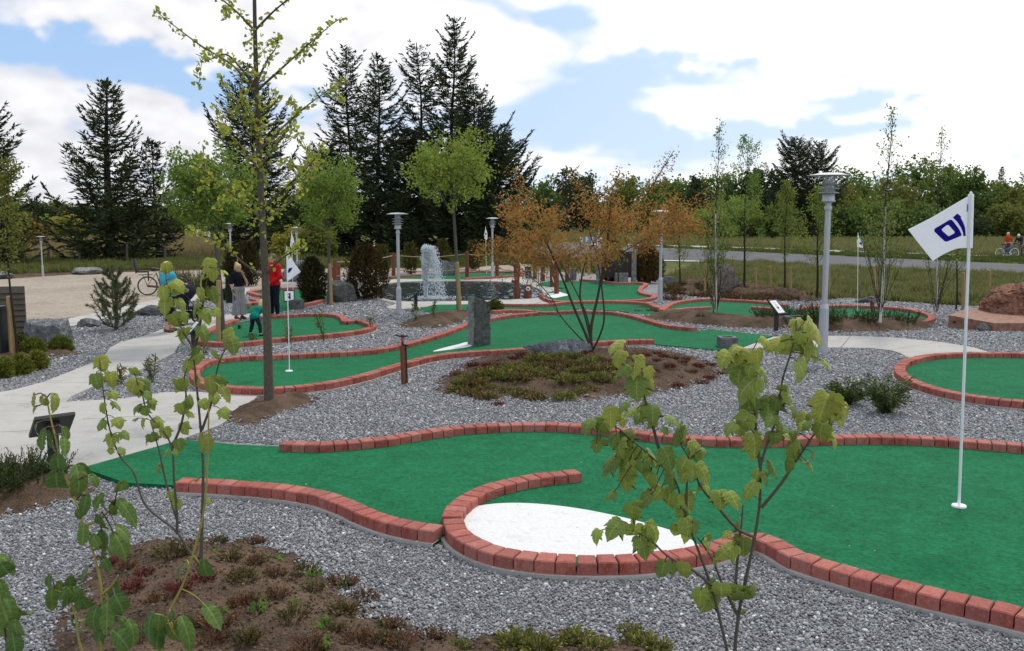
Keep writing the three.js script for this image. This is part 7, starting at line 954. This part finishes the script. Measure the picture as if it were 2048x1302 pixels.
// toddler putting
{
  const p = P(512, 671, 0.046), yaw = Math.PI - 0.5, w = person({ label: 'blond toddler in a teal shirt bending over a putter on the left lane', at: p, yaw, h: 0.86, build: 1.32, headScale: 1.55, top: cloth(0.008, 0.20, 0.165), trousers: cloth(0.022, 0.024, 0.035), shoes: dark, hair: paleBlond, hairStyle: 'bob', headPitch: 0.5, sleeves: 0.5, cell: 0.016, topEnd: 0.78, trouserEnd: 0.13, pose: { pelvis: [0, 0.9, -0.06], hipL: [0.11, 0.86, -0.06], hipR: [-0.11, 0.86, -0.06], waist: [0, 0.99, 0.05], chest: [0, 1.13, 0.2], neck: [0, 1.22, 0.33], head: [0, 1.36, 0.46], shL: [0.18, 1.17, 0.27], shR: [-0.18, 1.17, 0.27], elL: [0.24, 0.93, 0.36], elR: [-0.24, 0.93, 0.36], wrL: [0.08, 0.76, 0.5], wrR: [-0.08, 0.76, 0.5], bent: 1, kneeL: [0.23, 0.46, 0.02], kneeR: [-0.23, 0.46, 0.02], ankL: [0.32, 0.085, -0.04], ankR: [-0.32, 0.085, -0.04], toeL: [0.36, 0.035, 0.12], toeR: [-0.36, 0.035, 0.12] } });
  const hl = w.J.wrL.clone().lerp(w.J.wrR, 0.5).applyAxisAngle(V(0, 1, 0), yaw).add(p), f = P(479, 657, 0.046), pt = thing('putter', 'short putter with dark head held by the toddler', 'golf club', f), q = hl.sub(f); rod(pt, 'shaft', [q, V(0, 0.04, 0)], 0.008, plain(0.35, 0.4, 0.38, 0.4, { metalness: 0.6 })); rod(pt, 'grip', [q.clone().addScaledVector(q, 0.15), q.clone().multiplyScalar(0.75)], 0.014, M.black); const hd = new MB(); hd.box(-0.025, 0, -0.05, 0.025, 0.09, 0.05); hd.build('head', M.black, pt);
}
// man in red
person({ label: 'person in a red jacket and dark trousers standing behind the ginkgo trunk', at: P(549, 635, 0.046), yaw: -0.5, h: 1.68, build: 1.12, top: cloth(0.50, 0.014, 0.018), trousers: cloth(0.012, 0.014, 0.026), shoes: dark, hair: brownHair, hairStyle: 'short', headYaw: -0.4, headPitch: 0.3, collar: true, topEnd: 0.86, pose: { elL: [0.26, 1.12, 0.02], wrL: [0.1, 0.97, 0.2], elR: [-0.26, 1.12, 0.02], wrR: [-0.08, 0.95, 0.21] } });
// ---------------------------------------------------------------- bicycles
function bicycle(label, at, yaw, frameMat, { seat = false, white = false, s = 1 } = {}) {
  const t = thing('bicycle', label, 'bicycle', at), R = 0.335 * s, WB = 1.06 * s; t.rotation.y = yaw; const met = plain(0.4, 0.4, 0.42, 0.35, { metalness: 0.8 });
  for (const x of [0, WB]) { const w = mesh('wheel', new THREE.TorusGeometry(R - 0.02, 0.02, 8, 36), white ? plain(0.6, 0.6, 0.58) : M.black, t); w.position.set(x, R, 0); mesh('rim', new THREE.TorusGeometry(R - 0.045, 0.009, 6, 36), met, w); const sp = new MB(); for (let k = 0; k < 18; k++) { const a = k / 18 * 6.283; sp.tube([V(Math.cos(a + 0.3) * 0.025, Math.sin(a + 0.3) * 0.025, k % 2 ? 0.025 : -0.025), V(Math.cos(a) * (R - 0.045), Math.sin(a) * (R - 0.045), 0)], 0.002, 3, false); } sp.build('spokes', met, w); const hb = new THREE.CylinderGeometry(0.028, 0.028, 0.08, 12); hb.rotateX(Math.PI / 2); mesh('hub', hb, met, w); const md = new MB(); for (let k = 0; k < 14; k++) { const a0 = 0.2 + k / 14 * 2.7, a1 = 0.2 + (k + 1) / 14 * 2.7, rr = R + 0.02; md.face([Math.cos(a0) * rr, Math.sin(a0) * rr, -0.028], [Math.cos(a1) * rr, Math.sin(a1) * rr, -0.028], [Math.cos(a1) * rr, Math.sin(a1) * rr, 0.028], [Math.cos(a0) * rr, Math.sin(a0) * rr, 0.028]); } const g = mesh('mudguard', md.geo(), frameMat, t); g.position.set(x, R, 0); }
  const bb = V(0.44 * s, 0.29 * s, 0), st = V(0.3 * s, 0.78 * s, 0), hd = V(0.86 * s, 0.8 * s, 0), hb = V(0.9 * s, 0.66 * s, 0), f = new MB(); f.tube([bb, st], 0.018, 8); f.tube([bb, hb], 0.022, 8); f.tube([st.clone().lerp(bb, 0.5), hd.clone().lerp(hb, 0.3)], 0.02, 8); f.tube([V(0, R, 0.05), bb], 0.011, 6); f.tube([V(0, R, -0.05), bb], 0.011, 6); f.tube([V(0, R, 0.05), st], 0.009, 6); f.tube([V(0, R, -0.05), st], 0.009, 6); f.tube([hd, hb], 0.022, 8); f.build('frame', frameMat, t);
  const fk = new MB(); for (const z of [0.05, -0.05]) fk.tube([hb.clone().add(V(0, 0, z * 0.8)), V(WB, R, z)], 0.013, 7); fk.build('fork', frameMat, t); const cg = new MB(); cg.tube([V(0, R, 0.06), V(0.22 * s, 0.31 * s, 0.06), V(0.47 * s, 0.29 * s, 0.06)], 0.04, 8); cg.build('chain_guard', frameMat, t);
  const sd = new MB(); sd.tube([V(st.x - 0.16, st.y + 0.13, 0), V(st.x - 0.06, st.y + 0.14, 0), V(st.x + 0.13, st.y + 0.12, 0)], [0.075, 0.065, 0.025], 10); sd.build('saddle', M.black, t); rod(t, 'seat_post', [st, st.clone().add(V(-0.03, 0.11, 0))], 0.013, met); const hbm = new MB(); hbm.tube([hd, hd.clone().add(V(-0.05, 0.2, 0))], 0.014, 7); hbm.tube(spline([V(hd.x - 0.22, hd.y + 0.22, 0.28), V(hd.x - 0.05, hd.y + 0.23, 0.2), V(hd.x, hd.y + 0.2, 0), V(hd.x - 0.05, hd.y + 0.23, -0.2), V(hd.x - 0.22, hd.y + 0.22, -0.28)], 0.05), 0.012, 6); hbm.build('handlebar', met, t);
  const rk = new MB(); for (const z of [0.06, -0.06]) rk.tube([V(-0.28, 2 * R + 0.06, z), V(0.18, 2 * R + 0.06, z)], 0.008, 5); for (let k = 0; k < 4; k++) rk.tube([V(-0.26 + k * 0.13, 2 * R + 0.06, 0.06), V(-0.26 + k * 0.13, 2 * R + 0.06, -0.06)], 0.006, 5); rk.tube([V(-0.15, 2 * R + 0.06, 0.06), V(0, R, 0.06)], 0.007, 5); rk.tube([V(-0.15, 2 * R + 0.06, -0.06), V(0, R, -0.06)], 0.007, 5); rk.build('rack', M.black, t);
  const cr = new MB(); cr.tube([bb.clone().add(V(0, 0, 0.09)), bb.clone().add(V(0.1, -0.13, 0.09))], 0.01, 6); cr.tube([bb.clone().add(V(0, 0, -0.09)), bb.clone().add(V(-0.1, 0.13, -0.09))], 0.01, 6); cr.box(bb.x + 0.05, bb.y - 0.15, 0.09, bb.x + 0.15, bb.y - 0.125, 0.17); cr.box(bb.x - 0.15, bb.y + 0.12, -0.17, bb.x - 0.05, bb.y + 0.145, -0.09); cr.build('cranks', met, t);
  if (seat) { const c = new MB(), y = 2 * R + 0.14; c.box(-0.3, y, -0.16, 0.06, y + 0.05, 0.16); c.box(0.02, y - 0.3, -0.17, 0.06, y, -0.1); c.box(0.02, y - 0.3, 0.1, 0.06, y, 0.17); const b2 = new MB(); b2.tube([V(-0.27, y, 0), V(-0.34, y + 0.22, 0), V(-0.38, y + 0.46, 0)], [0.15, 0.155, 0.12], 12); for (let i = 0; i < b2.p.length; i += 3) b2.p[i] = b2.p[i] * 0.45 - 0.19 - (b2.p[i + 1] - y) * 0.1; c.build('child_seat', M.black, t); b2.build('child_seat_back', M.black, t); }
  return t;
}
bicycle('brown bicycle with black child seat standing on the car park', P(296, 591).add(V(0, 0.004, 0)), 0.35, plain(0.11, 0.035, 0.02, 0.4), { seat: true });
{ const p = P(1999, 515); bicycle('bicycle with whitish tyres beside the person in orange', p.clone(), 0.05, plain(0.05, 0.06, 0.09, 0.4), { white: true, s: 0.98 });
  person({ label: 'person in an orange shirt and pale cap standing with a bicycle by the road', at: P(2014, 511.5), yaw: 0.3, h: 1.66, build: 1.2, cell: 0.02, top: cloth(0.48, 0.055, 0.015), trousers: cloth(0.04, 0.07, 0.16), shoes: plain(0.4, 0.4, 0.4), hair: plain(0.6, 0.56, 0.48), sleeves: 0.6, topEnd: 0.86, pose: { elR: [-0.26, 1.1, 0.0], wrR: [-0.24, 0.88, 0.06], elL: [0.27, 1.14, 0.12], wrL: [0.36, 1.02, 0.28] } });
  bicycle('dark bicycle cut by the right edge beside the leaning person', P(2036, 514).add(V(0, 0, -0.9)), 0.08, plain(0.02, 0.02, 0.025, 0.4));
  person({ label: 'person in a dark jacket and white cap leaning over a bicycle at the right edge', at: P(2048, 513).add(V(0, 0, -0.55)), yaw: -0.9, h: 1.66, cell: 0.02, top: cloth(0.03, 0.028, 0.028), trousers: cloth(0.22, 0.2, 0.15), shoes: dark, hair: plain(0.7, 0.69, 0.66), topEnd: 0.8, headPitch: 0.4, pose: { chest: [0, 1.25, 0.18], neck: [0, 1.36, 0.28], head: [0, 1.46, 0.4], shL: [0.17, 1.31, 0.22], shR: [-0.17, 1.31, 0.22], elL: [0.24, 1.08, 0.34], elR: [-0.24, 1.08, 0.34], wrL: [0.2, 0.98, 0.56], wrR: [-0.2, 0.98, 0.56], waist: [0, 1.1, 0.05] } }); }
renderer.render(scene, camera);
